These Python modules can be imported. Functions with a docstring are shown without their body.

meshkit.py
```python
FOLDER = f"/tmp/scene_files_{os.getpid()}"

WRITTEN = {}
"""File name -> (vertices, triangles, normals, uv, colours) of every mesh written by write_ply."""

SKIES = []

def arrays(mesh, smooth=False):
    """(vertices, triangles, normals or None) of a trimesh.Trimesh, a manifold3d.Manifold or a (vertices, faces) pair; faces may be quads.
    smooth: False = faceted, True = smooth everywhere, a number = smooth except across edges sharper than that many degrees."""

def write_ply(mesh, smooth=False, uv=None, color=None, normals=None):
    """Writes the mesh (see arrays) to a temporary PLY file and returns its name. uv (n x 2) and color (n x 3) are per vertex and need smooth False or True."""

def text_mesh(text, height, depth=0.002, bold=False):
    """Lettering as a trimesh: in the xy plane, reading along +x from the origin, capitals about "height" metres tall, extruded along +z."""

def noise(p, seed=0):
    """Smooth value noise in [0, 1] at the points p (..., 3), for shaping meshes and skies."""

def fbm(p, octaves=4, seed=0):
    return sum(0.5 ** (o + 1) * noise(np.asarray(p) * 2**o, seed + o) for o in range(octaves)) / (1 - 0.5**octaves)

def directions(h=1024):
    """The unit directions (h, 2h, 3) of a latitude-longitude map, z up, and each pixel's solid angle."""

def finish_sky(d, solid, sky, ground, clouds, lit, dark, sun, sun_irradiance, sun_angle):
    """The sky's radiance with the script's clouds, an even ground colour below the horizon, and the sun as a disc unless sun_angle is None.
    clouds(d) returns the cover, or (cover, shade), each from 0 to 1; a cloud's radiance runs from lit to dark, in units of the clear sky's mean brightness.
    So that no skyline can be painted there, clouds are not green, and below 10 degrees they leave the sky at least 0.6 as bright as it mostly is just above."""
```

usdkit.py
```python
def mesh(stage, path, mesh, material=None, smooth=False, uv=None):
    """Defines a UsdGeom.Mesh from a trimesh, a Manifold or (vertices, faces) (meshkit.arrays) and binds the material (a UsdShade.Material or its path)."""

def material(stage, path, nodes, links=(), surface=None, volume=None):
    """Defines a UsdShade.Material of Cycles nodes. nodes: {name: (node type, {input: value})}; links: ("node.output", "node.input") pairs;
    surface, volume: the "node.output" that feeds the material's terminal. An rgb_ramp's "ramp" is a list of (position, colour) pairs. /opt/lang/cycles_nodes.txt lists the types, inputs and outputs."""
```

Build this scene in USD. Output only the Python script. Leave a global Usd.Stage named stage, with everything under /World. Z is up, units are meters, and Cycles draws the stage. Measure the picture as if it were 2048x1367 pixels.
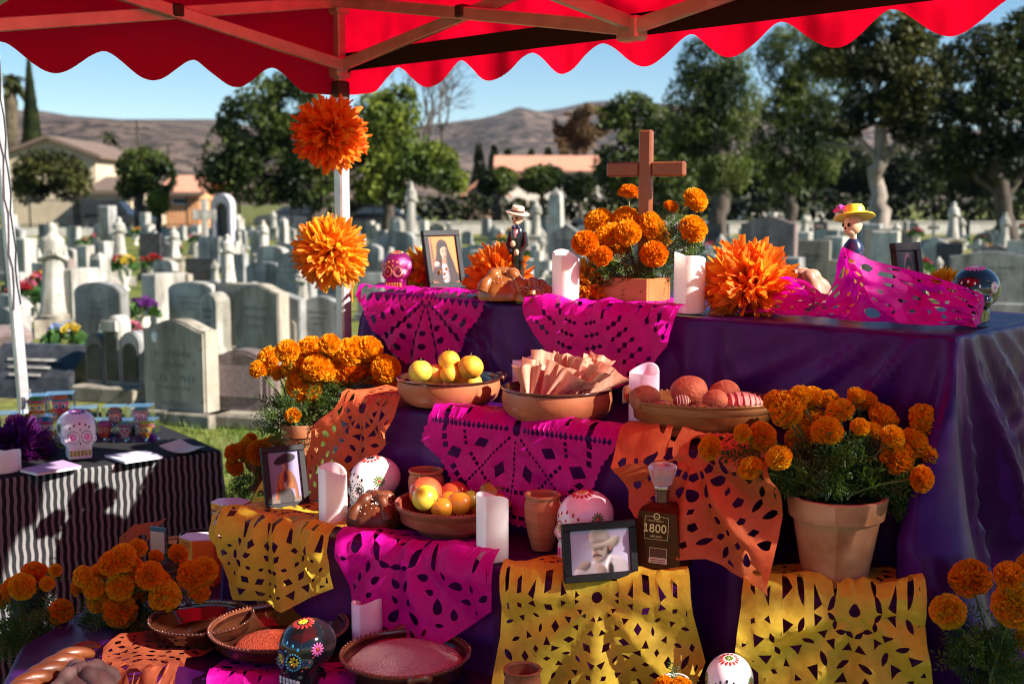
import math, random
import numpy as np
import trimesh, shapely, manifold3d
import meshkit, usdkit
from shapely import affinity
from shapely.geometry import Polygon, Point, box as sbox
from pxr import Usd, UsdGeom, UsdLux, UsdShade, Gf, Sdf, Vt

stage = Usd.Stage.CreateInMemory()
UsdGeom.SetStageUpAxis(stage, 'Z')
UsdGeom.SetStageMetersPerUnit(stage, 1.0)
world = UsdGeom.Xform.Define(stage, '/World')
stage.SetDefaultPrim(world.GetPrim())
UsdGeom.Scope.Define(stage, '/World/Looks')

# ------------------------------------------------------------------ camera, sky, sun
EYE, FPX, HORIZON = 1.65, 2400.0, 405.0          # eye height (m), focal length and horizon in pixels of the 2048 px wide photograph
PITCH = math.atan((683.5 - HORIZON) / FPX)
SUN_AZ, SUN_EL = math.atan2(0.93, -0.37), math.radians(34)
SUN_STRENGTH, SKY_STRENGTH, EXPOSURE = 1.25, 0.05, 1.58
CP, SP = math.cos(PITCH), math.sin(PITCH)
cam = UsdGeom.Camera.Define(stage, '/World/camera')
cam.AddTransformOp().Set(Gf.Matrix4d(1, 0, 0, 0, 0, SP, CP, 0, 0, -CP, SP, 0, 0, 0, EYE, 1))
cam.CreateHorizontalApertureAttr(36.0)
cam.CreateFocalLengthAttr(36.0 * FPX / 2048)
cam.CreateFStopAttr(4.0)
cam.CreateFocusDistanceAttr(2.85)
cam.CreateClippingRangeAttr(Gf.Vec2f(0.05, 60000))
cam.CreateExposureAttr(EXPOSURE)
SUN = np.array([math.sin(SUN_AZ) * math.cos(SUN_EL), math.cos(SUN_AZ) * math.cos(SUN_EL), math.sin(SUN_EL)])

sky = UsdLux.DomeLight.Define(stage, '/World/sky')
sky.CreateIntensityAttr(1.0)
skm = usdkit.material(stage, '/World/Looks/sky', {
    't': ('sky_texture', dict(sky_type='single_scattering', sun_disc=False, sun_elevation=SUN_EL, sun_rotation=SUN_AZ, altitude=2000.0, air_density=1.0, aerosol_density=0.10, ozone_density=1.5)),
    'h': ('hsv', dict(saturation=1.34)), 'w': ('mix_color', dict(blend_type='multiply', fac=1.0, b=(1.08, 1.0, .90), use_clamp=False)),
    'b': ('background_shader', dict(strength=SKY_STRENGTH))}, [('t.color', 'h.color'), ('h.color', 'w.a'), ('w.result', 'b.color')], surface='b.background')
UsdShade.MaterialBindingAPI.Apply(sky.GetPrim()).Bind(skm)
sun = UsdLux.DistantLight.Define(stage, '/World/sun')
_z = SUN; _x = np.cross([0, 0, 1], _z); _x /= np.linalg.norm(_x); _y = np.cross(_z, _x)
sun.AddTransformOp().Set(Gf.Matrix4d(*_x, 0, *_y, 0, *_z, 0, 0, 0, 0, 1))
sun.CreateIntensityAttr(SUN_STRENGTH); sun.CreateAngleAttr(0.53); sun.CreateNormalizeAttr(True)
sun.CreateColorAttr(Gf.Vec3f(1.0, 0.95, 0.87))

# ------------------------------------------------------------------ pixels (of the 2048 x 1367 photograph) to points of the place
def ray(x, y):
    a, b = (x - 1024.0) / FPX, (683.5 - y) / FPX
    return np.array([a, CP + b * SP, -SP + b * CP])
def at(x, y, D):                     # the point seen at (x, y), D metres ahead
    d = ray(x, y); return np.array([0, 0, EYE]) + d * (D / d[1])
def onz(x, y, z):                    # the point seen at (x, y) on the level z
    d = ray(x, y); return np.array([0, 0, EYE]) + d * ((z - EYE) / d[2])
def pxm(D): return D / (FPX * CP)    # about the size of a pixel, D metres ahead

# ------------------------------------------------------------------ meshes: (vertices, triangles)
def arr(m):
    if isinstance(m, tuple): return m
    v, f, _ = meshkit.arrays(m); return v, f
def cat(ms):
    V, F, n = [], [], 0
    for m in ms:
        v, f = arr(m); V.append(v); F.append(np.asarray(f) + n); n += len(v)
    return np.vstack(V), np.vstack(F)
def rotm(axis, deg):
    return trimesh.transformations.rotation_matrix(math.radians(deg), axis)[:3, :3]
RX, RY, RZ = (lambda d: rotm([1, 0, 0], d)), (lambda d: rotm([0, 1, 0], d)), (lambda d: rotm([0, 0, 1], d))
def xf(m, t=(0, 0, 0), R=None, s=1.0):
    v, f = arr(m); v = np.asarray(v, float) * s
    if R is not None: v = v @ np.asarray(R).T
    return v + np.asarray(t, float), f
def quads(q):
    q = np.asarray(q); return np.vstack([q[:, [0, 1, 2]], q[:, [0, 2, 3]]])
def gridf(M, N, wrap=False):
    i, j = np.meshgrid(np.arange(M - 1), np.arange(N if wrap else N - 1), indexing='ij')
    a = i * N + j; b = i * N + (j + 1) % N
    return quads(np.stack([a, b, b + N, a + N], -1).reshape(-1, 4))
def gridm(V): return V.reshape(-1, 3), gridf(V.shape[0], V.shape[1])
def lathe(prof, n=32, capb=True, capt=False):
    p = np.asarray(prof, float); a = np.arange(n) * 2 * np.pi / n
    v = np.stack([p[:, :1] * np.cos(a), p[:, :1] * np.sin(a), np.repeat(p[:, 1:], n, 1)], -1).reshape(-1, 3)
    fs = [gridf(len(p), n, True)]
    k = np.arange(n)
    if capb: v = np.vstack([v, [[0, 0, p[0, 1]]]]); fs.append(np.stack([(k + 1) % n, k, np.full(n, len(v) - 1)], 1))
    if capt:
        o = (len(p) - 1) * n; v = np.vstack([v, [[0, 0, p[-1, 1]]]]); fs.append(np.stack([o + k, o + (k + 1) % n, np.full(n, len(v) - 1)], 1))
    return v, np.vstack(fs)
def box(c, s):
    v = (np.array([[x, y, z] for z in (0, 1) for y in (0, 1) for x in (0, 1)], float) - .5) * s + c
    return v, quads([[0, 2, 3, 1], [4, 5, 7, 6], [0, 1, 5, 4], [2, 6, 7, 3], [0, 4, 6, 2], [1, 3, 7, 5]])
def hull(p):
    m = trimesh.convex.convex_hull(np.asarray(p, float)); return np.array(m.vertices), np.array(m.faces)
def bbox(c, s, b=.005):              # box with chamfered edges
    s = np.asarray(s, float); P = []
    for k in range(3):
        h = s / 2 - b; h[k] = s[k] / 2
        P += [[x * h[0], y * h[1], z * h[2]] for x in (-1, 1) for y in (-1, 1) for z in (-1, 1)]
    v, f = hull(P); return v + np.asarray(c, float), f
def tube(p, r, n=6, caps=True):
    p = np.asarray(p, float); r = np.broadcast_to(np.asarray(r, float), (len(p),))
    t = np.gradient(p, axis=0); t /= np.linalg.norm(t, axis=1, keepdims=True) + 1e-12
    ref = np.array([0, 0, 1.]) if abs(t[:, 2]).mean() < .8 else np.array([1., 0, 0])
    a = np.cross(t, ref); a /= np.linalg.norm(a, axis=1, keepdims=True) + 1e-12
    b = np.cross(t, a); g = np.arange(n) * 2 * np.pi / n
    v = p[:, None] + r[:, None, None] * (np.cos(g)[None, :, None] * a[:, None] + np.sin(g)[None, :, None] * b[:, None])
    v = v.reshape(-1, 3); f = [gridf(len(p), n, True)]
    if caps:
        k = np.arange(n); v = np.vstack([v, p[:1], p[-1:]]); o = (len(p) - 1) * n
        f += [np.stack([(k + 1) % n, k, np.full(n, len(v) - 2)], 1), np.stack([o + k, o + (k + 1) % n, np.full(n, len(v) - 1)], 1)]
    return v, np.vstack(f)
_ICO = {k: arr(trimesh.creation.icosphere(k)) for k in (0, 1, 2, 3, 4)}
def ell(c, r, sub=2, R=None):
    v, f = _ICO[sub]; return xf((v * np.broadcast_to(r, (3,)), f), c, R)
def extr(poly, h, z0=0.0):           # shapely polygon extruded along z
    out = []
    for g in getattr(poly, 'geoms', [poly]):
        if g.area > 1e-12: out.append(xf(trimesh.creation.extrude_polygon(g, h, engine='earcut'), (0, 0, z0)))
    return cat(out)
def disp(m, amp, freq, seed=0, oct=3):   # roughen a mesh along its normals
    v, f = arr(m); _, _, n = meshkit.arrays((v, f), True)
    return v + n * ((meshkit.fbm(v * freq + 31.7, oct, seed) - .5) * 2 * amp)[:, None], f

# ------------------------------------------------------------------ prims
_names = {}
def uniq(parent, name):
    k = _names.get((parent, name), 0); _names[(parent, name)] = k + 1
    return f'{parent}/{name}' + (f'_{k:03d}' if k else '')
def tag(prim, label=None, cat_=None, group=None, kind=None):
    for k, v in (('label', label), ('category', cat_), ('group', group), ('kind', kind)):
        if v: prim.SetCustomDataByKey(k, v)
class Thing:
    def __init__(s, name, label, cat_, loc=(0, 0, 0), rz=0.0, group=None, kind=None, root='/World', R=None):
        s.path = uniq(root, name); x = UsdGeom.Xform.Define(stage, s.path)
        s.loc, s.R = np.asarray(loc, float), (RZ(rz) if R is None else np.asarray(R))
        x.AddTransformOp().Set(Gf.Matrix4d(*s.R[:, 0], 0, *s.R[:, 1], 0, *s.R[:, 2], 0, *s.loc, 1))
        tag(x.GetPrim(), label, cat_, group, kind)
    def part(s, name, mesh, mat, label=None, under=None, smooth=35, kind=None):   # mesh in the thing's own axes
        p = uniq(under or s.path, name); v, f = arr(mesh)
        m = usdkit.mesh(stage, p, (np.asarray(v, float), f), mat, smooth); tag(m.GetPrim(), label, kind=kind); return p
    def wpart(s, name, mesh, mat, **k):                                           # mesh in the world's axes
        v, f = arr(mesh); return s.part(name, ((np.asarray(v) - s.loc) @ s.R, f), mat, **k)
def single(name, label, cat_, mesh, mat, group=None, kind=None, smooth=35, loc=None):
    v, f = arr(mesh); v = np.asarray(v, float)
    p = uniq('/World', name); c = v.mean(0) * [1, 1, 0] + [0, 0, v[:, 2].min()] if loc is None else np.asarray(loc, float)
    m = usdkit.mesh(stage, p, (v - c, f), mat, smooth); m.AddTranslateOp().Set(Gf.Vec3d(*map(float, c)))
    tag(m.GetPrim(), label, cat_, group, kind); return p
def struct(name, mesh, mat, label=None, smooth=35, kind='structure'):
    p = uniq('/World', name); m = usdkit.mesh(stage, p, arr(mesh), mat, smooth); tag(m.GetPrim(), label, None, None, kind); return p
def clone(src, name, label, cat_, loc, rz=0.0, s=(1, 1, 1), group=None):
    p = uniq('/World', name); x = UsdGeom.Xform.Define(stage, p); c, d = math.cos(math.radians(rz)), math.sin(math.radians(rz))
    s = np.broadcast_to(s, (3,)).astype(float)
    x.GetPrim().GetReferences().AddInternalReference(src); x.GetPrim().SetInstanceable(True)
    x.ClearXformOpOrder()
    x.AddTransformOp(UsdGeom.XformOp.PrecisionDouble, 'place').Set(Gf.Matrix4d(c * s[0], d * s[0], 0, 0, -d * s[1], c * s[1], 0, 0, 0, 0, s[2], 0, *map(float, loc), 1))
    tag(x.GetPrim(), label, cat_, group); return p
class Proto(Thing):                  # a class prim that copies refer to
    def __init__(s, name):
        stage.CreateClassPrim('/_kinds'); s.path = uniq('/_kinds', name); UsdGeom.Xform.Define(stage, s.path); s.loc, s.R = np.zeros(3), np.eye(3)

# ------------------------------------------------------------------ materials
_mats = {}
def M(name, c1, c2=None, scale=20.0, rough=.55, bump=0.0, bscale=None, spec=.5, metal=0.0, sss=0.0, sssr=.004, coat=0.0, sheen=0.0, transl=0.0, tcol=None, space='object', isl=0.0, detail=3.0, lo=.35, hi=.65, stretch=None, trans=0.0, ior=1.45, aniso=0.0):
    if name in _mats: return _mats[name]
    n = {'p': ('principled_bsdf', dict(roughness=rough, specular_ior_level=spec, metallic=metal, coat_weight=coat, sheen_weight=sheen, base_color=c1, transmission_weight=trans, ior=ior, anisotropic=aniso))}
    l = []; out = 'p.BSDF'
    if sss: n['p'][1].update(subsurface_weight=sss, subsurface_scale=sssr, subsurface_radius=(1.0, .7, .5))
    vec = 'tc.object'
    if c2 is not None or bump:
        if space == 'object': n['tc'] = ('texture_coordinate', {})
        else: n['tc'] = ('geometry', {}); vec = 'tc.position'
        if stretch is not None:
            n['mp'] = ('mapping', dict(scale=stretch)); l.append((vec, 'mp.vector')); vec = 'mp.vector'
    col = None
    if c2 is not None:
        n['n'] = ('noise_texture', dict(scale=scale, detail=detail)); l.append((vec, 'n.vector'))
        n['r'] = ('rgb_ramp', dict(ramp=[(lo, c1), (hi, c2)])); l.append(('n.fac', 'r.fac')); col = 'r.color'
    if isl:
        n['g'] = ('geometry', {}); n['mr'] = ('map_range', dict(to_min=1 - isl, to_max=1 + isl)); l.append(('g.random_per_island', 'mr.value'))
        n['hv'] = ('hsv', dict(color=c1)); l.append(('mr.result', 'hv.value'))
        if col: l.append((col, 'hv.color'))
        col = 'hv.color'
    if col: l.append((col, 'p.base_color'))
    if bump:
        n['bn'] = ('noise_texture', dict(scale=bscale or scale * 4, detail=4.0)); l.append((vec, 'bn.vector'))
        n['bp'] = ('bump', dict(strength=min(1.0, bump), distance=.01 if bump <= 1 else .01 * bump)); l += [('bn.fac', 'bp.height'), ('bp.normal', 'p.normal')]
    if transl:
        n['t'] = ('translucent_bsdf', dict(color=tcol or c1)); n['m'] = ('mix_closure', dict(fac=transl))
        if col and not tcol: l.append((col, 't.color'))
        l += [('p.BSDF', 'm.closure1'), ('t.BSDF', 'm.closure2')]; out = 'm.closure'
    _mats[name] = usdkit.material(stage, '/World/Looks/' + name, n, l, surface=out)
    return _mats[name]
if True:
    hz = usdkit.material(stage, '/World/Looks/haze', {'v': ('principled_volume', dict(color=(.62, .78, 1.0), density=.00003, anisotropy=.2))}, volume='v.volume')
    hp = UsdGeom.Mesh.Define(stage, '/World/haze'); _v, _f = box((0, 3600, 349), (15400, 8200, 702)); _m = usdkit.mesh(stage, '/World/haze', (_v, _f), hz); tag(_m.GetPrim(), 'thin bluish air between the camera and the far hills', None, None, 'stuff')

# ================================================================== THE SETTING BEHIND
rng = np.random.default_rng(7)
lawn_m = usdkit.material(stage, '/World/Looks/lawn', {
    'g': ('geometry', {}), 'n': ('noise_texture', dict(scale=.35, detail=4.0)), 'n2': ('noise_texture', dict(scale=9.0, detail=4.0)),
    'r': ('rgb_ramp', dict(ramp=[(.3, (.06, .085, .012)), (.5, (.13, .145, .025)), (.68, (.22, .17, .07))])),
    'r2': ('rgb_ramp', dict(ramp=[(.3, (.45, .45, .45)), (.7, (1.2, 1.2, 1.2))])),
    'm': ('mix_color', dict(blend_type='multiply', fac=1.0, use_clamp=False)), 'b': ('bump', dict(strength=.8, distance=.03)),
    'p': ('principled_bsdf', dict(roughness=.9, specular_ior_level=.2))},
    [('g.position', 'n.vector'), ('g.position', 'n2.vector'), ('n.fac', 'r.fac'), ('n2.fac', 'r2.fac'), ('r.color', 'm.a'), ('r2.color', 'm.b'), ('m.result', 'p.base_color'), ('n2.fac', 'b.height'), ('b.normal', 'p.normal')], surface='p.BSDF')
struct('ground', gridm(np.stack(list(np.meshgrid(np.linspace(-7000, 7000, 3), np.linspace(-200, 7000, 3), indexing='xy')) + [np.zeros((3, 3))], -1)), lawn_m, 'short cemetery lawn, dry in patches', smooth=False)
road_m = M('asphalt', (.05, .05, .052), (.075, .073, .07), scale=3, rough=.9, space='world')
struct('street', box((0, 75.0, .01), (260, 9, .016)), road_m, smooth=False)
hill_m = usdkit.material(stage, '/World/Looks/dry_hills', {
    'g': ('geometry', {}), 'n': ('noise_texture', dict(scale=.006, detail=6.0)), 'n2': ('noise_texture', dict(scale=.035, detail=6.0, roughness=.7)),
    'r': ('rgb_ramp', dict(ramp=[(.35, (.080, .054, .042)), (.6, (.150, .102, .076))])), 'r2': ('rgb_ramp', dict(ramp=[(.47, (.10, .11, .08)), (.55, (1, 1, 1))])),
    'm': ('mix_color', dict(blend_type='multiply', fac=.85)), 'p': ('principled_bsdf', dict(roughness=1.0, specular_ior_level=.1))},
    [('g.position', 'n.vector'), ('g.position', 'n2.vector'), ('n.fac', 'r.fac'), ('n2.fac', 'r2.fac'), ('r.color', 'm.a'), ('r2.color', 'm.b'), ('m.result', 'p.base_color')], surface='p.BSDF')
def hills(prof, D0, D1, seed, relief):
    xs = np.arange(-900, 2960, 9.0); rows = 34
    ys = np.interp(xs, [p[0] for p in prof], [p[1] for p in prof])
    t = np.linspace(0, 1.25, rows)[:, None]
    D = D0 + (D1 - D0) * t
    X = (xs[None] - 1024) / FPX * D1 * (.75 + .25 * D / D1) + 0 * t
    Hr = (HORIZON - ys) / FPX * D1 + EYE
    H = Hr[None] * np.where(t <= 1, np.sin(np.clip(t, 0, 1) * np.pi / 2) ** 1.1, np.cos((t - 1) * 3))
    P = np.stack([X / (D1 * .12), D / (D1 * .12) + 0 * X, 0 * X], -1)
    nz = 1 - abs(meshkit.fbm(P, 3, seed) * 2 - 1) * 1.6
    H = H * (1 + (nz - .6) * relief * np.sin(np.clip(t, 0, 1) * np.pi)) + np.where((t > .8) & (t <= 1), 0, 0)
    H = np.minimum(H, EYE + (Hr[None] - EYE) * (D / D1) * np.where(t < .97, .985, 1.0))
    V = np.stack([X, D + 0 * X, H - 1.0], -1)
    v, f = gridm(V); return v, f[:, ::-1] if False else f
struct('hills', hills([(-900, 235), (-300, 228), (0, 222), (100, 224), (160, 234), (260, 241), (440, 241), (560, 262), (700, 285), (860, 330), (1000, 380), (1200, 395), (3000, 395)], 800, 2300, 3, .28), hill_m, 'dry brown hills rising behind the left side of the cemetery', smooth=True)
struct('hills', hills([(-900, 300), (600, 300), (800, 268), (860, 258), (920, 247), (985, 236), (1038, 217), (1075, 226), (1120, 220), (1170, 208), (1215, 205), (1300, 215), (1450, 235), (1700, 260), (3000, 270)], 1600, 4200, 11, .3), hill_m, 'far bluish hills behind the middle of the cemetery', smooth=True)

# ---- trees
bark_m = M('bark', (.03, .022, .016), (.075, .056, .042), scale=6, rough=.95, bump=1, stretch=(1, 1, .25))
pale_bark_m = M('pale_bark', (.15, .12, .095), (.28, .23, .19), scale=3, rough=.9, bump=.8, stretch=(1, 1, .3))
def leaf_mat(name, c1, c2): return M(name, c1, c2, scale=.55, rough=.55, transl=.35, space='world', isl=.45, spec=.3, lo=.38, hi=.62)
LEAF = {'dark': leaf_mat('dark_leaves', (.009, .018, .007), (.06, .075, .018)), 'mid': leaf_mat('green_leaves', (.024, .048, .010), (.16, .20, .034)),
        'bright': leaf_mat('bright_leaves', (.07, .12, .015), (.36, .42, .055)), 'olive': leaf_mat('olive_leaves', (.02, .03, .009), (.15, .155, .035)), 'dry': leaf_mat('dry_leaves', (.12, .07, .03), (.3, .19, .09))}
def leaves(blobs, D, n, size, seed, droop=0.0, gap=.5):
    r = np.random.default_rng(seed); P = []
    w = np.array([b[2] * b[3] for b in blobs], float); w /= w.sum()
    for b, k in zip(blobs, (w * n).astype(int)):
        c = at(b[0], b[1], D + (b[4] if len(b) > 4 else 0)); u = r.normal(size=(k * 3, 3)); u /= np.linalg.norm(u, axis=1, keepdims=True)
        q = u * (r.random((k * 3, 1)) ** .45) * [b[2] * pxm(D), .85 * (b[2] + b[3]) / 2 * pxm(D), b[3] * pxm(D)] + c
        keep = meshkit.fbm(q / (size * 5.5), 2, seed) > gap - .06 + .10 * r.random(len(q))
        P.append(q[keep][:k])
    P = np.vstack(P); k = len(P); a = r.normal(size=(k, 3)); a[:, 2] = a[:, 2] * .8 - droop * 2; a /= np.linalg.norm(a, axis=1, keepdims=True)
    b = np.cross(a, r.normal(size=(k, 3))); b /= np.linalg.norm(b, axis=1, keepdims=True)
    s = (size * (.6 + .8 * r.random((k, 1)))); L, Wd = a * s, b * s * (.42 if droop == 0 else .22)
    V = np.stack([P - L, P - Wd + .1 * L, P + L, P + Wd + .1 * L], 1).reshape(-1, 3)
    return V, quads(np.arange(4 * k).reshape(-1, 4))
def tree(name, label, blobs, D, leaf, n=3500, size=None, trunk=(), bark=None, seed=1, droop=0.0, gap=.5, group=None):
    x0 = trunk[0][0][0] if trunk else blobs[0][0]
    base = at(x0, 405, D) * [1, 1, 0]
    t = Thing(name, label, 'tree', base, group=group)
    tb = []
    if not trunk: trunk = [[(blobs[0][0], None, 9), (blobs[0][0], blobs[0][1], 4)]]
    for limb in trunk:
        pts = []; rad = []
        for (px_, py_, w) in limb:
            pts.append(at(px_, py_, D) if py_ is not None else at(px_, 405, D) * [1, 1, 0]); rad.append(w * pxm(D))
        P = np.asarray(pts); s = np.linspace(0, 1, len(P)); q = np.linspace(0, 1, 4 * len(P))
        Q = np.stack([np.interp(q, s, P[:, k]) for k in range(3)], 1); Q[1:-1] += (np.random.default_rng(seed).random((len(Q) - 2, 3)) - .5) * rad[0] * .8
        tb.append(tube(Q, np.interp(q, s, rad), 8))
    t.wpart('trunk', cat(tb), bark or bark_m, smooth=True)
    t.wpart('crown', leaves(blobs, D, int(n * (1.7 if D > 54 else 2.1)), size or 6.6 * pxm(D), seed, droop, gap - (.10 if D > 54 else .125)), LEAF[leaf], smooth=False)
tree('street_tree', 'round olive green tree in front of the brown-roofed house at far left', [(95, 340, 70, 42), (60, 370, 40, 40), (140, 360, 45, 45)], 64, 'olive', 2600, trunk=[[(155, None, 7), (152, 380, 6), (130, 350, 4)]], seed=2)
tree('street_tree', 'dense rounded green tree between the brown house and the small orange house', [(288, 345, 56, 52), (262, 365, 34, 34), (318, 352, 34, 40)], 62, 'mid', 2600, trunk=[[(280, None, 10), (282, 380, 8), (290, 340, 4)]], seed=3)
tree('shrub', 'small bright green shrub below the orange house', [(316, 405, 22, 26)], 60, 'bright', 500, seed=4)
tree('large_tree', 'massive dark spreading tree directly left of the tent pole', [(550, 225, 92, 78), (478, 300, 70, 66), (440, 345, 52, 50), (612, 300, 88, 90), (520, 350, 90, 62), (620, 375, 70, 48), (590, 180, 55, 40), (458, 240, 24, 46)], 58, 'mid', 8200, trunk=[[(628, None, 16), (634, 400, 14), (610, 330, 9), (560, 240, 5)], [(632, 390, 9), (680, 330, 5)]], seed=5, gap=.52)
tree('large_tree', 'sunny yellow-green tree directly right of the tent pole', [(765, 240, 62, 66), (800, 215, 44, 46), (800, 310, 66, 62), (745, 330, 60, 60), (868, 330, 52, 50), (905, 360, 36, 32), (760, 380, 60, 30)], 62, 'bright', 6200, trunk=[[(775, None, 12), (778, 380, 11), (790, 300, 6)]], seed=6, gap=.51)
tree('yard_tree', 'small dark green tree left of the red tiled house', [(1000, 362, 38, 28), (975, 372, 22, 20)], 72, 'mid', 900, seed=7, trunk=[[(1000, None, 6), (1000, 370, 4)]])
tree('yard_tree', 'small round green tree in front of the red tiled roof', [(1085, 358, 46, 30), (1060, 366, 24, 20)], 70, 'mid', 1100, seed=8, trunk=[[(1085, None, 6), (1085, 366, 4)]])
tree('yard_tree', 'small dark tree at the right end of the red tiled house', [(1160, 372, 34, 26)], 69, 'dark', 800, seed=9, trunk=[[(1160, None, 6), (1160, 376, 4)]])
tree('broad_tree', 'dark tree with a lumpy crown behind the wooden cross', [(1262, 225, 52, 42), (1225, 240, 40, 34), (1300, 270, 70, 60), (1270, 330, 84, 76), (1330, 350, 70, 70), (1230, 360, 40, 40)], 72, 'mid', 5200, trunk=[[(1290, None, 12), (1290, 360, 9), (1270, 260, 5)]], seed=10)
tree('pepper_tree', 'tall drooping dark tree right of the wooden cross', [(1428, 130, 78, 70), (1400, 205, 74, 70), (1462, 215, 62, 80), (1420, 285, 78, 66), (1450, 345, 58, 48), (1370, 300, 46, 50)], 50, 'mid', 7600, trunk=[[(1442, None, 19), (1440, 400, 17), (1436, 300, 11), (1428, 180, 6)]], seed=11, droop=.6, gap=.53)
tree('pepper_tree', 'tall drooping tree above the pinkish headstone', [(1592, 110, 84, 62), (1560, 190, 58, 60), (1640, 205, 88, 70), (1570, 285, 84, 62), (1640, 300, 60, 60), (1600, 350, 76, 40)], 53, 'mid', 7600, trunk=[[(1580, None, 12), (1582, 400, 11), (1590, 250, 7), (1600, 150, 4)]], seed=12, droop=.6, gap=.53)
tree('large_tree', 'broad tree with a pale bare trunk and forked limbs at right', [(1740, 110, 110, 74), (1660, 130, 62, 44), (1830, 160, 96, 80), (1760, 210, 80, 44), (1690, 250, 56, 26), (1850, 245, 80, 54), (1800, 60, 90, 44)], 42, 'olive', 8200, bark=pale_bark_m,
     trunk=[[(1757, None, 22), (1757, 420, 17), (1752, 360, 15), (1756, 312, 15), (1765, 230, 9), (1740, 130, 6)], [(1752, 318, 8), (1705, 270, 6), (1715, 215, 5), (1730, 150, 3)], [(1742, 300, 5), (1690, 292, 4), (1645, 284, 2)], [(1768, 330, 7), (1785, 300, 6), (1812, 240, 4), (1850, 170, 3)]], seed=13, gap=.55)
tree('large_tree', 'dense dark tree with a leaning trunk at the far right edge', [(1975, 130, 90, 80), (2040, 220, 110, 110), (1930, 235, 70, 86), (1985, 310, 104, 60), (2060, 90, 70, 76), (1900, 320, 60, 44)], 38, 'dark', 8200, trunk=[[(2022, None, 20), (2005, 400, 18), (1980, 330, 12), (1985, 220, 7)], [(2005, 400, 10), (2060, 320, 7)], [(2000, 395, 9), (1940, 340, 6), (1925, 260, 4)]], seed=14, gap=.54)
for k, (x, y, rx, ry, D, c) in enumerate([(1385, 345, 80, 50, 84, 'dark'), (1520, 345, 84, 54, 86, 'mid'), (1665, 335, 90, 60, 88, 'dark'), (1790, 345, 84, 54, 84, 'dark'), (1900, 340, 90, 60, 86, 'mid'), (2030, 350, 90, 56, 84, 'dark')]):
    tree('hedge_tree', ['low dark tree filling the gap below the drooping trees', 'low green tree behind the two drooping trunks', 'low dark tree left of the pale trunk', 'low dark tree right of the pale trunk', 'low green tree between the pale trunk and the far right tree', 'low dark tree behind the leaning trunk at far right'][k], [(x, y, rx, ry), (x - 50, y + 20, 60, 36), (x + 50, y + 16, 60, 40)], D, c, 2600, seed=20 + k, gap=.46)
# bare tree
def bare(name, label, x, D, top, seed, w=5):
    r = np.random.default_rng(seed); base = at(x, 405, D) * [1, 1, 0]; segs = []
    def grow(p, d, L, rad, k):
        q = p + d * L; m = (p + q) / 2 + r.normal(size=3) * L * .05
        segs.append(tube([p, m, q], [rad, rad * .85, rad * .7], 5, False))
        if k:
            for _ in range(r.integers(2, 4)):
                e = d + r.normal(size=3) * .42; e[2] += .12; e /= np.linalg.norm(e); grow(q, e, L * r.uniform(.62, .85), rad * .62, k - 1)
    H = at(x, top, D)[2]; grow(base, np.array([0, 0, 1.]), H * .36, w * pxm(D), 6)
    t = Thing(name, label, 'tree', base); t.wpart('trunk', segs[0], bark_m); t.wpart('branches', cat(segs[1:]), bark_m, smooth=False)
bare('bare_tree', 'leafless tree standing against the sky right of the tent pole', 888, 92, 150, 41, 7)
bare('bare_tree', 'smaller leafless tree half hidden behind the yellow-green tree', 822, 96, 160, 44, 6)
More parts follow.
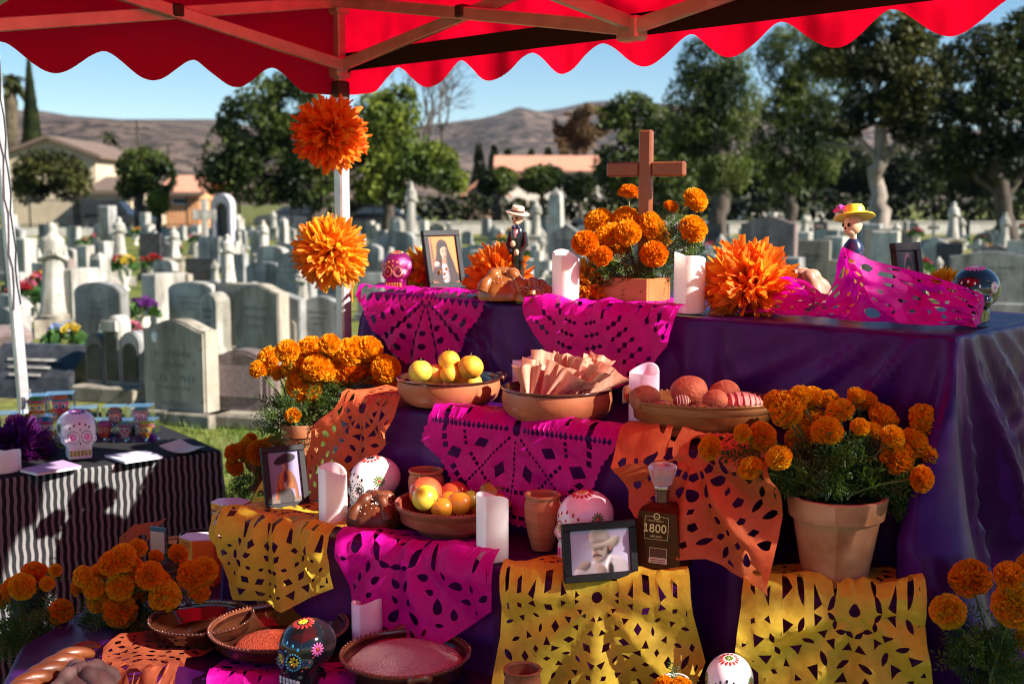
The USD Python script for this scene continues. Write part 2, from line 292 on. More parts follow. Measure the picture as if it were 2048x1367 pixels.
tree('dry_tree', 'brownish thin-leaved tree left of the wooden cross', [(1180, 245, 42, 36), (1150, 280, 40, 30), (1130, 250, 26, 24)], 98, 'dry', 900, size=.3, seed=31, gap=.56, trunk=[[(1172, None, 6), (1172, 330, 5), (1176, 240, 3)]])
for k, (x, y) in enumerate([(958, 288), (988, 292), (1015, 298), (1062, 300), (1096, 296), (1128, 286)]):
    D = 135; p = at(x, 405, D) * [1, 1, 0]; h = at(x, y, D)[2]; r = np.random.default_rng(50 + k)
    t = Thing('conifer', f'narrow dark conifer far behind the houses, {["first", "second", "third", "fourth", "fifth", "sixth"][k]} from the left in its row', 'tree', p, group='row of narrow conifers behind the houses')
    n = 500; z = r.random(n) ** 1.4; a = r.random(n) * 6.28; rr = (1 - z) * 1.1 * (.7 + .5 * r.random(n)) + .1
    P = np.stack([np.cos(a) * rr, np.sin(a) * rr, .6 + z * (h - .6)], 1); s = .45
    V = np.stack([P - [0, 0, s], P + np.stack([np.cos(a), np.sin(a), a * 0], 1) * s * .7, P + [0, 0, s * .6], P - np.stack([np.cos(a + 1), np.sin(a + 1), a * 0], 1) * s * .5], 1).reshape(-1, 3)
    t.part('crown', (V, quads(np.arange(4 * n).reshape(-1, 4))), LEAF['dark'], smooth=False); t.part('trunk', tube([(0, 0, 0), (0, 0, h * .9)], [.15, .03]), bark_m)
# palms and cypress
def palm(name, label, x, ytop, D, w, fr, seed, skirt=0):
    r = np.random.default_rng(seed); base = at(x, 405, D) * [1, 1, 0]; H = at(x, ytop, D)[2]; t = Thing(name, label, 'palm tree', base)
    t.part('trunk', tube([(0, 0, 0), (.15, 0, H * .5), (0, 0, H)], [w * pxm(D), w * .8 * pxm(D), w * .8 * pxm(D)], 8), bark_m, smooth=True)
    if skirt:
        t.part('dead_fronds', disp(lathe([(skirt * .55 * pxm(D), H * .42), (skirt * pxm(D), H * .6), (skirt * 1.1 * pxm(D), H * .85), (.1, H)], 14), .25, 2.0, seed), M('dead_frond', (.035, .027, .015), (.09, .07, .04), scale=2, rough=1, bump=1), smooth=False)
    fs = []
    for k in range(26):
        a, e = r.random() * 6.28, r.uniform(-.5, 1.1); L = fr * pxm(D) * r.uniform(.8, 1.15); s = np.linspace(0, 1, 7)
        P = np.stack([np.cos(a) * np.cos(e) * s * L, np.sin(a) * np.cos(e) * s * L, H + np.sin(e) * s * L - s ** 2 * L * .55], 1)
        sd = np.array([-np.sin(a), np.cos(a), 0]) * (np.sin(s * 3.0) * L * .16 + .02)[:, None]
        fs.append(gridm(np.stack([P - sd - [0, 0, L * .05], P, P + sd - [0, 0, L * .05]], 1)))
    t.part('fronds', cat(fs), LEAF['olive'], smooth=False)
palm('palm_tree', 'tall fan palm with a thick shaggy trunk at the far left', 30, 160, 105, 6, 40, 1, 13)
palm('palm_tree', 'small palm standing alone against the brown hills', 223, 272, 110, 3, 24, 2)
p = at(70, 405, 100) * [1, 1, 0]; H = at(70, 126, 100)[2]; r = np.random.default_rng(5); n = 2200
t = Thing('cypress', 'slim pointed dark cypress beside the tall palm', 'tree', p)
z = r.random(n); a = r.random(n) * 6.28; rr = np.interp(z, [0, .1, .45, 1], [.75, .95, .8, .06]) * (.75 + .35 * r.random(n)); P = np.stack([np.cos(a) * rr, np.sin(a) * rr, .4 + z * (H - .4)], 1)
e = np.stack([np.cos(a) * .12, np.sin(a) * .12, a * 0 + .42], 1); w_ = np.stack([-np.sin(a), np.cos(a), a * 0], 1) * .16
t.part('crown', (np.stack([P - e, P + w_, P + e, P - w_], 1).reshape(-1, 3), quads(np.arange(4 * n).reshape(-1, 4))), LEAF['dark'], smooth=False); t.part('trunk', tube([(0, 0, 0), (0, 0, H * .8)], [.25, .05]), bark_m)

# ---- houses across the street
stucco = M('tan_stucco', (.42, .33, .22), (.50, .40, .28), scale=1.2, rough=.95, space='world'); stucco_w = M('pale_stucco', (.55, .50, .44), (.62, .57, .5), scale=1.2, rough=.95, space='world'); stucco_o = M('orange_stucco', (.50, .22, .09), (.58, .28, .13), scale=1.2, rough=.95, space='world')
roof_b = M('brown_shingles', (.10, .065, .05), (.15, .10, .075), scale=5, rough=.95, space='world', bump=1); roof_r = M('red_tiles', (.42, .17, .10), (.52, .25, .16), scale=4, rough=.9, space='world', bump=1, bscale=9); trim_m = M('house_trim', (.10, .07, .05), rough=.7); glass_m = M('dark_window', (.02, .025, .03), rough=.08, spec=.8)
def house(name, label, x0, x1, yeave, yridge, D, wall, roof, depth=9, front_gable=False, wins=(), gar=None, over=.5):
    a, b = at(x0, 405, D), at(x1, 405, D); W = b[0] - a[0]; E = at(x0, yeave, D)[2]; Rg = at(x0, yridge, D)[2]
    t = Thing(name, label, 'house', ((a[0] + b[0]) / 2, D, 0))
    t.part('wall', box((0, depth / 2, E / 2), (W, depth, E)), wall, smooth=False); o = over
    if front_gable:
        s = (Rg - E) / (W / 2); sec = [(-W / 2 - o, E - o * s), (0, Rg), (W / 2 + o, E - o * s), (W / 2 + o, E - o * s + .22), (0, Rg + .25), (-W / 2 - o, E - o * s + .22)]
        t.part('gable', xf(extr(Polygon([(-W / 2, E), (W / 2, E), (0, Rg)]), depth - .02), (0, depth - .01, 0), RX(90)), wall, smooth=False)
        t.part('roof', xf(extr(Polygon(sec), depth + 2 * o), (0, depth + o, 0), RX(90)), roof, smooth=False)
    else:
        s = (Rg - E) / (depth / 2); sec = [(-o, E - o * s), (depth / 2, Rg), (depth + o, E - o * s), (depth + o, E - o * s + .22), (depth / 2, Rg + .25), (-o, E - o * s + .22)]
        V, F = extr(Polygon(sec), W + 2 * o); t.part('roof', (np.stack([V[:, 2] - W / 2 - o, V[:, 0], V[:, 1]], 1), F), roof, smooth=False)
    t.part('fascia', box((0, -o - .03, E - o * s * .6 + .02), (W + 2 * o, .05, .2)), trim_m, smooth=False) if not front_gable else None
    for (wx, wy, ww, wh) in wins:
        c = at(wx, wy, D); f = t.part('window', box((c[0] - t.loc[0], -.02, c[2]), (ww * pxm(D), .08, wh * pxm(D))), M('window_frame', (.6, .58, .55), rough=.6), smooth=False)
        t.part('pane', box((c[0] - t.loc[0], -.065, c[2]), (ww * pxm(D) - .16, .02, wh * pxm(D) - .16)), glass_m, under=f, smooth=False)
    if gar:
        c = at(gar[0], 405, D); t.part('garage_door', box((c[0] - t.loc[0], -.03, 1.1), (gar[1] * pxm(D), .08, 2.2)), gar[2], smooth=False)
    return t
house('house', 'two-storey tan house with a brown gabled roof at the far left', 10, 195, 312, 278, 84, stucco, roof_b, 10, True, [(60, 345, 26, 26), (130, 350, 26, 26)])
house('house', 'low tan house wing with a brown roof right of the two-storey house', 188, 262, 384, 358, 80, stucco, roof_b, 8, False, [(222, 405, 18, 16)])
house('house', 'small orange house with a red tiled roof behind the iron fence', 332, 398, 386, 356, 78, stucco_o, roof_r, 7, False, [(360, 402, 30, 14)])
house('house', 'long pale house with a bright red tiled roof left of the wooden cross', 1000, 1215, 344, 312, 92, stucco_w, roof_r, 11, False, [(1130, 352, 26, 16), (1180, 352, 26, 16), (1150, 392, 40, 22)])
house('house', 'low pink house with a gabled red roof and dark garage', 930, 1010, 388, 358, 82, M('pink_stucco', (.5, .32, .24), rough=.95), roof_r, 9, True, [], (955, 34, trim_m))
house('house', 'low pale building seen below the yellow-green tree', 690, 800, 400, 384, 86, stucco_w, roof_b, 8, False, [(720, 412, 24, 12), (765, 412, 20, 12)])
house('house', 'pale building half hidden behind the trees at right', 1500, 1700, 396, 372, 100, stucco_w, roof_b, 9, False, [(1540, 410, 30, 14), (1600, 410, 30, 14)])
# ---- boundary wall and iron fence
wall_m = M('boundary_block', (.36, .33, .29), (.46, .42, .37), scale=2, rough=.95, space='world')
a, b = at(640, 405, 64), at(2350, 405, 64)
single('boundary_wall', 'low pale boundary wall along the far side of the graves', 'wall', cat([box(((a[0] + b[0]) / 2, 64, .3), (b[0] - a[0], .3, .6)), box(((a[0] + b[0]) / 2, 64, .63), (b[0] - a[0] + .06, .38, .06))]), wall_m, smooth=False)
a, b = at(-150, 405, 60), at(640, 405, 60); iron = M('black_iron', (.015, .015, .016), rough=.5)
t = Thing('iron_fence', 'black iron picket fence on a low kerb at the far left of the cemetery', 'fence', (a[0], 60, 0)); L = b[0] - a[0]
t.part('kerb', box((L / 2, 0, .2), (L, .3, .4)), wall_m, smooth=False)
for z in (.55, 1.75): t.part('rail', box((L / 2, 0, z), (L, .04, .05)), iron, smooth=False)
t.part('pickets', cat([box((x, 0, 1.15), (.03, .03, 1.5)) for x in np.arange(.1, L, .19)]), iron, smooth=False, kind='stuff')
for x in np.arange(0, L + .1, 2.6): t.part('post', box((x, 0, 1.15), (.08, .08, 1.7)), iron, smooth=False)
hp0, hp1 = at(600, 405, 79), at(2500, 405, 79); q_ = np.random.default_rng(8); n_ = 5200; X_ = q_.uniform(hp0[0], hp1[0], n_); Zh_ = 1.5 + 1.3 * meshkit.fbm(np.stack([X_ * .35, 0 * X_, 0 * X_], -1), 2, 4); P_h = np.stack([X_, 80.5 + q_.uniform(-.7, .7, n_), q_.random(n_) ** .7 * Zh_], 1)
a_h = q_.normal(size=(n_, 3)); a_h /= np.linalg.norm(a_h, axis=1, keepdims=True); c_h = np.cross(a_h, q_.normal(size=(n_, 3))); c_h /= np.linalg.norm(c_h, axis=1, keepdims=True)
single('hedge', 'added row of dark shrubs standing in for tree shadow behind the boundary wall', 'hedge', (np.stack([P_h - a_h * .3, P_h + c_h * .16, P_h + a_h * .3, P_h - c_h * .16], 1).reshape(-1, 3), quads(np.arange(4 * n_).reshape(-1, 4))), LEAF['dark'], smooth=False)  # added dark leaves in place of tree shadow over the far field
# ---- parked cars
def car(label, x, D, col, rz=0, suv=False):
    t = Thing('parked_car', label, 'car', at(x, 405, D) * [1, 1, 0], rz, group='cars parked along the street'); h = 1.7 if suv else 1.45
    prof = [(-2.2, .35), (-2.25, .75), (-2.05, .95), (-1.6, 1.0), (-1.0 - .4 * suv, h - .02), (-.4, h), (.55, h - .03), (1.15, .98), (1.95, .88), (2.2, .7), (2.2, .35)]
    body, f = extr(Polygon(prof).buffer(.06).buffer(-.03), 1.7); body = np.stack([body[:, 0], body[:, 2] - .85, body[:, 1]], 1); k = body[:, 2] > 1.0; body[k, 1] *= 1 - .28 * (body[k, 2] - 1.0) / .5
    t.part('body', (body, f), M('car_' + col[0], col[1], rough=.25, coat=.6, metal=.2), smooth=25)
    for s in (-1, 1):
        for (xa, xb, xc, xd) in ((-1.45, -.45, -.45, -1.0 - .3 * suv), (-.38, 1.0, .5, -.38)):
            g = np.array([(xa, s * .835, 1.02), (xb, s * .835, 1.02), (xc, s * .72, h - .1), (xd, s * .72, h - .1)]); g[:, 1] += s * .02
            t.part('window', (np.vstack([g, g - [0, s * .03, 0]]), quads([[0, 1, 2, 3], [7, 6, 5, 4], [0, 4, 5, 1], [1, 5, 6, 2], [2, 6, 7, 3], [3, 7, 4, 0]])), glass_m, smooth=False)
        for wx in (-1.35, 1.4): w = t.part('wheel', xf(lathe([(.2, -.1), (.31, -.1), (.33, -.06), (.33, .06), (.31, .1), (.2, .1)], 20), (wx, s * .78, .33), RX(90)), M('tyre', (.015, .015, .015), rough=.9)); t.part('rim', xf(lathe([(.0, .0), (.2, .07), (.21, .0)], 12, False), (wx, s * (.78 + .05), .33), RX(-90 * s)), M('rim', (.5, .5, .52), rough=.3, metal=.9), under=w)
        t.part('headlight', ell((2.14, s * .6, .68), (.08, .18, .08), 1), M('lamp_glass', (.7, .7, .7), rough=.1))
car('dark grey parked car behind the fence at the far left', 225, 68, ('charcoal', (.03, .03, .034)), suv=True)
car('slate grey parked car left of the tent pole beyond the graves', 590, 70, ('slate', (.06, .065, .075)), 180)
car('black parked car right of the tent pole below the yellow-green tree', 765, 70, ('black', (.012, .012, .015)))
for x, y0, D, l in ((765 - 485, 240, 120, 'wooden utility pole rising behind the dense rounded tree'), (340, 290, 130, 'short utility pole behind the small orange house')):
    q = at(x, 405, D) * [1, 1, 0]; h = at(x, y0, D)[2]; t = Thing('utility_pole', l, 'pole', q); t.part('pole', tube([(0, 0, 0), (0, 0, h)], [.2, .13], 8), bark_m); t.part('crossarm', box((0, 0, h - .8), (2.2, .12, .12)), bark_m)

# ================================================================== GRAVES
def stone_mat(name, c1, c2, scale, rough, bump, dark=.45):   # stone with weather streaks and lichen spots
    return usdkit.material(stage, '/World/Looks/' + name, {'g': ('geometry', {}), 'n': ('noise_texture', dict(scale=scale, detail=4.0)), 'r': ('rgb_ramp', dict(ramp=[(.3, c1), (.7, c2)])), 'mp': ('mapping', dict(scale=(5.0, 5.0, .9))), 'n2': ('noise_texture', dict(scale=1.0, detail=5.0, roughness=.6)), 'r2': ('rgb_ramp', dict(ramp=[(.36, (dark, dark * .97, dark * .9)), (.56, (1, 1, 1))])),
        'n3': ('noise_texture', dict(scale=16.0, detail=4.0)), 'r3': ('rgb_ramp', dict(ramp=[(.60, (1, 1, 1)), (.70, (.62, .58, .45))])), 'm1': ('mix_color', dict(blend_type='multiply', fac=1.0)), 'm2': ('mix_color', dict(blend_type='multiply', fac=1.0)), 'bn': ('noise_texture', dict(scale=70.0, detail=4.0)), 'b': ('bump', dict(strength=bump, distance=.01)), 'p': ('principled_bsdf', dict(roughness=rough))},
        [('g.position', 'n.vector'), ('g.position', 'mp.vector'), ('mp.vector', 'n2.vector'), ('g.position', 'n3.vector'), ('g.position', 'bn.vector'), ('n.fac', 'r.fac'), ('n2.fac', 'r2.fac'), ('n3.fac', 'r3.fac'), ('r.color', 'm1.a'), ('r2.color', 'm1.b'), ('m1.result', 'm2.a'), ('r3.color', 'm2.b'), ('m2.result', 'p.base_color'), ('bn.fac', 'b.height'), ('b.normal', 'p.normal')], surface='p.BSDF')
STONE = {'white': stone_mat('white_marble', (.28, .26, .22), (.42, .39, .345), 4, .7, .3), 'grey': stone_mat('grey_granite', (.19, .186, .18), (.31, .30, .285), 5, .6, .2), 'tan': stone_mat('tan_stone', (.24, .20, .155), (.34, .30, .235), 4, .85, .4),
         'dark': M('dark_granite', (.02, .02, .022), (.045, .045, .05), scale=9, rough=.25), 'pink': stone_mat('pink_granite', (.15, .105, .095), (.24, .175, .16), 30, .55, .3)}
def slab_poly(kind, w, h):
    if kind == 'flat': return Polygon([(-w / 2, 0), (w / 2, 0), (w / 2, h), (-w / 2, h)]).buffer(-.02).buffer(.02)
    if kind == 'round':
        a = np.linspace(0, np.pi, 15); r = min(w * .22, h * .3); return Polygon([(-w / 2, 0), (w / 2, 0)] + [(w / 2 * np.cos(t), h - r + r * np.sin(t)) for t in a])
    if kind == 'serp':
        x = np.linspace(1, -1, 21); y = h - .13 * w + .13 * w * (np.cos(x * np.pi) * .5 + .5) ** .8; return Polygon([(-w / 2, 0), (w / 2, 0)] + list(zip(x * w / 2, y)))
    if kind == 'arch':
        a = np.linspace(0, np.pi, 15); return Polygon([(-w / 2, 0), (w / 2, 0)] + [(w / 2 * np.cos(t), h - w / 2 + w / 2 * np.sin(t)) for t in a])
    if kind == 'gable': return Polygon([(-w / 2, 0), (w / 2, 0), (w / 2, h * .78), (0, h), (-w / 2, h * .78)])
    if kind == 'cross': return Polygon([(-.13 * w, 0), (.13 * w, 0), (.13 * w, h * .55), (w / 2, h * .55), (w / 2, h * .77), (.13 * w, h * .77), (.13 * w, h), (-.13 * w, h), (-.13 * w, h * .77), (-w / 2, h * .77), (-w / 2, h * .55), (-.13 * w, h * .55)])
def upright(poly, d, bev=.012):       # polygon standing in x,z with thickness d along y, edges bevelled
    A = extr(poly.buffer(-bev), d); B = extr(poly, d - 2 * bev, bev); v, f = cat([A, B]); return np.stack([v[:, 0], d / 2 - v[:, 2], v[:, 1]], 1), f
def figure(h, seed=0):                # robed standing figure with bowed veiled head and joined hands
    z = np.array([0, .03, .1, .3, .5, .62, .72, .79, .83, .86, .90, .94, .975, 1.0]) * h
    rx = np.array([.142, .147, .135, .118, .108, .116, .128, .132, .112, .052, .046, .052, .041, .0]) * h
    ry = rx * np.where(z < .8 * h, .8, 1.05); n = 20; a = np.arange(n) * 2 * np.pi / n
    fold = 1 + .15 * np.sin(a * 7 + seed)[None] * np.clip(1 - z / (.75 * h), 0, 1)[:, None]
    lean = -np.clip(z / h - .8, 0, 1)[:, None] * h * .18
    V = np.stack([np.cos(a)[None] * rx[:, None] * fold, np.sin(a)[None] * ry[:, None] * fold + lean, np.repeat(z[:, None], n, 1)], -1)
    body = (V.reshape(-1, 3), gridf(len(z), n, True))
    arms = [tube([(s * .115 * h, 0, .74 * h), (s * .13 * h, -.05 * h, .6 * h), (s * .02 * h, -.13 * h, .66 * h)], [.036 * h, .034 * h, .02 * h], 8) for s in (-1, 1)]
    return cat([body, *arms, ell((0, .012 * h, .905 * h), (.068 * h, .062 * h, .082 * h), 2), ell((0, .03 * h, .82 * h), (.085 * h, .05 * h, .09 * h), 2), ell((0, -.135 * h, .68 * h), (.018 * h, .018 * h, .045 * h), 1)])
carve = M('carved_line', (.10, .095, .085), rough=.9)
def carved(lines, y, seed):            # rows of small cut strokes, too weathered to read
    q = np.random.default_rng(seed); out = []
    for (w, z, h) in lines:
        x = -w / 2
        while x < w / 2:
            g = h * q.uniform(.35, .8); a = q.uniform(-.25, .25)
            if q.random() < .85: out.append(xf(box((0, 0, 0), (g * .28, .002, h)), (x, y, z), RY(math.degrees(a)))); out.append(box((x + g * .25, y, z + h * q.choice([-.4, 0, .4])), (g * .5, .002, h * .2)))
            x += g + h * .22
    return cat(out)
def make_slab(name, kind, col, w, h, d, base=True, panel=False):
    p = Proto(name); z0 = .14 if base else 0
    if base: p.part('plinth', bbox((0, 0, .07), (w * 1.2, d * 1.8, .14), .012), STONE[col])
    p.part('stone', xf(upright(slab_poly(kind, w, h - z0), d), (0, 0, z0)), STONE[col], smooth=25)
    if panel:
        p.part('inscription', carved([(w * (.5 - .1 * k), z0 + h * (.58 - .1 * k), h * .04) for k in range(3)], -d / 2 - .001, 3), carve, smooth=False, kind='stuff')
    return p.path
PK = {}
for col in ('white', 'grey', 'tan', 'pink', 'dark'):
    for kind in ('flat', 'round', 'serp', 'gable'): PK[kind, col] = make_slab(f'headstone_{kind}_{col}', kind, col, .62, .9, .17, panel=col != 'dark')
for col in ('white', 'grey'):
    p = Proto(f'grave_cross_{col}'); p.part('plinth', bbox((0, 0, .16), (.5, .36, .32)), STONE[col]); p.part('cross', xf(upright(slab_poly('cross', .55, 1.0), .14), (0, 0, .32)), STONE[col], smooth=25); PK['cross', col] = p.path
    p = Proto(f'obelisk_{col}'); p.part('plinth', cat([bbox((0, 0, .12), (.6, .6, .24)), bbox((0, 0, .34), (.46, .46, .2))]), STONE[col]); p.part('shaft', hull([(sx * r_, sy * r_, z) for (r_, z) in ((.16, .44), (.115, 1.7), (.0, 1.9)) for sx in (-1, 1) for sy in (-1, 1)]), STONE[col], smooth=False); PK['obelisk', col] = p.path
    p = Proto(f'pillar_{col}'); p.part('plinth', bbox((0, 0, .1), (.55, .5, .2)), STONE[col]); p.part('stone', bbox((0, 0, .7), (.42, .38, 1.0), .02), STONE[col]); PK['pillar', col] = p.path
for k in range(3):
    p = Proto('statue'); p.part('pedestal', cat([bbox((0, 0, .1), (.6, .5, .2)), bbox((0, 0, .42), (.44, .36, .44)), bbox((0, 0, .67), (.52, .44, .06))]), STONE[['white', 'tan', 'grey'][k]]); p.part('figure', xf(figure(.95, k), (0, 0, .7)), STONE['white'], smooth=60); PK['statue', k] = p.path
# flowers
FL = {n: M('flower_' + n, c, rough=.7, transl=.3, isl=.3) for n, c in dict(red=(.5, .02, .03), pink=(.75, .18, .28), white=(.8, .8, .76), yellow=(.8, .55, .04), purple=(.25, .04, .32), blue=(.25, .35, .6), orange=(.8, .25, .03)).items()}
stem_m = M('bouquet_green', (.03, .09, .02), (.07, .16, .03), scale=20, rough=.7, transl=.3)
def puff(c, r, n, seed, L=.5):        # a loose head of petals
    q = np.random.default_rng(seed); u = q.normal(size=(n, 3)); u /= np.linalg.norm(u, axis=1, keepdims=True); u[:, 2] = np.abs(u[:, 2]) * .9 - .25
    w = np.cross(u, q.normal(size=(n, 3))); w /= np.linalg.norm(w, axis=1, keepdims=True); P = np.asarray(c) + u * r * .45
    V = np.stack([P, P + u * r * L + w * r * .3, P + u * r * (L + .35), P + u * r * L - w * r * .3], 1).reshape(-1, 3); return V, quads(np.arange(4 * n).reshape(-1, 4))
def bunch(t, cols, z, r, seed, k=9, hr=.055):
    q = np.random.default_rng(seed); t.part('leaves', puff((0, 0, z + r * .35), r * 1.15, 70, seed, .55), stem_m, smooth=False)
    for j, c in enumerate(cols):
        hs = []
        for i in range(max(1, k // len(cols))):
            u = q.normal(size=3); u /= np.linalg.norm(u); hs.append(puff(np.array([u[0] * r * .8, u[1] * r * .8, z + r * (.75 + .5 * abs(u[2]))]), hr * q.uniform(.8, 1.2), 26, seed * 31 + j * 7 + i))
        t.part('blooms', cat(hs), FL[c], smooth=False)
vase_m = M('stone_vase', (.5, .46, .4), (.62, .58, .5), scale=10, rough=.7, bump=.2)
def vase_mesh(h=.3): return lathe([(.07, 0), (.075, .02), (.03, .06), (.035, .1), (.085, .2), (.09, .28), (.1, .3), (.085, .3), (.07, .2)], 20)
FB = {}
for k, cols in enumerate([('red', 'white'), ('pink', 'white'), ('yellow', 'orange'), ('purple', 'pink'), ('white', 'blue'), ('red', 'yellow'), ('pink', 'red')]):
    p = Proto('grave_bouquet'); p.part('vase', vase_mesh(), vase_m, smooth=50); bunch(p, cols, .3, .15, 70 + k); FB[k] = (p.path, ' and '.join(cols))

# --- the stones one can tell apart
def gd(yb): return EYE * FPX / (yb - HORIZON)
taken = []
def stone(key, x, yt, yb, w, label, rz=0, cat_='headstone', pw=.75, ph=1.0, depth=1.0, D=None):
    D = D or gd(yb); h = (yb - yt) * pxm(D); q = at(x, 405, D) * [1, 1, 0]; taken.append((q[0], D))
    return clone(PK[key], {'statue': 'statue', 'cross': 'grave_cross', 'obelisk': 'obelisk', 'pillar': 'grave_marker'}.get(key[0], 'headstone'), label, cat_, q, rz, (w * pxm(D) / pw, depth, h / ph))
stone(('pillar', 'tan') if ('pillar', 'tan') in PK else ('pillar', 'white'), 322, 546, 668, 72, 'square pale pillar stone with a flat top, left of the middle of the grass strip', -32, 'headstone', .72, 1.2, 1.3)
stone(('pillar', 'white'), 152, 536, 668, 70, 'square tan pillar stone behind the praying statue', -28, 'headstone', .72, 1.2, 1.2)
stone(('round', 'white'), 424, 584, 716, 56, 'narrow round-topped pale stone beside the tall flat one', -32, pw=.74, ph=.9, depth=1.2)
stone(('flat', 'tan'), 476, 566, 712, 118, 'wide flat-topped pale headstone carrying a white statuette', -22, pw=.74, ph=.9, depth=1.2)
stone(('serp', 'grey'), 640, 592, 706, 100, 'plain dark grey headstone directly behind the tent pole', -15, pw=.74, ph=.9)
stone(('flat', 'grey'), 645, 508, 580, 62, 'small dark upright stone behind the yellow-orange pompom', -10, pw=.74, ph=.9)
stone(('round', 'grey'), 590, 512, 575, 54, 'small round grey stone left of the tent pole', -10, pw=.74, ph=.9)
stone(('serp', 'pink'), 1540, 433, 596, 128, 'large pinkish headstone with a curved top and carved name, behind the orange pompom', -24, pw=.74, ph=.9, depth=1.7)
stone(('flat', 'tan'), 1768, 458, 590, 82, 'flat-topped tan headstone right of the yellow-hatted figurine', -20, pw=.74, ph=.9)
stone(('flat', 'tan'), 1630, 480, 590, 78, 'low tan headstone left of the yellow-hatted figurine', -20, pw=.74, ph=.9)
stone(('serp', 'grey'), 1990, 502, 622, 190, 'very wide dark grey headstone at the right edge behind the black skull', -18, pw=.74, ph=.9)
stone(('obelisk', 'white'), 1112, 376, 520, 62, 'tall pale pillar monument just left of the marigolds', -25, 'monument', .6, 1.9)
stone(('gable', 'grey'), 1135, 448, 570, 84, 'grey gable-topped stone in front of the tall pale monument', -20, pw=.74, ph=.9)
stone(('flat', 'grey'), 890, 470, 560, 74, 'grey stone behind the framed portrait of the woman', -18, pw=.74, ph=.9)
stone(('round', 'grey'), 795, 462, 562, 92, 'round grey headstone behind the magenta skull', -22, pw=.74, ph=.9)
stone(('flat', 'grey'), 740, 545, 640, 60, 'dark stone half hidden by the tent pole near the magenta skull', -12, pw=.74, ph=.9)
stone(('statue', 0), 822, 364, 535, 42, 'white statue on a tall pedestal above the magenta skull', 10, 'statue', .52, 1.65)
stone(('statue', 0), 1072, 400, 520, 40, 'white statue between the hatted figurine and the tall pale monument', 0, 'statue', .52, 1.65)
stone(('statue', 1), 1908, 404, 530, 44, 'tall pale statue on a pedestal above the black skull', 0, 'statue', .52, 1.65)
stone(('statue', 2), 2012, 425, 540, 40, 'small pale statue near the right edge', 0, 'statue', .52, 1.65)
stone(('statue', 0), 236, 434, 570, 48, 'white statue on a pale pedestal behind the red grave flowers', 20, 'statue', .52, 1.65)
stone(('statue', 1), 345, 452, 560, 40, 'small white statue in the middle of the left graves', 10, 'statue', .52, 1.65)
stone(('statue', 0), 525, 440, 555, 40, 'white statue left of the yellow-orange pompom', 10, 'statue', .52, 1.65)
stone(('cross', 'white'), 408, 398, 520, 44, 'white stone cross left of the lavender arch monument', 0, 'cross', .55, 1.32)
stone(('pillar', 'grey'), 214, 412, 520, 34, 'blue-grey square pillar in the far left rows', -20, 'headstone', .55, 1.2)
stone(('flat', 'dark'), 400, 515, 575, 74, 'black granite stone with faint lettering, far left rows', -10, pw=.74, ph=.9)
stone(('flat', 'dark'), 300, 466, 560, 52, 'dark niche-shaped stone beside the dark red grave flowers', -10, pw=.74, ph=.9)
stone(('round', 'grey'), 195, 505, 575, 42, 'small dark grey stone right of the praying statue', -15, pw=.74, ph=.9)
stone(('serp', 'tan'), 215, 560, 660, 60, 'small low pale stone right of the tan pillar', -20, pw=.74, ph=.9)
stone(('serp', 'grey'), 20, 450, 560, 70, 'scalloped grey stone at the far left beside the leaning tent pole', -20, pw=.74, ph=.9)
stone(('flat', 'tan'), 1690, 520, 620, 60, 'small stone just behind the yellow-hatted figurine', -20, pw=.74, ph=.9)
# built one by one
def own(name, label, cat_, x, yb, rz=0):
    D = gd(yb); q = at(x, 405, D) * [1, 1, 0]; taken.append((q[0], D)); return Thing(name, label, cat_, q, rz), pxm(D)
t, k = own('headstone', 'large weathered tan headstone with an oval portrait and carved name behind the white lilies', 'headstone', 352, 846, -26)
t.part('stone', disp(upright(slab_poly('serp', 158 * k, 208 * k), .17, .015), .004, 9), STONE['tan'], smooth=25)
t.part('portrait', xf(ell((0, 0, 0), (.03, .006, .042), 2), (-46 * k, -.087, 172 * k)), M('porcelain', (.6, .6, .58), rough=.3))
t.part('inscription', carved([(.34, 140 * k, 11 * k), (.2, 118 * k, 8 * k), (.40, 92 * k, 12 * k), (.3, 72 * k, 7 * k), (.24, 40 * k, 9 * k)], -.0865, 5), carve, smooth=False, kind='stuff')
t.part('plinth', bbox((0, 0, -.02 + .06), (.8, .34, .12), .012), STONE['tan'])
t, k = own('headstone', 'rounded pinkish granite headstone with rough sides behind the marigolds', 'headstone', 480, 846, -16)
t.part('stone', xf(disp(upright(slab_poly('serp', 136 * k, 128 * k), .2, .02), .007, 14), (0, 0, 20 * k)), STONE['pink'], smooth=25)
t.part('polished_panel', box((0, -.108, 86 * k), (104 * k, .01, 62 * k)), M('polished_pink', (.20, .14, .14), (.28, .2, .19), scale=40, rough=.2), smooth=False)
t.part('plinth', bbox((-.05, -.05, .05), (.95, .5, .1), .015), STONE['tan'])
t, k = own('monument', 'ornate low monument with three dark arched panels and white trim behind the pink hydrangea', 'monument', 225, 800, -20)
t.part('base', bbox((0, 0, 16 * k), (150 * k, .45, 32 * k), .015), STONE['tan'])
for s, w_, h_ in ((-1, 46, 100), (0, 40, 138), (1, 50, 108)): t.part('arched_stone', xf(upright(slab_poly('arch', w_ * k, h_ * k), .16), (s * 44 * k, 0, 32 * k)), STONE['grey' if s else 'white'], smooth=25); t.part('dark_panel', xf(upright(slab_poly('arch', w_ * .72 * k, h_ * .72 * k), .02, .004), (s * 44 * k, -.083, 40 * k)), STONE['dark'], smooth=25)
t.part('name_plate', box((0, -.1, 150 * k), (36 * k, .04, 20 * k)), STONE['white'], smooth=False)
t, k = own('headstone', 'pale headstone carved with a light arch and two side niches, behind the tent pole plants', 'headstone', 556, 706, -18)
t.part('stone', upright(slab_poly('serp', 104 * k, 122 * k), .18), STONE['grey'], smooth=25)
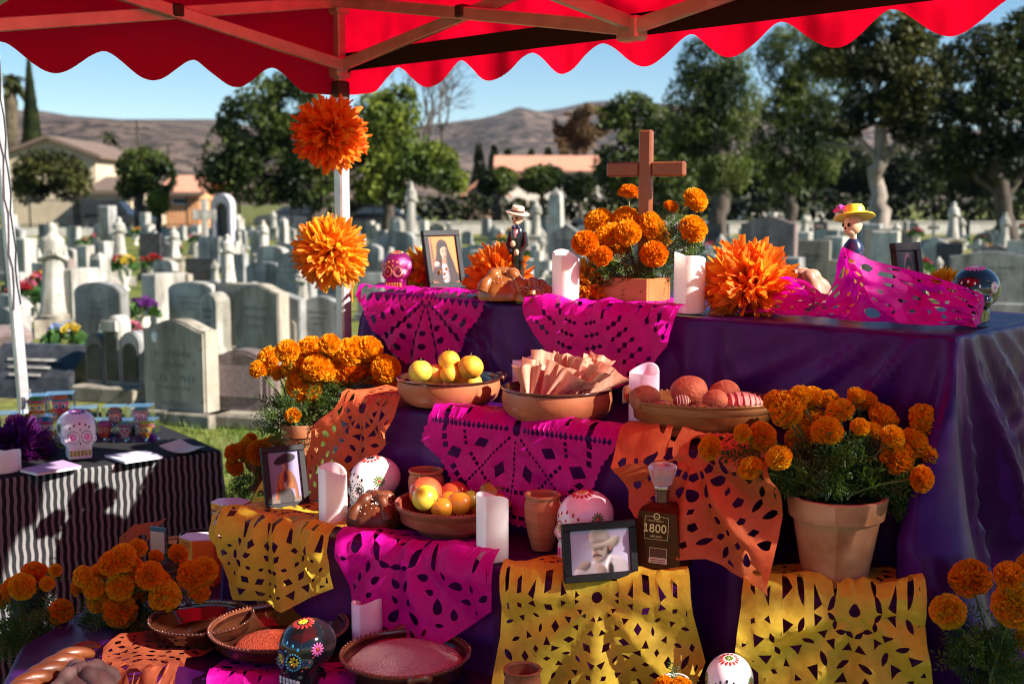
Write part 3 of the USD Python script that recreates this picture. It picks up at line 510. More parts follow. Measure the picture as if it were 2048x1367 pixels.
for s, w_, h_, z_ in ((0, 34, 74, 36), (-1, 22, 44, 24), (1, 22, 44, 24)): t.part('carved_arch', xf(upright(slab_poly('arch', w_ * k, h_ * k), .03, .006), (s * 32 * k, -.095, z_ * k)), STONE['tan'], smooth=25)
t.part('plinth', bbox((0, 0, .06), (120 * k, .4, .12)), STONE['grey'])
t, k = own('slant_marker', 'low black slanted marker at the left beside the leaning tent pole', 'headstone', 62, 790, -12)
t.part('stone', hull([(s * .42, y, z) for s in (-1, 1) for (y, z) in ((-.25, 0), (-.2, .18), (.12, .42), (.2, .42), (.25, 0))]), STONE['dark'], smooth=False)
for j in range(3): t.part('inscription', xf(box((0, 0, 0), (.5 - .1 * j, .004, .025)), (0, -.115 - .07 * j + .05, .31 - .055 * j), RX(-53)), STONE['white'], smooth=False)
t, k = own('headstone', 'reddish rough boulder stone cut off by the left edge', 'headstone', -8, 760, 0); t.part('stone', disp(bbox((0, 0, .25), (.5, .3, .5), .08), .03, 7), STONE['pink'])
t, k = own('statue', 'tall white praying statue with a veil standing on the left', 'statue', 100, 672, 22)
t.part('figure', xf(figure(186 * k, 1), (0, 0, 42 * k)), STONE['white'], smooth=60); t.part('pedestal', cat([bbox((0, 0, 18 * k), (.5, .45, 36 * k)), lathe([(.2, 34 * k), (.21, 42 * k), (.17, 46 * k)], 16)]), STONE['tan'])
t, k = own('statuette', 'white statuette standing on the wide flat-topped headstone', 'statue', 462, 711, 15); t.loc; t.part('figure', xf(figure(96 * k, 2), (-.05, 0, 147 * k)), STONE['white'], smooth=60)
t, k = own('arch_monument', 'tall lavender grey arch monument in the far rows', 'monument', 446, 492, -20)
v = upright(slab_poly('arch', 46 * k, 104 * k).difference(affinity.translate(slab_poly('arch', 28 * k, 80 * k), 0, 6 * k)), .35, .02); t.part('arch', v, M('lavender_stone', (.36, .33, .37), (.44, .4, .44), scale=3, rough=.8)); t.part('back_slab', xf(upright(slab_poly('arch', 28 * k, 80 * k), .08), (0, .08, 6 * k)), STONE['dark'])
for (x, yb, cols, lab, s) in [(118, 762, ('yellow', 'white', 'blue'), 'white vase of yellow, white and blue flowers beside the slanted marker', 1.35), (236, 770, ('pink', 'white'), 'stone vase with a big pink hydrangea head and white flowers', 1.5), (350, 808, ('white',), 'pale urn of white lilies in front of the tan headstone', 1.55), (398, 815, ('pink', 'red'), 'bunch of pink and coral flowers beside the pale urn', 1.2), (243, 580, ('red', 'yellow'), 'small vase of red flowers in the left rows', 1.7), (42, 660, ('red', 'pink'), 'bunch of red and pink flowers behind the leaning tent pole', 1.6), (278, 680, ('purple',), 'purple flower bunch beside the square pale pillar', 1.3), (300, 566, ('red',), 'dark red wreath of flowers beside the dark niche stone', 1.5)]:
    t, k = own('grave_flowers', lab, 'flowers', x, yb); t.part('vase', xf(vase_mesh(), s=s * .75), vase_m, smooth=50); bunch(t, cols, .3 * s * .75, .12 * s, x, 10, .05 * s)
# --- rows upon rows
r = np.random.default_rng(12); lab = {}
KINDS = [(('flat', 'grey'), 3), (('round', 'grey'), 3), (('serp', 'grey'), 3), (('flat', 'white'), 2.6), (('round', 'white'), 3.6), (('serp', 'tan'), 2), (('gable', 'white'), 1), (('flat', 'dark'), 1.1), (('serp', 'pink'), 1), (('cross', 'white'), 2.6), (('obelisk', 'white'), .9), (('pillar', 'white'), 2.6), (('pillar', 'grey'), 1.5), (('statue', 0), 2.4), (('statue', 2), 1.5), (('round', 'tan'), 2)]
wt = np.array([k[1] for k in KINDS]); wt = wt / wt.sum()
NM = {'flat': 'flat-topped', 'round': 'round-topped', 'serp': 'curved-topped', 'gable': 'gable-topped'}
n_row = 0
def nth(k): return f"{k}{'th' if 10 < k % 100 < 14 else {1: 'st', 2: 'nd', 3: 'rd'}.get(k % 10, 'th')}"
for row, (D, sp) in enumerate([(11.6, 1.3), (13.2, 1.25), (15, 1.15), (16.8, 1.1), (18.6, 1.08), (20.6, 1.08), (22.8, 1.1), (25.2, 1.12), (28, 1.2), (31, 1.3), (34.5, 1.4), (38.5, 1.55), (43, 1.7), (48, 1.85), (53.5, 2.0), (58, 2.3)]):
    half = (1100 if D > 18 else 1024) / FPX * D; col = fcol = 0
    for x in np.arange(-half, half, sp):
        x = x + r.uniform(-.4, .4); d = D + r.uniform(-.65, .65); yb = HORIZON + EYE * FPX / d; xp = 1024 + x / d * FPX
        yt = HORIZON + (EYE - .9) * FPX / d
        if xp > 700 and yt > 560 or xp > 640 and D < 17 or not -20 < xp < 2068: continue
        if any(abs(x - a_) < .5 and abs(d - b_) < .9 for a_, b_ in taken): continue
        key = KINDS[r.choice(len(KINDS), p=wt)][0]; s = r.uniform(.58, 1.0); col += 1
        tall = key[0] in ('statue', 'obelisk', 'cross'); where = f'{nth(col)} from the left in the {nth(row + 1)} row of graves'
        if key[0] in NM: l, nm = f'{NM[key[0]]} {dict(grey="grey", white="pale", tan="tan", dark="black", pink="pinkish")[key[1]]} headstone', 'headstone'; c = nm
        else: l = f'{"white" if key[1] in ("white", 0) else "greyish"} {dict(cross="stone cross", obelisk="obelisk", pillar="pillar stone", statue="statue on a pedestal")[key[0]]}'; c = dict(cross='cross', obelisk='monument', pillar='headstone', statue='statue')[key[0]]; nm = dict(cross='grave_cross', obelisk='obelisk', pillar='grave_marker', statue='statue')[key[0]]
        clone(PK[key], nm, f'{l}, {where}', c, (x, d, 0), r.uniform(-36, -20), (s * r.uniform(.9, 1.2), s, (.72 if tall else 1) * s * r.uniform(.8, 1.1)), group=l + 's in the rows'); n_row += 1
        if r.random() < .26:
            k, q = r.integers(7), r.uniform(.9, 1.5); l = f'{FB[k][1]} bouquet'; fcol += 1
            clone(FB[k][0], 'grave_bouquet', f'{l}, {nth(fcol)} from the left in the {nth(row + 1)} row of graves', 'flowers', (x + r.uniform(-.5, .5), d - .45, 0), r.uniform(0, 360), (q, q, q), group='bouquets on the graves')
# grass near the tables
n = 9000; x = r.uniform(-3.6, 0.2, n); y = r.uniform(4.6, 9.0, n); k = (x > -y * .47); x, y = x[k], y[k]; n = len(x)
a = r.random(n) * 6.28; h = r.uniform(.03, .08, n); P = np.stack([x, y, 0 * x], 1); sd = np.stack([np.cos(a), np.sin(a), 0 * a], 1) * .006; tip = np.stack([np.cos(a * 3) * .025, np.sin(a * 3) * .025, h], 1)
struct('grass', (np.stack([P - sd, P + sd, P + tip], 1).reshape(-1, 3), np.arange(3 * n).reshape(-1, 3)), M('grass_blade', (.09, .17, .015), (.2, .26, .03), scale=3, rough=.6, transl=.4, space='world', isl=.3), 'green grass blades between the tables and the graves', smooth=False, kind='stuff')

# ---- the tree right of the tent, beside the camera: it breaks the sun into patches over the lower steps
def shade_tree():
    q = np.random.default_rng(77); b = np.array([7.6, -.4, 0]); t = Thing('shade_tree', 'leafy tree right of the tent whose shadow breaks up the sunlight on the altar', 'tree', b)
    t.part('trunk', cat([tube([(0, 0, 0), (.1, .1, 1.6), (-.1, .3, 3.2), (0, .1, 5.8)], [.22, .18, .14, .05], 10), tube([(-.05, .2, 2.6), (-.3, 1.2, 3.8), (-.4, 2.0, 4.8)], [.11, .08, .03], 8), tube([(0, .2, 3.0), (.2, -.9, 4.0), (.3, -1.6, 4.7)], [.10, .07, .03], 8)]), bark_m, smooth=True)
    P = []
    for (c, r, n) in (((0, -1.05, 6.15), (1.0, 1.1, .78), 3800), ((-.1, .55, 5.55), (1.0, 1.0, .62), 3000), ((.1, -1.6, 5.4), (1.0, .9, .8), 1500), ((.2, -.2, 4.8), (1.0, 1.4, .6), 1700)):
        u = q.normal(size=(n, 3)); u /= np.linalg.norm(u, axis=1, keepdims=True); p = u * q.random((n, 1)) ** .4 * r + c; P.append(p[meshkit.fbm(p * 2.2, 2, 5) > .50])
    P = np.vstack(P); k = len(P); a = q.normal(size=(k, 3)); a /= np.linalg.norm(a, axis=1, keepdims=True); c = np.cross(a, q.normal(size=(k, 3))); c /= np.linalg.norm(c, axis=1, keepdims=True); s = .075
    t.part('crown', (np.stack([P - a * s, P + c * s * .45, P + a * s, P - c * s * .45], 1).reshape(-1, 3), quads(np.arange(4 * k).reshape(-1, 4))), LEAF['mid'], smooth=False)
shade_tree()

# ================================================================== THE RED TENT
def beam(p, q, w, h, up=(0, 0, 1)):
    p, q = np.asarray(p, float), np.asarray(q, float); d = q - p; L = np.linalg.norm(d); d /= L
    s = np.cross(d, up); s /= np.linalg.norm(s); u = np.cross(s, d)
    v, f = bbox((0, 0, 0), (L, w, h), min(w, h) * .14); return v @ np.array([d, s, u]) + (p + q) / 2, f
red_m = usdkit.material(stage, '/World/Looks/red_canopy', {
    'g': ('geometry', {}), 'n': ('noise_texture', dict(scale=5.0, detail=3.0)), 'r': ('rgb_ramp', dict(ramp=[(.3, (.26, .0006, .010)), (.7, (.33, .0010, .014))])),
    'p': ('principled_bsdf', dict(roughness=.6, specular_ior_level=.25)), 't': ('translucent_bsdf', dict(color=(.85, .001, .022))), 'm': ('mix_closure', dict(fac=.6)),
    'b': ('bump', dict(strength=.25, distance=.01))},
    [('g.position', 'n.vector'), ('n.fac', 'r.fac'), ('r.color', 'p.base_color'), ('n.fac', 'b.height'), ('b.normal', 'p.normal'), ('p.BSDF', 'm.closure1'), ('t.BSDF', 'm.closure2')], surface='m.closure')
alu = M('tent_aluminium', (.42, .41, .42), (.54, .53, .54), scale=14, rough=.38, metal=.55, bump=.1); black_pl = M('black_plastic', (.02, .02, .022), rough=.45); band_m = M('black_band', (.008, .007, .008), rough=.9)
C0 = np.array([-.557, 4.0]); TR, TL_ = np.array([.72, -.694]), np.array([-.694, -.72]); SIDE = 2.5
def C(a, b, z): q = C0 + TR * a + TL_ * b; return np.array([q[0], q[1], z])
peak = C(SIDE / 2, SIDE / 2, 3.3); EAVE, CREST, TROUGH = 2.36, 2.068, 1.998
tent = Thing('canopy_tent', 'red pop-up canopy tent with scalloped edges and a folding metal frame', 'tent', (*C0, 0))
def roof_panel(a, b, seed):
    n = 26; s = np.linspace(0, 1, n)[:, None, None]; t = np.linspace(0, 1, n)[None, :, None]
    V = (a + (b - a) * s) * (1 - t) + peak * t; sag = np.sin(np.pi * t[..., 0]) * .03 + (meshkit.fbm(V * [3, 3, 3], 3, seed) - .5) * .03 * (1 - t[..., 0]) * np.minimum(1, t[..., 0] * 8)
    V = V - np.stack([0 * sag, 0 * sag, sag], -1); return gridm(V)
cs = [C(0, 0, EAVE), C(SIDE, 0, EAVE), C(SIDE, SIDE, EAVE), C(0, SIDE, EAVE)]
for k in range(4): tent.wpart('roof_panel', roof_panel(cs[k], cs[(k + 1) % 4], k), red_m, smooth=True)
def valance(a, d, L, per, s0, out, seed):
    s = np.linspace(0, L, int(L / .012)); z0 = CREST - (CREST - TROUGH) * (.5 + .5 * np.cos((s - s0) / per * 2 * np.pi)) ** .85
    z0 = np.where(s < s0, TROUGH, z0); z0 = np.where(s > L - .05, TROUGH, z0)
    t = np.linspace(0, 1, 16)[:, None]; Z = EAVE + (z0 - EAVE)[None] * t
    w = (meshkit.fbm(np.stack([s * 6, s * 0, s * 0], -1), 3, seed) - .5) * .045
    O = out * 1.0; P = a[None, None] + d[None, None] * s[None, :, None] + O[None, None] * (w[None] * t + .012 * t + (meshkit.fbm(np.stack([s[None] * 4 + t * 2, t * 7 + 0 * s[None], 0 * s[None] + 0 * t], -1), 3, seed + 3) - .5) * .03 * np.sin(np.pi * t * .9))[..., None]
    return gridm(np.stack([P[..., 0], P[..., 1], Z], -1))
tent.wpart('valance', valance(C0, TR, SIDE, .272, .145, -TL_, 1), red_m, smooth=True)
tent.wpart('valance', valance(C0, TL_, SIDE, .283, .118, -TR, 2), red_m, smooth=True)
tent.wpart('valance', valance(C0 + TR * SIDE, TL_, SIDE, .283, .147, TR, 3), red_m, smooth=True)
tent.wpart('valance', valance(C0 + TL_ * SIDE, TR, SIDE, .272, .145, TL_, 4), red_m, smooth=True)
a = C(.02, .012, 0)[:2]; n = 40; s = np.linspace(0, SIDE - .04, n)
tent.wpart('hem_band', gridm(np.stack([np.stack([a[0] + TR[0] * s, a[1] + TR[1] * s, 0 * s + z], -1) for z in (CREST + .004, CREST + .062)])), band_m, smooth=False)  # thin black strip along the inner face of the right valance
lo, hi, ins = 2.083, 2.30, .05
for (i, j) in ((0, 0), (SIDE, 0), (0, SIDE), (SIDE, SIDE)):
    x = i + (ins if i == 0 else -ins) * 0 ; q = C(i + (.03 if i == 0 else -.03), j + (.03 if j == 0 else -.03), 0)
    lg = tent.wpart('leg', cat([beam(q, q + [0, 0, 2.0], .040, .040, up=(*TR, 0)), beam(q + [0, 0, 2.0], q + [0, 0, 2.31], .031, .031, up=(*TR, 0))]), alu)
    tent.wpart('foot_plate', beam(q + [0, 0, .006], q + [0, 0, .014], .11, .11, up=(*TR, 0)), alu, under=lg); q2 = q + [0, 0, lo]
    br = tent.wpart('slider_bracket', cat([beam(q2 - [0, 0, .035], q2 + [0, 0, .035], .058, .058, up=(*TR, 0))]), alu)
    tent.wpart('bolt', cat([xf(ell((0, 0, 0), .006, 1), q2 + [*(TR * sx * .03 + TL_ * .012 * sy), .012 * sy]) for sx in (-1, 1) for sy in (-1, 1)]), black_pl, under=br)
    tent.wpart('top_bracket', beam(q + [0, 0, hi - .05], q + [0, 0, hi + .02], .056, .056, up=(*TR, 0)), alu)
    tent.wpart('latch', beam(q + [0, 0, 1.985], q + [0, 0, 2.04], .05, .045, up=(*TR, 0)), black_pl)
def side_truss(a, b):                 # two scissor pairs between two corners
    A, B = np.asarray(a), np.asarray(b); Mx = (A + B) / 2
    for (p, q, sg) in ((A, Mx, 1), (B, Mx, -1)):
        w = np.cross((B - A) / np.linalg.norm(B - A), [0, 0, 1]) * .012
        P = lambda r, z, o: np.array([r[0], r[1], z]) + w * o
        tent.wpart('truss_bar', beam(P(p, hi - .01, 1), P(q, lo, 1), .018, .036), alu); tent.wpart('truss_bar', beam(P(p, lo, -1), P(q, hi - .01, -1), .018, .036), alu)
        m = P((p + q) / 2, (hi + lo) / 2, 0); tent.wpart('pivot', cat([beam(m - w * 2.2, m + w * 2.2, .036, .036)]), black_pl)
    tent.wpart('joint', beam(np.array([*Mx[:2], lo - .03]), np.array([*Mx[:2], lo + .03]), .05, .07, up=(*TR, 0)), alu); tent.wpart('joint', beam(np.array([*Mx[:2], hi - .04]), np.array([*Mx[:2], hi + .02]), .05, .07, up=(*TR, 0)), alu)
side_truss(C(.03, .055, 0), C(SIDE - .03, .065, 0)); side_truss(C(.055, .03, 0), C(.065, SIDE - .03, 0))
mid = [C(SIDE / 2, .04, lo), C(.04, SIDE / 2, lo)]
for m in mid: tent.wpart('truss_bar', beam(m + [0, 0, .01], C(SIDE / 2, SIDE / 2, 2.26), .018, .036), alu)
tent.wpart('centre_pole', beam(C(SIDE / 2, SIDE / 2, 2.2), peak - [0, 0, .03], .03, .03, up=(1, 0, 0)), alu)
# the neighbouring tent's leg at the far left, leaning a little
p, q = onz(46, 905, .0) * [1, 1, 0], None; D = 4.9; p = at(44, 405, D) * [1, 1, 0]; top = at(-14, 100, D)
t = Thing('tent_leg', 'leaning grey metal tent leg with a hook at the far left edge', 'pole', p)
t.wpart('leg', beam(p, top, .042, .042, up=(.8, .6, 0)), alu); h = at(44, 800, D); h = p + (top - p) * ((h[2]) / top[2])
t.wpart('hook', tube([h + [.02, -.02, .0], h + [.035, -.03, -.01], h + [.045, -.03, .02], h + [.04, -.03, .05]], .005, 6), alu); t.wpart('cord', tube([p + (top - p) * k + np.array([.03, -.03, 0]) * (1 + .3 * math.sin(k * 60)) for k in np.linspace(.55, .98, 14)], .004, 5), black_pl)

# ================================================================== THE STEPPED ALTAR: satin cloths over boxes
Z4, Z3, Z2, Z1, ZT = EYE - .29, EYE - .55, EYE - .83, EYE - 1.08, EYE - .90
satin = usdkit.material(stage, '/World/Looks/purple_satin', {
    'tc': ('texture_coordinate', {}), 'n': ('noise_texture', dict(scale=11.0, detail=5.0, roughness=.55, distortion=.6)), 'n2': ('noise_texture', dict(scale=900.0, detail=1.0)),
    'r': ('rgb_ramp', dict(ramp=[(.3, (.028, .0020, .052)), (.7, (.048, .0038, .080))])),
    'b': ('bump', dict(strength=.4, distance=.004)), 'p': ('principled_bsdf', dict(roughness=.36, specular_ior_level=.42, specular_tint=(.7, .3, 1.0), sheen_weight=0.0))},
    [('tc.object', 'n.vector'), ('tc.object', 'n2.vector'), ('n.fac', 'r.fac'), ('r.color', 'p.base_color'), ('n.fac', 'b.height'), ('b.normal', 'p.normal')], surface='p.BSDF')
def resample(P, ds):
    P = np.asarray(P, float); L = np.r_[0, np.cumsum(np.linalg.norm(np.diff(P, axis=0), axis=1))]; s = np.linspace(0, L[-1], max(3, int(L[-1] / ds)))
    return np.stack([np.interp(s, L, P[:, k]) for k in range(2)], 1), s, L
def smooth1(a, k):
    if k < 1: return a
    w = np.hanning(2 * k + 3)[1:-1]; w /= w.sum(); return np.stack([np.convolve(np.r_[[a[0, c]] * k, a[:, c], [a[-1, c]] * k], w, 'valid') for c in range(a.shape[1])], 1)
def merge(v, f):
    _, i, inv = np.unique(np.round(v, 6), axis=0, return_index=True, return_inverse=True); f = inv.ravel()[f]; k = (f[:, 0] != f[:, 1]) & (f[:, 1] != f[:, 2]) & (f[:, 0] != f[:, 2]); return v[i], f[k]
def drape(poly, z, zbot, flare=.05, amp=.02, lam=.11, seed=0, corner=0.0, top=True, ds=.012, rows=46, cw=.16, creep=None):
    """A cloth over a box: poly runs along the open edge (outside on the right hand side walking along it)."""
    P, s, L = resample(poly, ds); T = np.gradient(P, axis=0); T /= np.linalg.norm(T, axis=1, keepdims=True); Nn = np.stack([T[:, 1], -T[:, 0]], 1)
    Nn = smooth1(Nn, 4); Nn /= np.linalg.norm(Nn, axis=1, keepdims=True); P = smooth1(P, 1)
    H = z - zbot; r = .014; d = np.r_[-r, -r * .45, 0, .006, .015, np.linspace(.03, H, rows)][:, None]
    out = np.where(d < 0, -r + (r + d) * 0 + np.sqrt(np.maximum(r * r - d * d, 0)) * 0, 0)
    th = np.clip((d + r) / (2.2 * r), 0, 1) * np.pi / 2; off = -r + r * np.sin(th); zz = z - (r - r * np.cos(th)) - np.maximum(d - 1.2 * r, 0)
    dd = np.maximum(d, 0); u = s[None]
    ph = meshkit.fbm(np.stack([u * 4 + 0 * dd, dd * 1.5 + 0 * u, 0 * u + 0 * dd], -1), 3, seed) * 9
    f = .7 * (1 - np.abs(np.sin(u / lam * np.pi * (1 - .15 * dd) + ph * .5)) ** .8) + .3 * (1 - np.abs(np.sin(u / lam * 2.3 * np.pi + dd * 2 + ph)))
    a = amp * np.minimum(1, dd / .25) ** .8 * (.35 + .9 * meshkit.fbm(np.stack([u * 3 + 7 + 0 * dd, dd * 2 + 0 * u, 0 * u + 0 * dd], -1), 2, seed + 5))
    off = off + flare * dd - a * f
    if corner:
        for c in L[1:-1]:
            g = np.exp(-((u - c) / (cw + .25 * dd)) ** 2); al = (u - c) / (dd * .55 + .07)
            off = off + corner * np.minimum(dd / .35, 1.3) * g * (.50 + .62 * (1 - 2 * np.abs(np.sin(al * 2.7 + .3 * np.sin(dd * 5))) ** .75) + .25 * (1 - 2 * np.abs(np.sin(al * 5.9 + 1)) ** .8))
    zz = zz + (meshkit.fbm(np.stack([u * 7 + 0 * dd, dd * 7 + 0 * u, 0 * u + 0 * dd], -1), 2, seed + 9) - .5) * .004
    V = np.stack([P[None, :, 0] + Nn[None, :, 0] * off, P[None, :, 1] + Nn[None, :, 1] * off, zz + 0 * off], -1)
    m = [gridm(V)]; m[0] = (m[0][0], m[0][1][:, ::-1])
    if top:
        E = V[0]; pl = Polygon(E[:, :2]).buffer(0); tv, tf = sheet_mesh(pl, .05)
        m.append((np.c_[tv, np.full(len(tv), z)], tf))
    return merge(*cat(m))
def tri_poly(p):
    if p.is_empty or p.area < 1e-9: return None
    return trimesh.creation.triangulate_polygon(p, engine='earcut')
def sheet_mesh(poly, cell):
    """A flat sheet with holes, cut into cells so that it can be bent."""
    V, F, n = [], [], 0
    def go(p, x0, y0, x1, y1):
        nonlocal n
        p = shapely.clip_by_rect(p, x0, y0, x1, y1)
        if p.is_empty: return
        full = abs(p.area - (x1 - x0) * (y1 - y0)) < 1e-10
        if max(x1 - x0, y1 - y0) <= cell * 1.01:
            if full: V.append([[x0, y0], [x1, y0], [x1, y1], [x0, y1]]); F.append(np.array([[0, 1, 2], [0, 2, 3]]) + n); n += 4; return
            for g in getattr(p, 'geoms', [p]):
                if g.geom_type != 'Polygon' or g.area < 1e-9: continue
                v, f = tri_poly(g); V.append(v); F.append(np.asarray(f) + n); n += len(v)
            return
        if x1 - x0 >= y1 - y0: m = (x0 + x1) / 2; go(p, x0, y0, m, y1); go(p, m, y0, x1, y1)
        else: m = (y0 + y1) / 2; go(p, x0, y0, x1, m); go(p, x0, m, x1, y1)
    x0, y0, x1, y1 = poly.bounds; k = cell * 2 ** math.ceil(math.log2(max(x1 - x0, y1 - y0) / cell)); go(poly, x0 - 1e-4, y0 - 1e-4, x0 - 1e-4 + k, y0 - 1e-4 + k)
    v, f = np.vstack(V), np.vstack(F); _, i, inv = np.unique(np.round(v, 6), axis=0, return_index=True, return_inverse=True); f = inv.ravel()[f]
    k = (f[:, 0] != f[:, 1]) & (f[:, 1] != f[:, 2]) & (f[:, 0] != f[:, 2]); f = f[k]; v = v[i]
    a = np.cross(v[f[:, 1]] - v[f[:, 0]], v[f[:, 2]] - v[f[:, 0]]); f[a < 0] = f[a < 0][:, ::-1]; return v, f
def XY(x, y, z): return onz(x, y, z)[:2]
class Tier:                           # one stretch of a step's front edge: E0 + u s, o outwards
    def __init__(s, a, b, z, flare):
        s.E0, e = XY(*a, z), XY(*b, z); s.L = np.linalg.norm(e - s.E0); s.u = (e - s.E0) / s.L; s.o = np.array([s.u[1], -s.u[0]]); s.z, s.flare = z, flare
    def inv(s, x, y):                 # pixel -> (along, down); negative = back on the top
        p = onz(x, y, s.z)[:2] - s.E0; q = p @ s.o
        if q < 0: return np.array([p @ s.u, q])
        d, e = ray(x, y), np.array([0, 0, EYE]); A = np.stack([d, -np.r_[s.u, 0], -np.r_[s.o * s.flare, -1.0]], 1); k = np.linalg.solve(A, np.r_[s.E0, s.z] - e); return np.array([k[1], k[2]])
    def pos(s, a, q, lift=.008):      # (along, down) -> point on the draped sheet, and its outward normal
        R = .018; k = q + R * .6; th = np.clip(k / R, 0, np.pi / 2); dn = np.maximum(k - R * np.pi / 2, 0); bk = np.minimum(k, 0)
        o = bk - R + R * np.sin(th) + s.flare * dn; z = s.z - R + R * np.cos(th) - dn
        N = np.stack([s.o[0] * np.sin(th), s.o[1] * np.sin(th), np.cos(th)], -1)
        return np.stack([s.E0[0] + s.u[0] * a + s.o[0] * o, s.E0[1] + s.u[1] * a + s.o[1] * o, z], -1) + N * lift, N
t4 = Tier((732, 584), (1914, 673), Z4, .05); t3 = Tier((690, 801), (1500, 903), Z3, .06); t2a = Tier((445, 1040), (1004, 1136), Z2, .07); t2b = Tier((1020, 1153), (1385, 1166), Z2, .06); t2c = Tier((1492, 1180), (1846, 1198), Z2, .05); t1 = Tier((-160, 1452), (2100, 1456), Z1, .05)
def ends(t, back): a, b = t.E0, t.E0 + t.u * t.L; return [a - t.o * back, a, b, b - t.o * back]
def cloth(label, t, back, zb, poly=None, **k): single('satin_cloth', label, 'cloth', drape(poly if poly is not None else ends(t, back), t.z, zb, flare=t.flare, **k), satin, 'purple satin cloths over the altar', smooth=True)
e4 = ends(t4, .62); e4[3] = e4[2] + (e4[3] - e4[2]) * 1.1
cloth('purple satin cloth on the topmost step, falling in folds at its right corner', t4, .62, .04, e4, amp=.034, lam=.22, seed=1, corner=.112, rows=80, cw=.34)
cloth('purple satin cloth on the second step from the top, under the clay bowls', t3, .42, Z2 - .2, amp=.010, lam=.2, seed=2, corner=.02)
cloth('purple satin cloth under the left part of the third step, below the bread and fruit', t2a, .46, Z1 - .25, amp=.012, lam=.2, seed=3, corner=.015)
cloth('purple satin cloth under the moustached man portrait and the liquor bottle', t2b, .36, Z1 - .3, amp=.016, lam=.17, seed=4, corner=.03, cw=.08)
cloth('purple satin cloth under the large flower pot', t2c, .36, Z1 - .3, amp=.016, lam=.17, seed=5, corner=.03, cw=.08)
cloth('dark purple satin cloth on the lowest step under the glazed dishes', t1, .9, .05, [XY(440, 1135, Z1), XY(230, 1180, Z1), XY(40, 1290, Z1), XY(-40, 1450, Z1), XY(2100, 1456, Z1), XY(2100, 1456, Z1) - t1.o * .5], amp=.012, lam=.2, seed=6)
tm = Tier((1360, 1096), (1520, 1092), Z2 + .004, .16)
cloth('bunched shiny purple satin hanging in deep folds between the bottle and the large pot', tm, .2, Z1 - .3, amp=.085, lam=.075, seed=9, ds=.006)
board = M('raw_board', (.3, .22, .14), (.4, .3, .2), scale=6, rough=.8)
for t, b, h, nm in ((t4, .58, Z4, 'topmost'), (t3, .38, Z3, 'second')): pass
# ---- paper cut-outs
def paper_mat(n, c, tc, tr=.48): return M('paper_' + n, c, tuple(min(1, x * 1.18 + .004) for x in c), scale=60, rough=.5, bump=.35, bscale=30, transl=tr, tcol=tc, spec=.35, space='world', detail=5)
PM = {'magenta': paper_mat('magenta', (.74, .002, .38), (.95, .002, .5)), 'orange': paper_mat('orange', (.80, .17, .06), (.95, .25, .09)), 'yellow': paper_mat('yellow', (.84, .58, .05), (.96, .72, .09)), 'rust': paper_mat('rust', (.42, .10, .04), (.6, .12, .05))}
def dia(x, y, w, h, a=0.0): return affinity.rotate(Polygon([(x - w / 2, y), (x, y - h / 2), (x + w / 2, y), (x, y + h / 2)]), a, (x, y), use_radians=True)
def drop(x, y, w, h, a=0.0):
    t = np.linspace(0, 2 * np.pi, 15)[:-1]; return affinity.rotate(Polygon(np.stack([x + w / 2 * np.sin(t) * np.sin(t / 2) ** .8, y + h / 2 * np.cos(t)], 1)).buffer(0), a, (x, y), use_radians=True)
def lens(x, y, w, h, a=0.0):
    t = np.linspace(-1, 1, 7); return affinity.rotate(Polygon(np.r_[np.stack([x + w / 2 * (1 - t ** 2), y + t * h / 2], 1), np.stack([x - w / 2 * (1 - t ** 2), y + t * h / 2], 1)[::-1][1:-1]]), a, (x, y), use_radians=True)
def tri_(x, y, w, h, a=0.0): return affinity.rotate(Polygon([(x - w / 2, y - h / 2), (x + w / 2, y - h / 2), (x, y + h / 2)]), a, (x, y), use_radians=True)
def circ(x, y, r): return Point(x, y).buffer(r, 4)
def around(shapes, n, mirror=True, a0=0.0):
    out = []
    for k in range(n):
        for s in shapes:
            out.append(affinity.rotate(s, a0 + 2 * np.pi * k / n, (0, 0), use_radians=True))
            if mirror: out.append(affinity.rotate(affinity.scale(s, 1, -1, origin=(0, 0)), a0 + 2 * np.pi * k / n, (0, 0), use_radians=True))
    return out
def pat_chain(R):                     # arms of diamonds growing outwards, joined corner to corner
    S = []; r_ = .022
    while r_ < R: w = .012 + r_ * .105; S.append(dia(r_, 0, w * 1.4, w)); r_ += w * 1.28
    T = [dia(R * q, R * q * .30 + .0, .016 + .02 * q, .014 + .016 * q, .5) for q in (.3, .42, .55, .68, .82, .96)]
    return around(S, 10, False) + around(T, 10, True) + [circ(0, 0, .006)]
def pat_web(R):                       # rings of dumb-bells, seen as a cobweb
    out = []
    for i, r_ in enumerate(np.arange(.05, R, .034)):
        n = 14; L = 2 * np.pi * r_ / n * .82
        w = min(.019, .007 + r_ * .055); d = shapely.union_all([dia(r_, 0, w, w * 1.25), dia(r_, L * .28, w * .8, w * 1.1), dia(r_, -L * .28, w * .8, w * 1.1), sbox(r_ - .0014, -L * .38, r_ + .0014, L * .38)]); out += around([d], n, False, (i % 2) * 0)
    return out + around([dia(.025, 0, .012, .007)], 12, False)
def pat_lace(R):                      # chains of small diamonds with large lozenges between
    S = []; r_ = .03
    while r_ < R: S.append(dia(r_, 0, .011 + .004 * (int(r_ * 100) % 2), .010)); r_ += .0135
    B = [dia(R * .34, R * .15, .05, .03, .42), dia(R * .62, R * .27, .055, .036, .42), dia(R * .90, R * .38, .05, .036, .42)]
    Z = [dia(R * .72, R * q, .026, .020, .785) for q in (.04, .115, .19)] + [dia(R * .5, R * q, .016, .014, .785) for q in (.05, .10, .15)]
    return around(S, 8, False) + around(B, 8, False) + around(Z, 8, True) + [circ(0, 0, .014)]
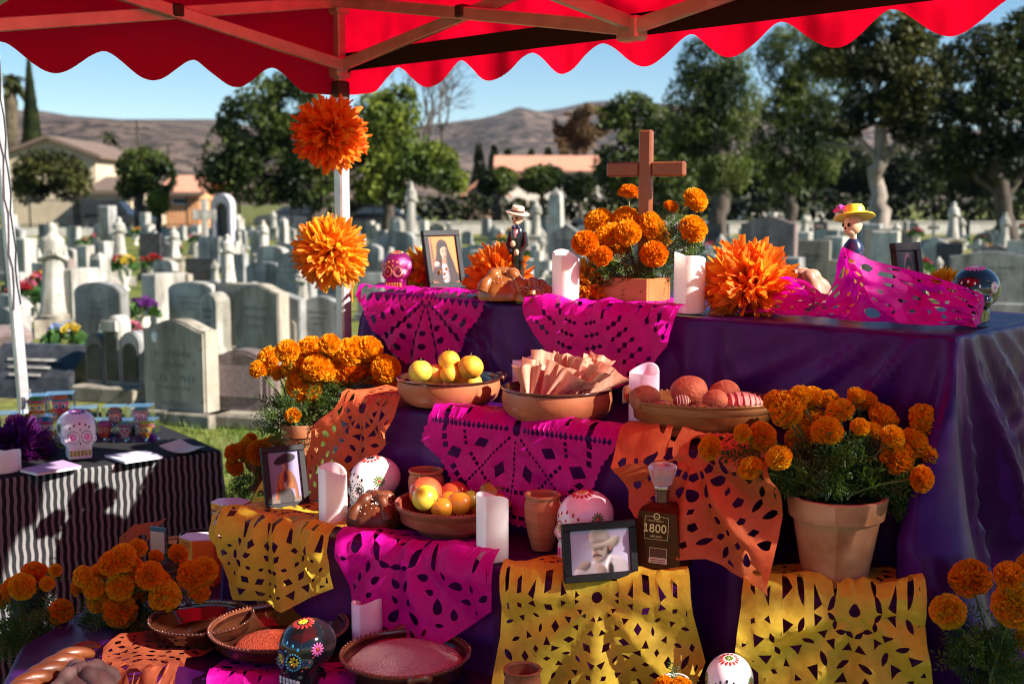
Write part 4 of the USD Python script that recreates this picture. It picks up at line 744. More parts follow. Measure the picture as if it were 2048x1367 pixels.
def pat_mosaic(R, seed, kinds, n=8, dens=1.0, size=1.0):   # mirrored rings of mixed little cuts
    q = np.random.default_rng(seed); S = []
    for r_ in np.arange(.046 * max(1, size), R, .031 / dens ** .5):
        m = max(1, int(round(2 * np.pi * r_ / n / 2 / .036 * dens)))
        for j in range(m):
            a = np.pi / n * (j + .5) / m; sz = size * q.uniform(.6, 1.15) * min(1, .4 + r_ / .15); k = kinds[q.integers(len(kinds))]; x, y = r_ * np.cos(a), r_ * np.sin(a); rot = a + q.choice([0, .6, 1.57, -.6])
            S.append({'d': lambda: dia(x, y, .018 * sz, .026 * sz, rot), 'l': lambda: lens(x, y, .013 * sz, .030 * sz, rot), 't': lambda: tri_(x, y, .022 * sz, .024 * sz, rot), 'o': lambda: drop(x, y, .026 * sz, .034 * sz, rot + 1.57), 'q': lambda: Polygon([(x + .011 * sz * c, y + .011 * sz * s_) for c, s_ in ((1, .2), (.3, 1.1), (-1.1, .4), (-.6, -.9), (.5, -.8))])}[k]())
    return around(S, n, True) + [circ(0, 0, .012)]
def zig(poly, step=.02, amp=.006):
    c = np.asarray(poly.exterior.coords); L = np.r_[0, np.cumsum(np.linalg.norm(np.diff(c, axis=0), axis=1))]; n = int(L[-1] / step) * 2; s = np.linspace(0, L[-1], n + 1)[:-1]
    p = np.stack([np.interp(s, L, c[:, k]) for k in range(2)], 1); d = p - np.mean(p, 0); d /= np.linalg.norm(d, axis=1, keepdims=True); p[1::2] -= d[1::2] * amp; return Polygon(p).buffer(0)
def cut(outline, centre, pattern, margin=.012):
    inner = outline.buffer(-margin); cx, cy = centre
    return outline.difference(shapely.union_all([affinity.translate(s, cx, cy) for s in pattern]).intersection(inner).buffer(-.0003)).buffer(0)
def paper(label, tier, px, centre, pattern, mat, seed=0, wr=.006, cre=.006, ncre=8, zigzag=False, margin=.012, lift=.009, cell=.012, rot=0.0, bulge=None):
    P = np.array([tier.inv(*p) for p in px]); o = Polygon(P).buffer(0)
    o = max(getattr(o, 'geoms', [o]), key=lambda g: g.area)
    if zigzag: o = zig(o)
    c = tier.inv(*centre); pt = [affinity.rotate(s, rot, (0, 0), use_radians=True) for s in pattern]; g = cut(o, c, pt, margin); g = max(getattr(g, 'geoms', [g]), key=lambda q: q.area)
    v, f = sheet_mesh(g, cell); q = v - c; rho = np.linalg.norm(q, axis=1); phi = np.arctan2(q[:, 1], q[:, 0])
    p, N = tier.pos(v[:, 0], v[:, 1], lift)
    wr, cre = wr * 1.25, cre * 1.5
    tr = np.abs(((phi * ncre / (2 * np.pi) + seed * .37) % 1) - .5) * 2
    top = np.clip(-v[:, 1] / .05, 0, 1); fine = (meshkit.fbm(np.c_[v * 26, 0 * rho + seed], 3, seed + 4) - .3) * .011
    lift = lift * 1.0
    cr2 = np.abs((v[:, 0] / .105 + seed * .3) % 1 - .5) * .009 + np.abs((v[:, 1] / .12 + seed * .17) % 1 - .5) * .007
    w = cr2 + (meshkit.fbm(np.c_[v * 9, 0 * rho], 3, seed) * wr * 2 + fine + tr * cre * np.minimum(rho / .1, 1.4)) * (1 - .92 * top)
    if bulge is not None: w = w + bulge(v[:, 0], v[:, 1])
    p = p + N * w[:, None]
    nm = single('paper_cutout', label, 'paper', (p, f), mat, 'tissue paper cut-outs draped over the altar', smooth=40); return nm
R_ = .30
paper('magenta paper with chains of diamond cuts at the left end of the top step', t4, [(724, 592), (762, 574), (992, 592), (985, 606), (962, 650), (938, 690), (905, 735), (880, 752), (850, 722), (822, 728), (790, 690), (760, 660), (748, 625)], (862, 598), pat_chain(.33), PM['magenta'], 1, zigzag=True, cre=.010, ncre=10)
paper('magenta paper with cobweb cuts in the middle of the top step', t4, [(1066, 640), (1085, 600), (1150, 590), (1400, 612), (1392, 630), (1345, 690), (1302, 745), (1250, 772), (1170, 768), (1120, 720), (1090, 680)], (1225, 612), pat_web(.36), PM['magenta'], 2, cre=.006)
paper('magenta paper with lace of lozenges on the second step below the corn husk bowl', t3, [(857, 876), (872, 832), (905, 818), (1080, 830), (1250, 862), (1254, 880), (1215, 930), (1195, 985), (1150, 1000), (1120, 1060), (1020, 1040), (960, 1010), (905, 945), (885, 905)], (1042, 858), pat_lace(.30), PM['magenta'], 3, zigzag=True)
paper('orange paper with scattered cuts over the left corner of the second step', t3, [(632, 905), (648, 845), (690, 806), (700, 792), (770, 782), (832, 792), (806, 822), (790, 880), (772, 905), (795, 945), (800, 1000), (770, 1030), (700, 1045), (622, 1040), (625, 960)], (735, 815), pat_mosaic(.34, 4, 'dlqt', 8, .95, .95), PM['orange'], 4, cre=.012, wr=.010)
paper('orange paper with large round and square cuts hanging below the bread bowl', t3, [(1254, 870), (1262, 850), (1460, 862), (1540, 900), (1585, 960), (1582, 1062), (1580, 1160), (1530, 1140), (1480, 1120), (1445, 1098), (1330, 1086), (1345, 1060), (1318, 1020), (1290, 1000), (1268, 935)], (1400, 900), pat_mosaic(.42, 5, 'qdol', 8, .8, 1.15), PM['orange'], 5, cre=.022, wr=.016, ncre=9, bulge=lambda a, q: .10 * np.clip(q, 0, 1) * np.clip((a - .35) / .3, 0, 1.5))
paper('yellow paper with leaf and diamond cuts at the left end of the third step', t2a, [(446, 1065), (470, 1025), (560, 1004), (650, 1020), (692, 1062), (690, 1165), (640, 1185), (590, 1212), (545, 1195), (492, 1188), (482, 1150), (455, 1105)], (585, 1045), pat_mosaic(.30, 6, 'dltd', 9, 1.0, 1.0), PM['yellow'], 6, cre=.014, wr=.010, ncre=9)
paper('magenta paper with teardrop cuts on the third step below the fruit bowl', t2a, [(694, 1072), (700, 1058), (960, 1092), (1000, 1128), (1004, 1145), (1002, 1210), (925, 1262), (880, 1290), (760, 1300), (730, 1240), (712, 1180), (700, 1120)], (830, 1090), pat_mosaic(.34, 7, 'ootl', 9, .65, 1.1), PM['magenta'], 7, cre=.012, wr=.009)
paper('yellow paper with triangle cuts below the portrait of the moustached man', t2b, [(1004, 1160), (1022, 1140), (1110, 1122), (1350, 1142), (1378, 1168), (1385, 1215), (1410, 1315), (1392, 1350), (1396, 1420), (985, 1420), (990, 1340), (1004, 1260), (1008, 1200)], (1195, 1186), pat_mosaic(.36, 8, 'dtltd', 8, 1.0, .95), PM['yellow'], 8, cre=.014, wr=.010)
paper('yellow paper with triangle cuts under the large flower pot', t2c, [(1482, 1190), (1510, 1155), (1560, 1140), (1780, 1150), (1836, 1172), (1846, 1200), (1845, 1275), (1862, 1380), (1865, 1430), (1520, 1430), (1515, 1330), (1468, 1290), (1472, 1250)], (1706, 1214), pat_mosaic(.36, 9, 'dtltl', 8, .9, 1.05), PM['yellow'], 9, cre=.020, wr=.012)
t1f = Tier((150, 1365), (560, 1372), Z1, .05)
paper('rust orange paper with ragged cuts on the lowest step at the left', t1f, [(200, 1358), (205, 1312), (240, 1285), (300, 1275), (335, 1290), (380, 1300), (432, 1310), (400, 1330), (372, 1335), (372, 1430), (210, 1430)], (290, 1352), pat_mosaic(.3, 10, 'dtll', 8, 1.2, .9), PM['rust'], 10, cre=.018, wr=.012, lift=.014)
paper('dark magenta paper peeking out under the black skull on the lowest step', t1f, [(420, 1352), (448, 1332), (560, 1335), (720, 1342), (740, 1420), (430, 1420)], (560, 1362), pat_mosaic(.22, 11, 'dtl', 8, 1.0, 1.0), PM['magenta'], 11, lift=.010)
# the magenta sheet that the wind has lifted at the right end of the top step
top_px = np.array([(1468, 630), (1500, 592), (1535, 562), (1570, 552), (1605, 562), (1640, 585), (1658, 588), (1668, 540), (1676, 492), (1700, 502), (1740, 517), (1790, 532), (1850, 548), (1905, 566), (1962, 590), (1950, 640)], float)
bot_px = np.array([(1466, 634), (1505, 634), (1560, 640), (1620, 646), (1680, 652), (1730, 655), (1790, 658), (1850, 661), (1905, 664), (1943, 667)], float)
n = 90; s = np.linspace(0, 1, n); tp = np.stack([np.interp(s, np.linspace(0, 1, len(top_px)), top_px[:, k]) for k in range(2)], 1); bp = np.stack([np.interp(s, np.linspace(0, 1, len(bot_px)), bot_px[:, k]) for k in range(2)], 1)
B = np.array([np.r_[onz(x, y, Z4)[:2], Z4 + .012] for x, y in bp]); B[:, :2] -= t4.o * .02
Tp = np.array([at(x, y, b[1] + .05 + .05 * math.sin(k * .21)) for k, ((x, y), b) in enumerate(zip(tp, B))]); Tp[:, 2] = np.maximum(Tp[:, 2], Z4 + .02)
g = cut(sbox(0, 0, .46, .17), (.26, .02), pat_mosaic(.26, 12, 'qdl', 8, 1.3, .8), .008); v, f = sheet_mesh(g, .010)
a, b_ = v[:, 0] / .46 * (n - 1), v[:, 1] / .17; i = np.clip(a.astype(int), 0, n - 2); fr = (a - i)[:, None]; lo_, hi_ = B[i] * (1 - fr) + B[i + 1] * fr, Tp[i] * (1 - fr) + Tp[i + 1] * fr
p = lo_ * (1 - b_[:, None]) + hi_ * b_[:, None]; w = (meshkit.fbm(np.c_[v * 22, 0 * a], 3, 3) - .5) * .075 + (np.abs(meshkit.fbm(np.c_[v * 34, 0 * a], 2, 8) - .5)) * .05 + .022 * np.sin(v[:, 0] * 55 + 1.5) * np.sin(b_ * 2.6); p[:, :2] += -t4.o * w[:, None] * 1.0
single('paper_cutout', 'magenta paper lifted and crumpled at the right end of the top step', 'paper', (p, f), PM['magenta'], 'tissue paper cut-outs draped over the altar', smooth=40)

# ---- the striped table at the left
tl = Tier((-170, 977), (446, 899), ZT, .06); rzl = math.degrees(math.atan2(tl.u[1], tl.u[0]))
stripe = usdkit.material(stage, '/World/Looks/striped_cloth', {
    'tc': ('texture_coordinate', {}), 'x': ('separate_xyz', {}), 'n': ('noise_texture', dict(scale=1.5, detail=1.0)), 'n3': ('noise_texture', dict(scale=90.0, detail=3.0)),
    'zs': ('math', dict(math_type='multiply', value2=98.0)), 'sn': ('math', dict(math_type='sine')), 'wv': ('math', dict(math_type='multiply', value2=.0013)), 'nx': ('math', dict(math_type='multiply_add', value2=.03)),
    'ad': ('math', dict(math_type='add')), 'fq': ('math', dict(math_type='multiply', value2=2 * np.pi / .0235)), 's2': ('math', dict(math_type='sine')), 'th': ('map_range', dict(from_min=.10, from_max=.40, clamp=True)),
    'top': ('math', dict(math_type='less_than', value2=ZT - .004 if False else -.004)), 'mul': ('math', dict(math_type='multiply')),
    'mx': ('mix_color', dict(a=(.012, .011, .013), b=(.19, .185, .185))), 'p': ('principled_bsdf', dict(roughness=.85, specular_ior_level=.25)), 'b': ('bump', dict(strength=.4, distance=.003))},
    [('tc.object', 'x.vector'), ('tc.object', 'n.vector'), ('tc.object', 'n3.vector'), ('x.z', 'zs.value1'), ('zs.value', 'sn.value1'), ('sn.value', 'wv.value1'), ('n.fac', 'nx.value1'), ('wv.value', 'nx.value3'), ('nx.value', 'ad.value1'), ('x.x', 'ad.value2'), ('ad.value', 'fq.value1'), ('fq.value', 's2.value1'), ('s2.value', 'th.value'),
     ('x.z', 'top.value1'), ('th.result', 'mul.value1'), ('top.value', 'mul.value2'), ('mul.value', 'mx.fac'), ('mx.result', 'p.base_color'), ('n3.fac', 'b.height'), ('b.normal', 'p.normal')], surface='p.BSDF')
tbl = Thing('striped_table', 'table at the left covered with a black cloth whose sides have wavy grey stripes', 'table', (*tl.E0, ZT), rzl)
tbl.wpart('tablecloth', drape(ends(tl, .62), ZT, .03, flare=.05, amp=.016, lam=.30, seed=21, corner=.03), stripe, smooth=True)
c = tl.E0 + tl.u * tl.L / 2 - tl.o * .31
tbl.part('tabletop', xf(box((tl.L / 2, .31, -.03), (tl.L - .06, .56, .03)), (0, 0, 0)), board, smooth=False)
for sx in (.06, tl.L - .06):
    for sy in (.06, .54): tbl.part('leg', tube([(sx, sy, -ZT + .0), (sx, sy, -.04)], .015, 8), black_pl)
def frame_of(t): return t

# ================================================================== THINGS ON THE ALTAR
def base(x, yb, z, r=0.0):            # where a thing of radius r stands whose lowest edge shows at (x, yb) on the level z
    p = onz(x, yb, z); d = p[:2] / np.linalg.norm(p[:2]); return np.array([p[0] + d[0] * r, p[1] + d[1] * r, z])
# ---- candles
wax = M('white_wax', (.80, .74, .68), (.86, .80, .74), scale=9, rough=.42, sss=.35, sssr=.012, bump=.06, bscale=40, spec=.4); wick_m = M('candle_flame_tip', (.75, .62, .42), rough=.5)
pink_bounce_wax = M('pink_bounce_wax', (.74, .44, .55), (.80, .52, .62), scale=9, rough=.42, sss=.35, sssr=.012, bump=.06, bscale=40, spec=.4)  # wax with pink light from paper and canopy put into its colour
def candle(label, x, yt, yb, w, z, seed, D=None):
    r = w / 2 * pxm(onz(x, yb, z)[1]); c = base(x, yb, z + .004, r); H = (yb - yt) * pxm(c[1] - r) * .985; t = Thing('pillar_candle', label, 'candle', c, seed * 67.0, group='pillar candles')
    n = 40; a = np.arange(n) * 2 * np.pi / n; e = .010 * np.sin(a) + .005 * np.sin(2 * a + seed) - .006
    rings = [(r * .9, 0 * a), (r * .985, 0 * a + .003), (r, 0 * a + .010), (r, 0 * a + H * .5), (r, H + e - .004), (r * .985, H + e), (r * .86, H + e - .001), (r * .80, H + e - .012), (r * .5, 0 * a + H - .030), (r * .12, 0 * a + H - .032)]
    V = np.stack([np.stack([R * np.cos(a), R * np.sin(a), Z], -1) for R, Z in rings]); m = (V.reshape(-1, 3), gridf(len(rings), n, True)); m = cat([m, lathe([(r * .9, 0), (.0005, 0)], n, False)])
    t.part('wax_body', m, pink_bounce_wax if seed in (3, 4, 5) else wax, smooth=40); t.part('wick', tube([(0, 0, H - .034), (.002, 0, H - .018)], .0022, 6), wick_m)
CG = [('white candle between the mariachi portrait and the skull, third step', 667, 932, 1053, 58, Z2, 1), ('white candle in front of the fruit bowl on the third step', 985, 986, 1127, 67, Z2, 2), ('candle coloured for reflected pink light on the lowest step beside the black skull', 735, 1198, 1318, 63, Z1, 3),
      ('candle coloured for reflected pink light behind the corn husk bowl', 1052, 712, 800, 55, Z3, 4), ('candle coloured for reflected pink light behind the left end of the bread bowl', 1287, 735, 856, 61, Z3, 5), ('white candle left of the marigold planter on the top step', 1131, 504, 608, 54, Z4, 6), ('white candle right of the marigold planter on the top step', 1378, 508, 628, 62, Z4, 7)]
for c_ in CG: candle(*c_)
candle('short thick white candle at the left end of the striped table', 8, 900, 948, 68, ZT, 8)
# ---- marigolds
def bloom_mesh(seed, n=165):
    q = np.random.default_rng(seed); V = []; gu, gv = 5, 3
    for i in range(n):
        t = (i + .5) / n; th = math.acos(max(-1, 1 - 1.5 * t)) ; ph = i * 2.39996 + q.uniform(-.2, .2); d = np.array([math.sin(th) * math.cos(ph), math.sin(th) * math.sin(ph), math.cos(th)])
        d = d + q.normal(size=3) * .10; d /= np.linalg.norm(d); s = np.cross(d, [0, 0, 1.]) ; s = s / (np.linalg.norm(s) + 1e-9); up = np.cross(s, d)
        roll = q.uniform(-.7, .7); s, up = s * math.cos(roll) + up * math.sin(roll), up * math.cos(roll) - s * math.sin(roll)
        wd = q.uniform(.15, .22); L0, L1 = .45, q.uniform(.90, 1.06); uu = np.linspace(-1, 1, gu)
        for k, v in enumerate(np.linspace(0, 1, gv)):
            rf = q.normal(size=gu) * .05 * v + .06 * v * np.cos(np.arange(gu) * np.pi)
            pts = d * (L0 + (L1 - L0) * v - .05 * (uu[:, None] ** 2) * v) + s * (uu[:, None] * wd * (.45 + .75 * v)) + up * (rf[:, None] + .13 * v * v)
            V.append(pts)
    V = np.concatenate(V); fc = gridf(gv, gu); F = (fc[None] + (np.arange(n) * gu * gv)[:, None, None]).reshape(-1, 3)
    core = ell((0, 0, -.02), (.62, .62, .50), 1); V[:, 2] = V[:, 2] * .82; return cat([(V, F), core])
BLOOMS = [bloom_mesh(s) for s in (1, 2, 3, 4)]
mar = [M('marigold', (.98, .42, .008), (1.0, .56, .016), scale=90, rough=.6, transl=.36, tcol=(1.0, .38, .006), isl=.28, spec=.2), M('marigold_deep', (.92, .29, .006), (1.0, .40, .010), scale=90, rough=.6, transl=.28, tcol=(1.0, .26, .004), isl=.28, spec=.2), M('marigold_gold', (1.0, .52, .012), (1.0, .66, .022), scale=90, rough=.6, transl=.36, tcol=(.95, .32, .006), isl=.28, spec=.2)]
stalk = M('stalk_green', (.07, .10, .02), (.13, .16, .035), scale=30, rough=.55); leafm = M('marigold_leaf', (.035, .085, .016), (.10, .17, .03), scale=14, rough=.42, transl=.3, tcol=(.16, .28, .03), isl=.35, spec=.45)
def leaf_template(seed):
    q = np.random.default_rng(seed); V, F, n = [], [], 0
    for k in range(6):
        y = .12 + .15 * k
        for s in ((-1, 1) if k < 5 else (0,)):
            a = np.array([0, y, -.15 * y * y]); L = .30 * (1 - .35 * abs(k - 2) / 3); d = np.array([s * .85, .55 if s else 1, -.2 + q.normal() * .15]); d /= np.linalg.norm(d); w = np.cross(d, [0, 0, 1]); w /= np.linalg.norm(w) + 1e-9; w *= .042
            V += [a, a + d * L * .45 + w, a + d * L + [0, 0, -.05], a + d * L * .45 - w, a + d * L * .5 + [0, 0, .02]]; F += [[n, n + 1, n + 4], [n + 1, n + 2, n + 4], [n + 2, n + 3, n + 4], [n + 3, n, n + 4]]; n += 5
    V += [np.array([-.012, 0, 0]), np.array([.012, 0, 0]), np.array([0, .92, -.13])]; F.append([n, n + 1, n + 2]); return np.array(V), np.array(F)
LEAVES = [leaf_template(s) for s in range(3)]
def face_to(d, roll=0.0):
    d = np.asarray(d, float) / np.linalg.norm(d); a = np.cross([0, 0, 1.], d); a = a / np.linalg.norm(a) if np.linalg.norm(a) > 1e-6 else np.array([1., 0, 0]); b = np.cross(d, a); c, s = math.cos(roll), math.sin(roll); return np.stack([a * c + b * s, b * c - a * s, d], 1)
def marigolds(t, root, blooms, D, foliage, seed, nleaf=260, deep=.3, leaf=.07, spread=.07, droop=0.0):
    """blooms and foliage in pixels at about D; root: where the stalks come together."""
    q = np.random.default_rng(seed); root = np.asarray(root, float); fol = []
    for i, (x, y, r) in enumerate(blooms):
        p = at(x, y, D + q.uniform(-1, 1) * spread - .0004 * (y - blooms[0][1])); R = r * pxm(p[1]) * 1.04
        d = (p - root) * [1, 1, .8]; d = d / np.linalg.norm(d) * .8 + np.array([0, -.75, .35]) + q.normal(size=3) * .25
        m = mar[0] if q.random() > deep else mar[1]; m = mar[2] if q.random() < .12 else m
        t.wpart('bloom', xf(BLOOMS[q.integers(4)], p, face_to(d, q.random() * 6), R), m, smooth=False)
        d = d / np.linalg.norm(d); b = p - d * R * .35; rt = root + q.normal(size=3) * [.02, .02, 0]; mid = (b + rt) / 2 + (b - rt) * [.18, .18, 0] * -.6 + [0, 0, .01]; s = np.linspace(0, 1, 8)[:, None]
        P = (1 - s) ** 2 * rt + 2 * s * (1 - s) * mid + s * s * b; st = t.wpart('stalk', tube(P, np.linspace(.0028, .0022, 8), 6), stalk, smooth=True)
        t.wpart('calyx', xf(lathe([(.0025, 0), (.008, .008), (.010, .02), (.008, .026)], 8), b - d * .012, face_to(d), R / .034), stalk, under=st, smooth=True)
        for k in range(3):
            j = q.integers(2, 7); fol.append((P[j] + q.normal(size=3) * .008, q.uniform(.6, 1.0) * leaf))
    w = np.array([f[2] * f[3] for f in foliage], float); w /= w.sum()
    for f_, k in zip(foliage, (w * nleaf).astype(int)):
        for _ in range(k):
            u = q.normal(size=3); u /= np.linalg.norm(u); u *= q.random() ** .4; fol.append((at(f_[0] + u[0] * f_[2], f_[1] + u[1] * f_[3], D + u[2] * (f_[2] + f_[3]) / 2 * pxm(D)), q.uniform(.65, 1.25) * leaf))
    ms = []
    for (p, s) in fol:
        d = (p - root) * [1, 1, .7] + q.normal(size=3) * .05 + [0, 0, -droop]; d /= np.linalg.norm(d) + 1e-9; R = face_to(d, q.random() * 6.28); R = np.stack([R[:, 0], R[:, 2], R[:, 1]], 1); ms.append(xf(LEAVES[q.integers(3)], p - d * s * .3, R, s))
    if ms: t.wpart('foliage', cat(ms), leafm, smooth=False, kind='stuff')
terra = M('terracotta', (.33, .11, .042), (.50, .23, .12), scale=11, rough=.72, bump=.12, bscale=60, spec=.3); clay = M('red_clay', (.22, .055, .024), (.31, .10, .045), scale=9, rough=.5, bump=.15, bscale=50, spec=.4, coat=.15); glaze = M('brown_glaze', (.030, .008, .004), (.065, .02, .009), scale=14, rough=.12, spec=.6, coat=.7)
glaze_in = M('dark_glaze', (.018, .005, .003), (.04, .010, .005), scale=9, rough=.13, coat=.6); soil = M('potting_soil', (.02, .014, .010), (.05, .035, .025), scale=60, rough=1, bump=1)
def flower_pot(t, c, r, h):
    pf = [(r * .62, 0), (r * .64, .004), (r * .86, h * .74), (r * .865, h * .75), (r * .94, h * .755), (r, h * .985), (r * .985, h), (r * .91, h), (r * .89, h * .9)]
    t.wpart('flower_pot', xf(lathe(pf, 48), c), terra, smooth=40); t.wpart('soil', xf(disp(lathe([(.001, h * .9), (r * .45, h * .92), (r * .9, h * .89)], 24, False), .004, 40), c), soil)
def nursery_pot(t, c): t.wpart('flower_pot', xf(lathe([(.035, 0), (.045, .06), (.048, .062), (.048, .07), (.042, .07)], 28), c), black_pl); t.wpart('soil', xf(lathe([(.001, .06), (.043, .06)], 20, False), c), soil)
# left plant on the third step
c = base(606, 952, Z2, .065); t = Thing('marigold_plant', 'bushy marigolds in a clay pot left of the orange paper and fruit bowl', 'flowers', c, group='marigold plants')
flower_pot(t, c, .066, .155); D = c[1]
marigolds(t, c + [0, 0, .15], [(610, 772, 37), (540, 722, 31), (518, 738, 20), (622, 698, 30), (660, 688, 22), (665, 716, 32), (590, 735, 27), (560, 746, 18), (700, 705, 29), (738, 698, 28), (700, 742, 29), (735, 742, 28), (772, 738, 29), (760, 770, 20), (788, 775, 13), (645, 768, 17), (672, 752, 25), (586, 830, 16), (715, 690, 20), (632, 735, 29), (575, 702, 24), (650, 742, 22), (718, 718, 22)], D, [(612, 812, 66, 46), (560, 840, 40, 50), (680, 800, 66, 40), (600, 866, 44, 40)], 1, 420, .15, .062)
# small one behind the chocolate boxes, blooms coloured deeper to stand for shade
c = base(498, 1010, Z2, .05) + [-.10, .62, -.12]; t = Thing('marigold_plant', 'small marigolds coloured dark for shade, with bare stems behind the mariachi portrait', 'flowers', c, group='marigold plants'); D = c[1]
t.wpart('vase', xf(vase_mesh(), c, s=.5), clay, smooth=40)
marigolds(t, c + [0, 0, .13], [(470, 932, 20), (492, 900, 24), (520, 904, 26), (548, 892, 24), (466, 905, 18), (536, 918, 20), (505, 925, 18), (555, 915, 16), (500, 880, 16)], D, [(505, 968, 46, 34), (480, 990, 30, 26)], 2, 120, .95, .055)
# planter with the cross
c = base(1293, 611, Z4 + .004); vdir = -t4.o; rz4 = math.degrees(math.atan2(t4.u[1], t4.u[0])); wood = M('red_wood', (.16, .038, .014), (.26, .075, .026), scale=5, rough=.38, bump=.15, stretch=(1, 1, .12), coat=.25, spec=.5); wood2 = M('orange_wood', (.33, .10, .025), (.42, .15, .04), scale=6, rough=.5, bump=.15, stretch=(.2, 1, 1))
W_, Dp, Hp = .165, .115, .074; c0 = np.r_[c[:2] - t4.u * W_ / 2 + vdir * Dp / 2, c[2]]; t = Thing('marigold_planter', 'square wooden planter full of marigolds at the middle of the top step', 'planter', c0, rz4, group='wooden planters on the top step')
for s in (-1, 1): t.part('board', bbox((0, s * (Dp / 2 - .005), Hp / 2), (W_, .01, Hp), .0015), wood2); t.part('board', bbox((s * (W_ / 2 - .005), 0, Hp / 2), (.0098, Dp - .021, Hp - .0004), .0015), wood2)
t.part('soil', disp(box((0, 0, Hp * .8), (W_ - .02, Dp - .02, .01)), .002, 30), soil); D = c0[1]
marigolds(t, c0 + [0, 0, Hp], [(1308, 508, 27), (1258, 386, 21), (1197, 442, 29), (1170, 486, 26), (1212, 478, 31), (1250, 440, 29), (1256, 466, 26), (1240, 502, 23), (1190, 500, 22), (1306, 458, 27), (1300, 442, 22), (1342, 415, 16), (1390, 400, 25), (1386, 458, 28), (1205, 512, 20), (1325, 475, 20), (1228, 462, 20)], D, [(1280, 545, 78, 26), (1350, 490, 44, 60), (1215, 545, 40, 30), (1290, 575, 54, 22)], 3, 330, .35, .05)
c = base(1408, 566, Z4) ; t = Thing('marigold_planter', 'second wooden planter, its corner showing right of the right candle', 'planter', c, rz4, group='wooden planters on the top step')
for s in (-1, 1): t.part('board', bbox((0, s * .055, .04), (.14, .01, .08), .0015), wood2); t.part('board', bbox((s * .065, 0, .04), (.0098, .099, .0796), .0015), wood2)
t.part('soil', box((0, 0, .06), (.12, .10, .01)), soil)
p = at(1289, 560, D + .03); k = pxm(D + .03); H = (600 - 266) * k; t = Thing('wooden_cross', 'polished reddish wooden cross rising out of the marigolds', 'cross', p - [0, 0, 40 * k], rz4 + 14)
cw = 23 * k / .86; t.part('post', bbox((0, 0, H / 2), (cw, .026, H), .005), wood); zc = H - (342 - 266) * k
for s in (-1, 1): t.part('arm', xf(bbox((0, 0, 0), (.24 / 2 - cw / 2 - .002, .0255, 29 * k), .005), (s * (.24 / 4 + cw / 4), 0, zc)), wood)
# big pot on the right
c = base(1668, 1181, Z2 + .006, .085); t = Thing('marigold_plant', 'large terracotta pot of tall orange marigolds on the right yellow paper', 'flowers', c, group='marigold plants'); D = c[1]
flower_pot(t, c, 101 * pxm(D), 178 * pxm(D))
marigolds(t, c + [0, 0, 172 * pxm(D)], [(1606, 876, 36), (1576, 818, 38), (1620, 800, 32), (1655, 862, 31), (1626, 838, 27), (1680, 822, 28), (1655, 800, 24), (1725, 806, 31), (1712, 790, 18), (1765, 838, 33), (1785, 872, 24), (1720, 853, 19), (1848, 843, 36), (1828, 886, 32), (1793, 913, 37), (1858, 908, 24), (1843, 957, 27), (1420, 895, 25), (1501, 936, 25), (1485, 866, 19), (1523, 872, 29), (1558, 915, 26), (1548, 800, 22), (1600, 790, 22), (1745, 862, 22)], D, [(1640, 962, 100, 46), (1770, 955, 66, 50), (1810, 1000, 40, 40), (1560, 940, 60, 40), (1690, 920, 80, 40), (1510, 925, 34, 30)], 4, 640, .2, .062)
# bottom right, bottom left, bottom middle
c = at(1985, 1440, 2.38); c[2] = Z1; t = Thing('marigold_plant', 'cluster of large marigolds in shade at the lower right corner', 'flowers', c, group='marigold plants'); nursery_pot(t, c)
marigolds(t, c + [0, 0, .1], [(1940, 1156, 41), (1896, 1222, 35), (2018, 1150, 30), (2030, 1212, 46), (2048, 1280, 24), (2060, 1130, 26)], 2.38, [(1960, 1300, 66, 60), (2010, 1340, 60, 60)], 5, 220, .5, .06)
c = at(255, 1290, 3.0); c[2] = Z1; t = Thing('marigold_plant', 'dense cluster of golden orange marigolds at the lower left beside the brown dishes', 'flowers', c, group='marigold plants'); nursery_pot(t, c)
marigolds(t, c + [0, 0, .09], [(275, 1095, 19), (244, 1116, 30), (222, 1126, 26), (257, 1140, 30), (356, 1106, 20), (312, 1112, 15), (166, 1152, 22), (162, 1172, 22), (200, 1146, 24), (188, 1176, 22), (240, 1172, 28), (300, 1150, 28), (330, 1192, 33), (194, 1203, 23), (240, 1220, 34), (384, 1150, 30), (408, 1140, 28), (398, 1183, 23), (280, 1186, 22), (370, 1135, 18), (318, 1160, 22), (215, 1190, 22)], 3.0, [(250, 1240, 90, 44), (330, 1235, 50, 40), (200, 1260, 60, 30)], 6, 300, .3, .06)
c = at(62, 1310, 3.05); c[2] = Z1; t = Thing('marigold_plant', 'marigolds at the far left against the striped cloth', 'flowers', c, group='marigold plants'); nursery_pot(t, c)
marigolds(t, c + [0, 0, .09], [(70, 1150, 29), (44, 1172, 27), (24, 1178, 25), (4, 1192, 25), (111, 1140, 13), (95, 1166, 15), (122, 1222, 25), (-30, 1190, 26)], 3.05, [(70, 1235, 66, 50), (40, 1270, 60, 40)], 7, 260, .55, .06)
c = at(1348, 1430, 2.42); c[2] = Z1; t = Thing('marigold_plant', 'marigold heads just showing at the bottom edge below the yellow paper', 'flowers', c, group='marigold plants'); t.wpart('vase', xf(vase_mesh(), c, s=.3), vase_m, smooth=40)
marigolds(t, c + [0, 0, .08], [(1330, 1374, 24), (1362, 1378, 26)], 2.42, [(1345, 1395, 26, 14)], 8, 30, .3, .05)

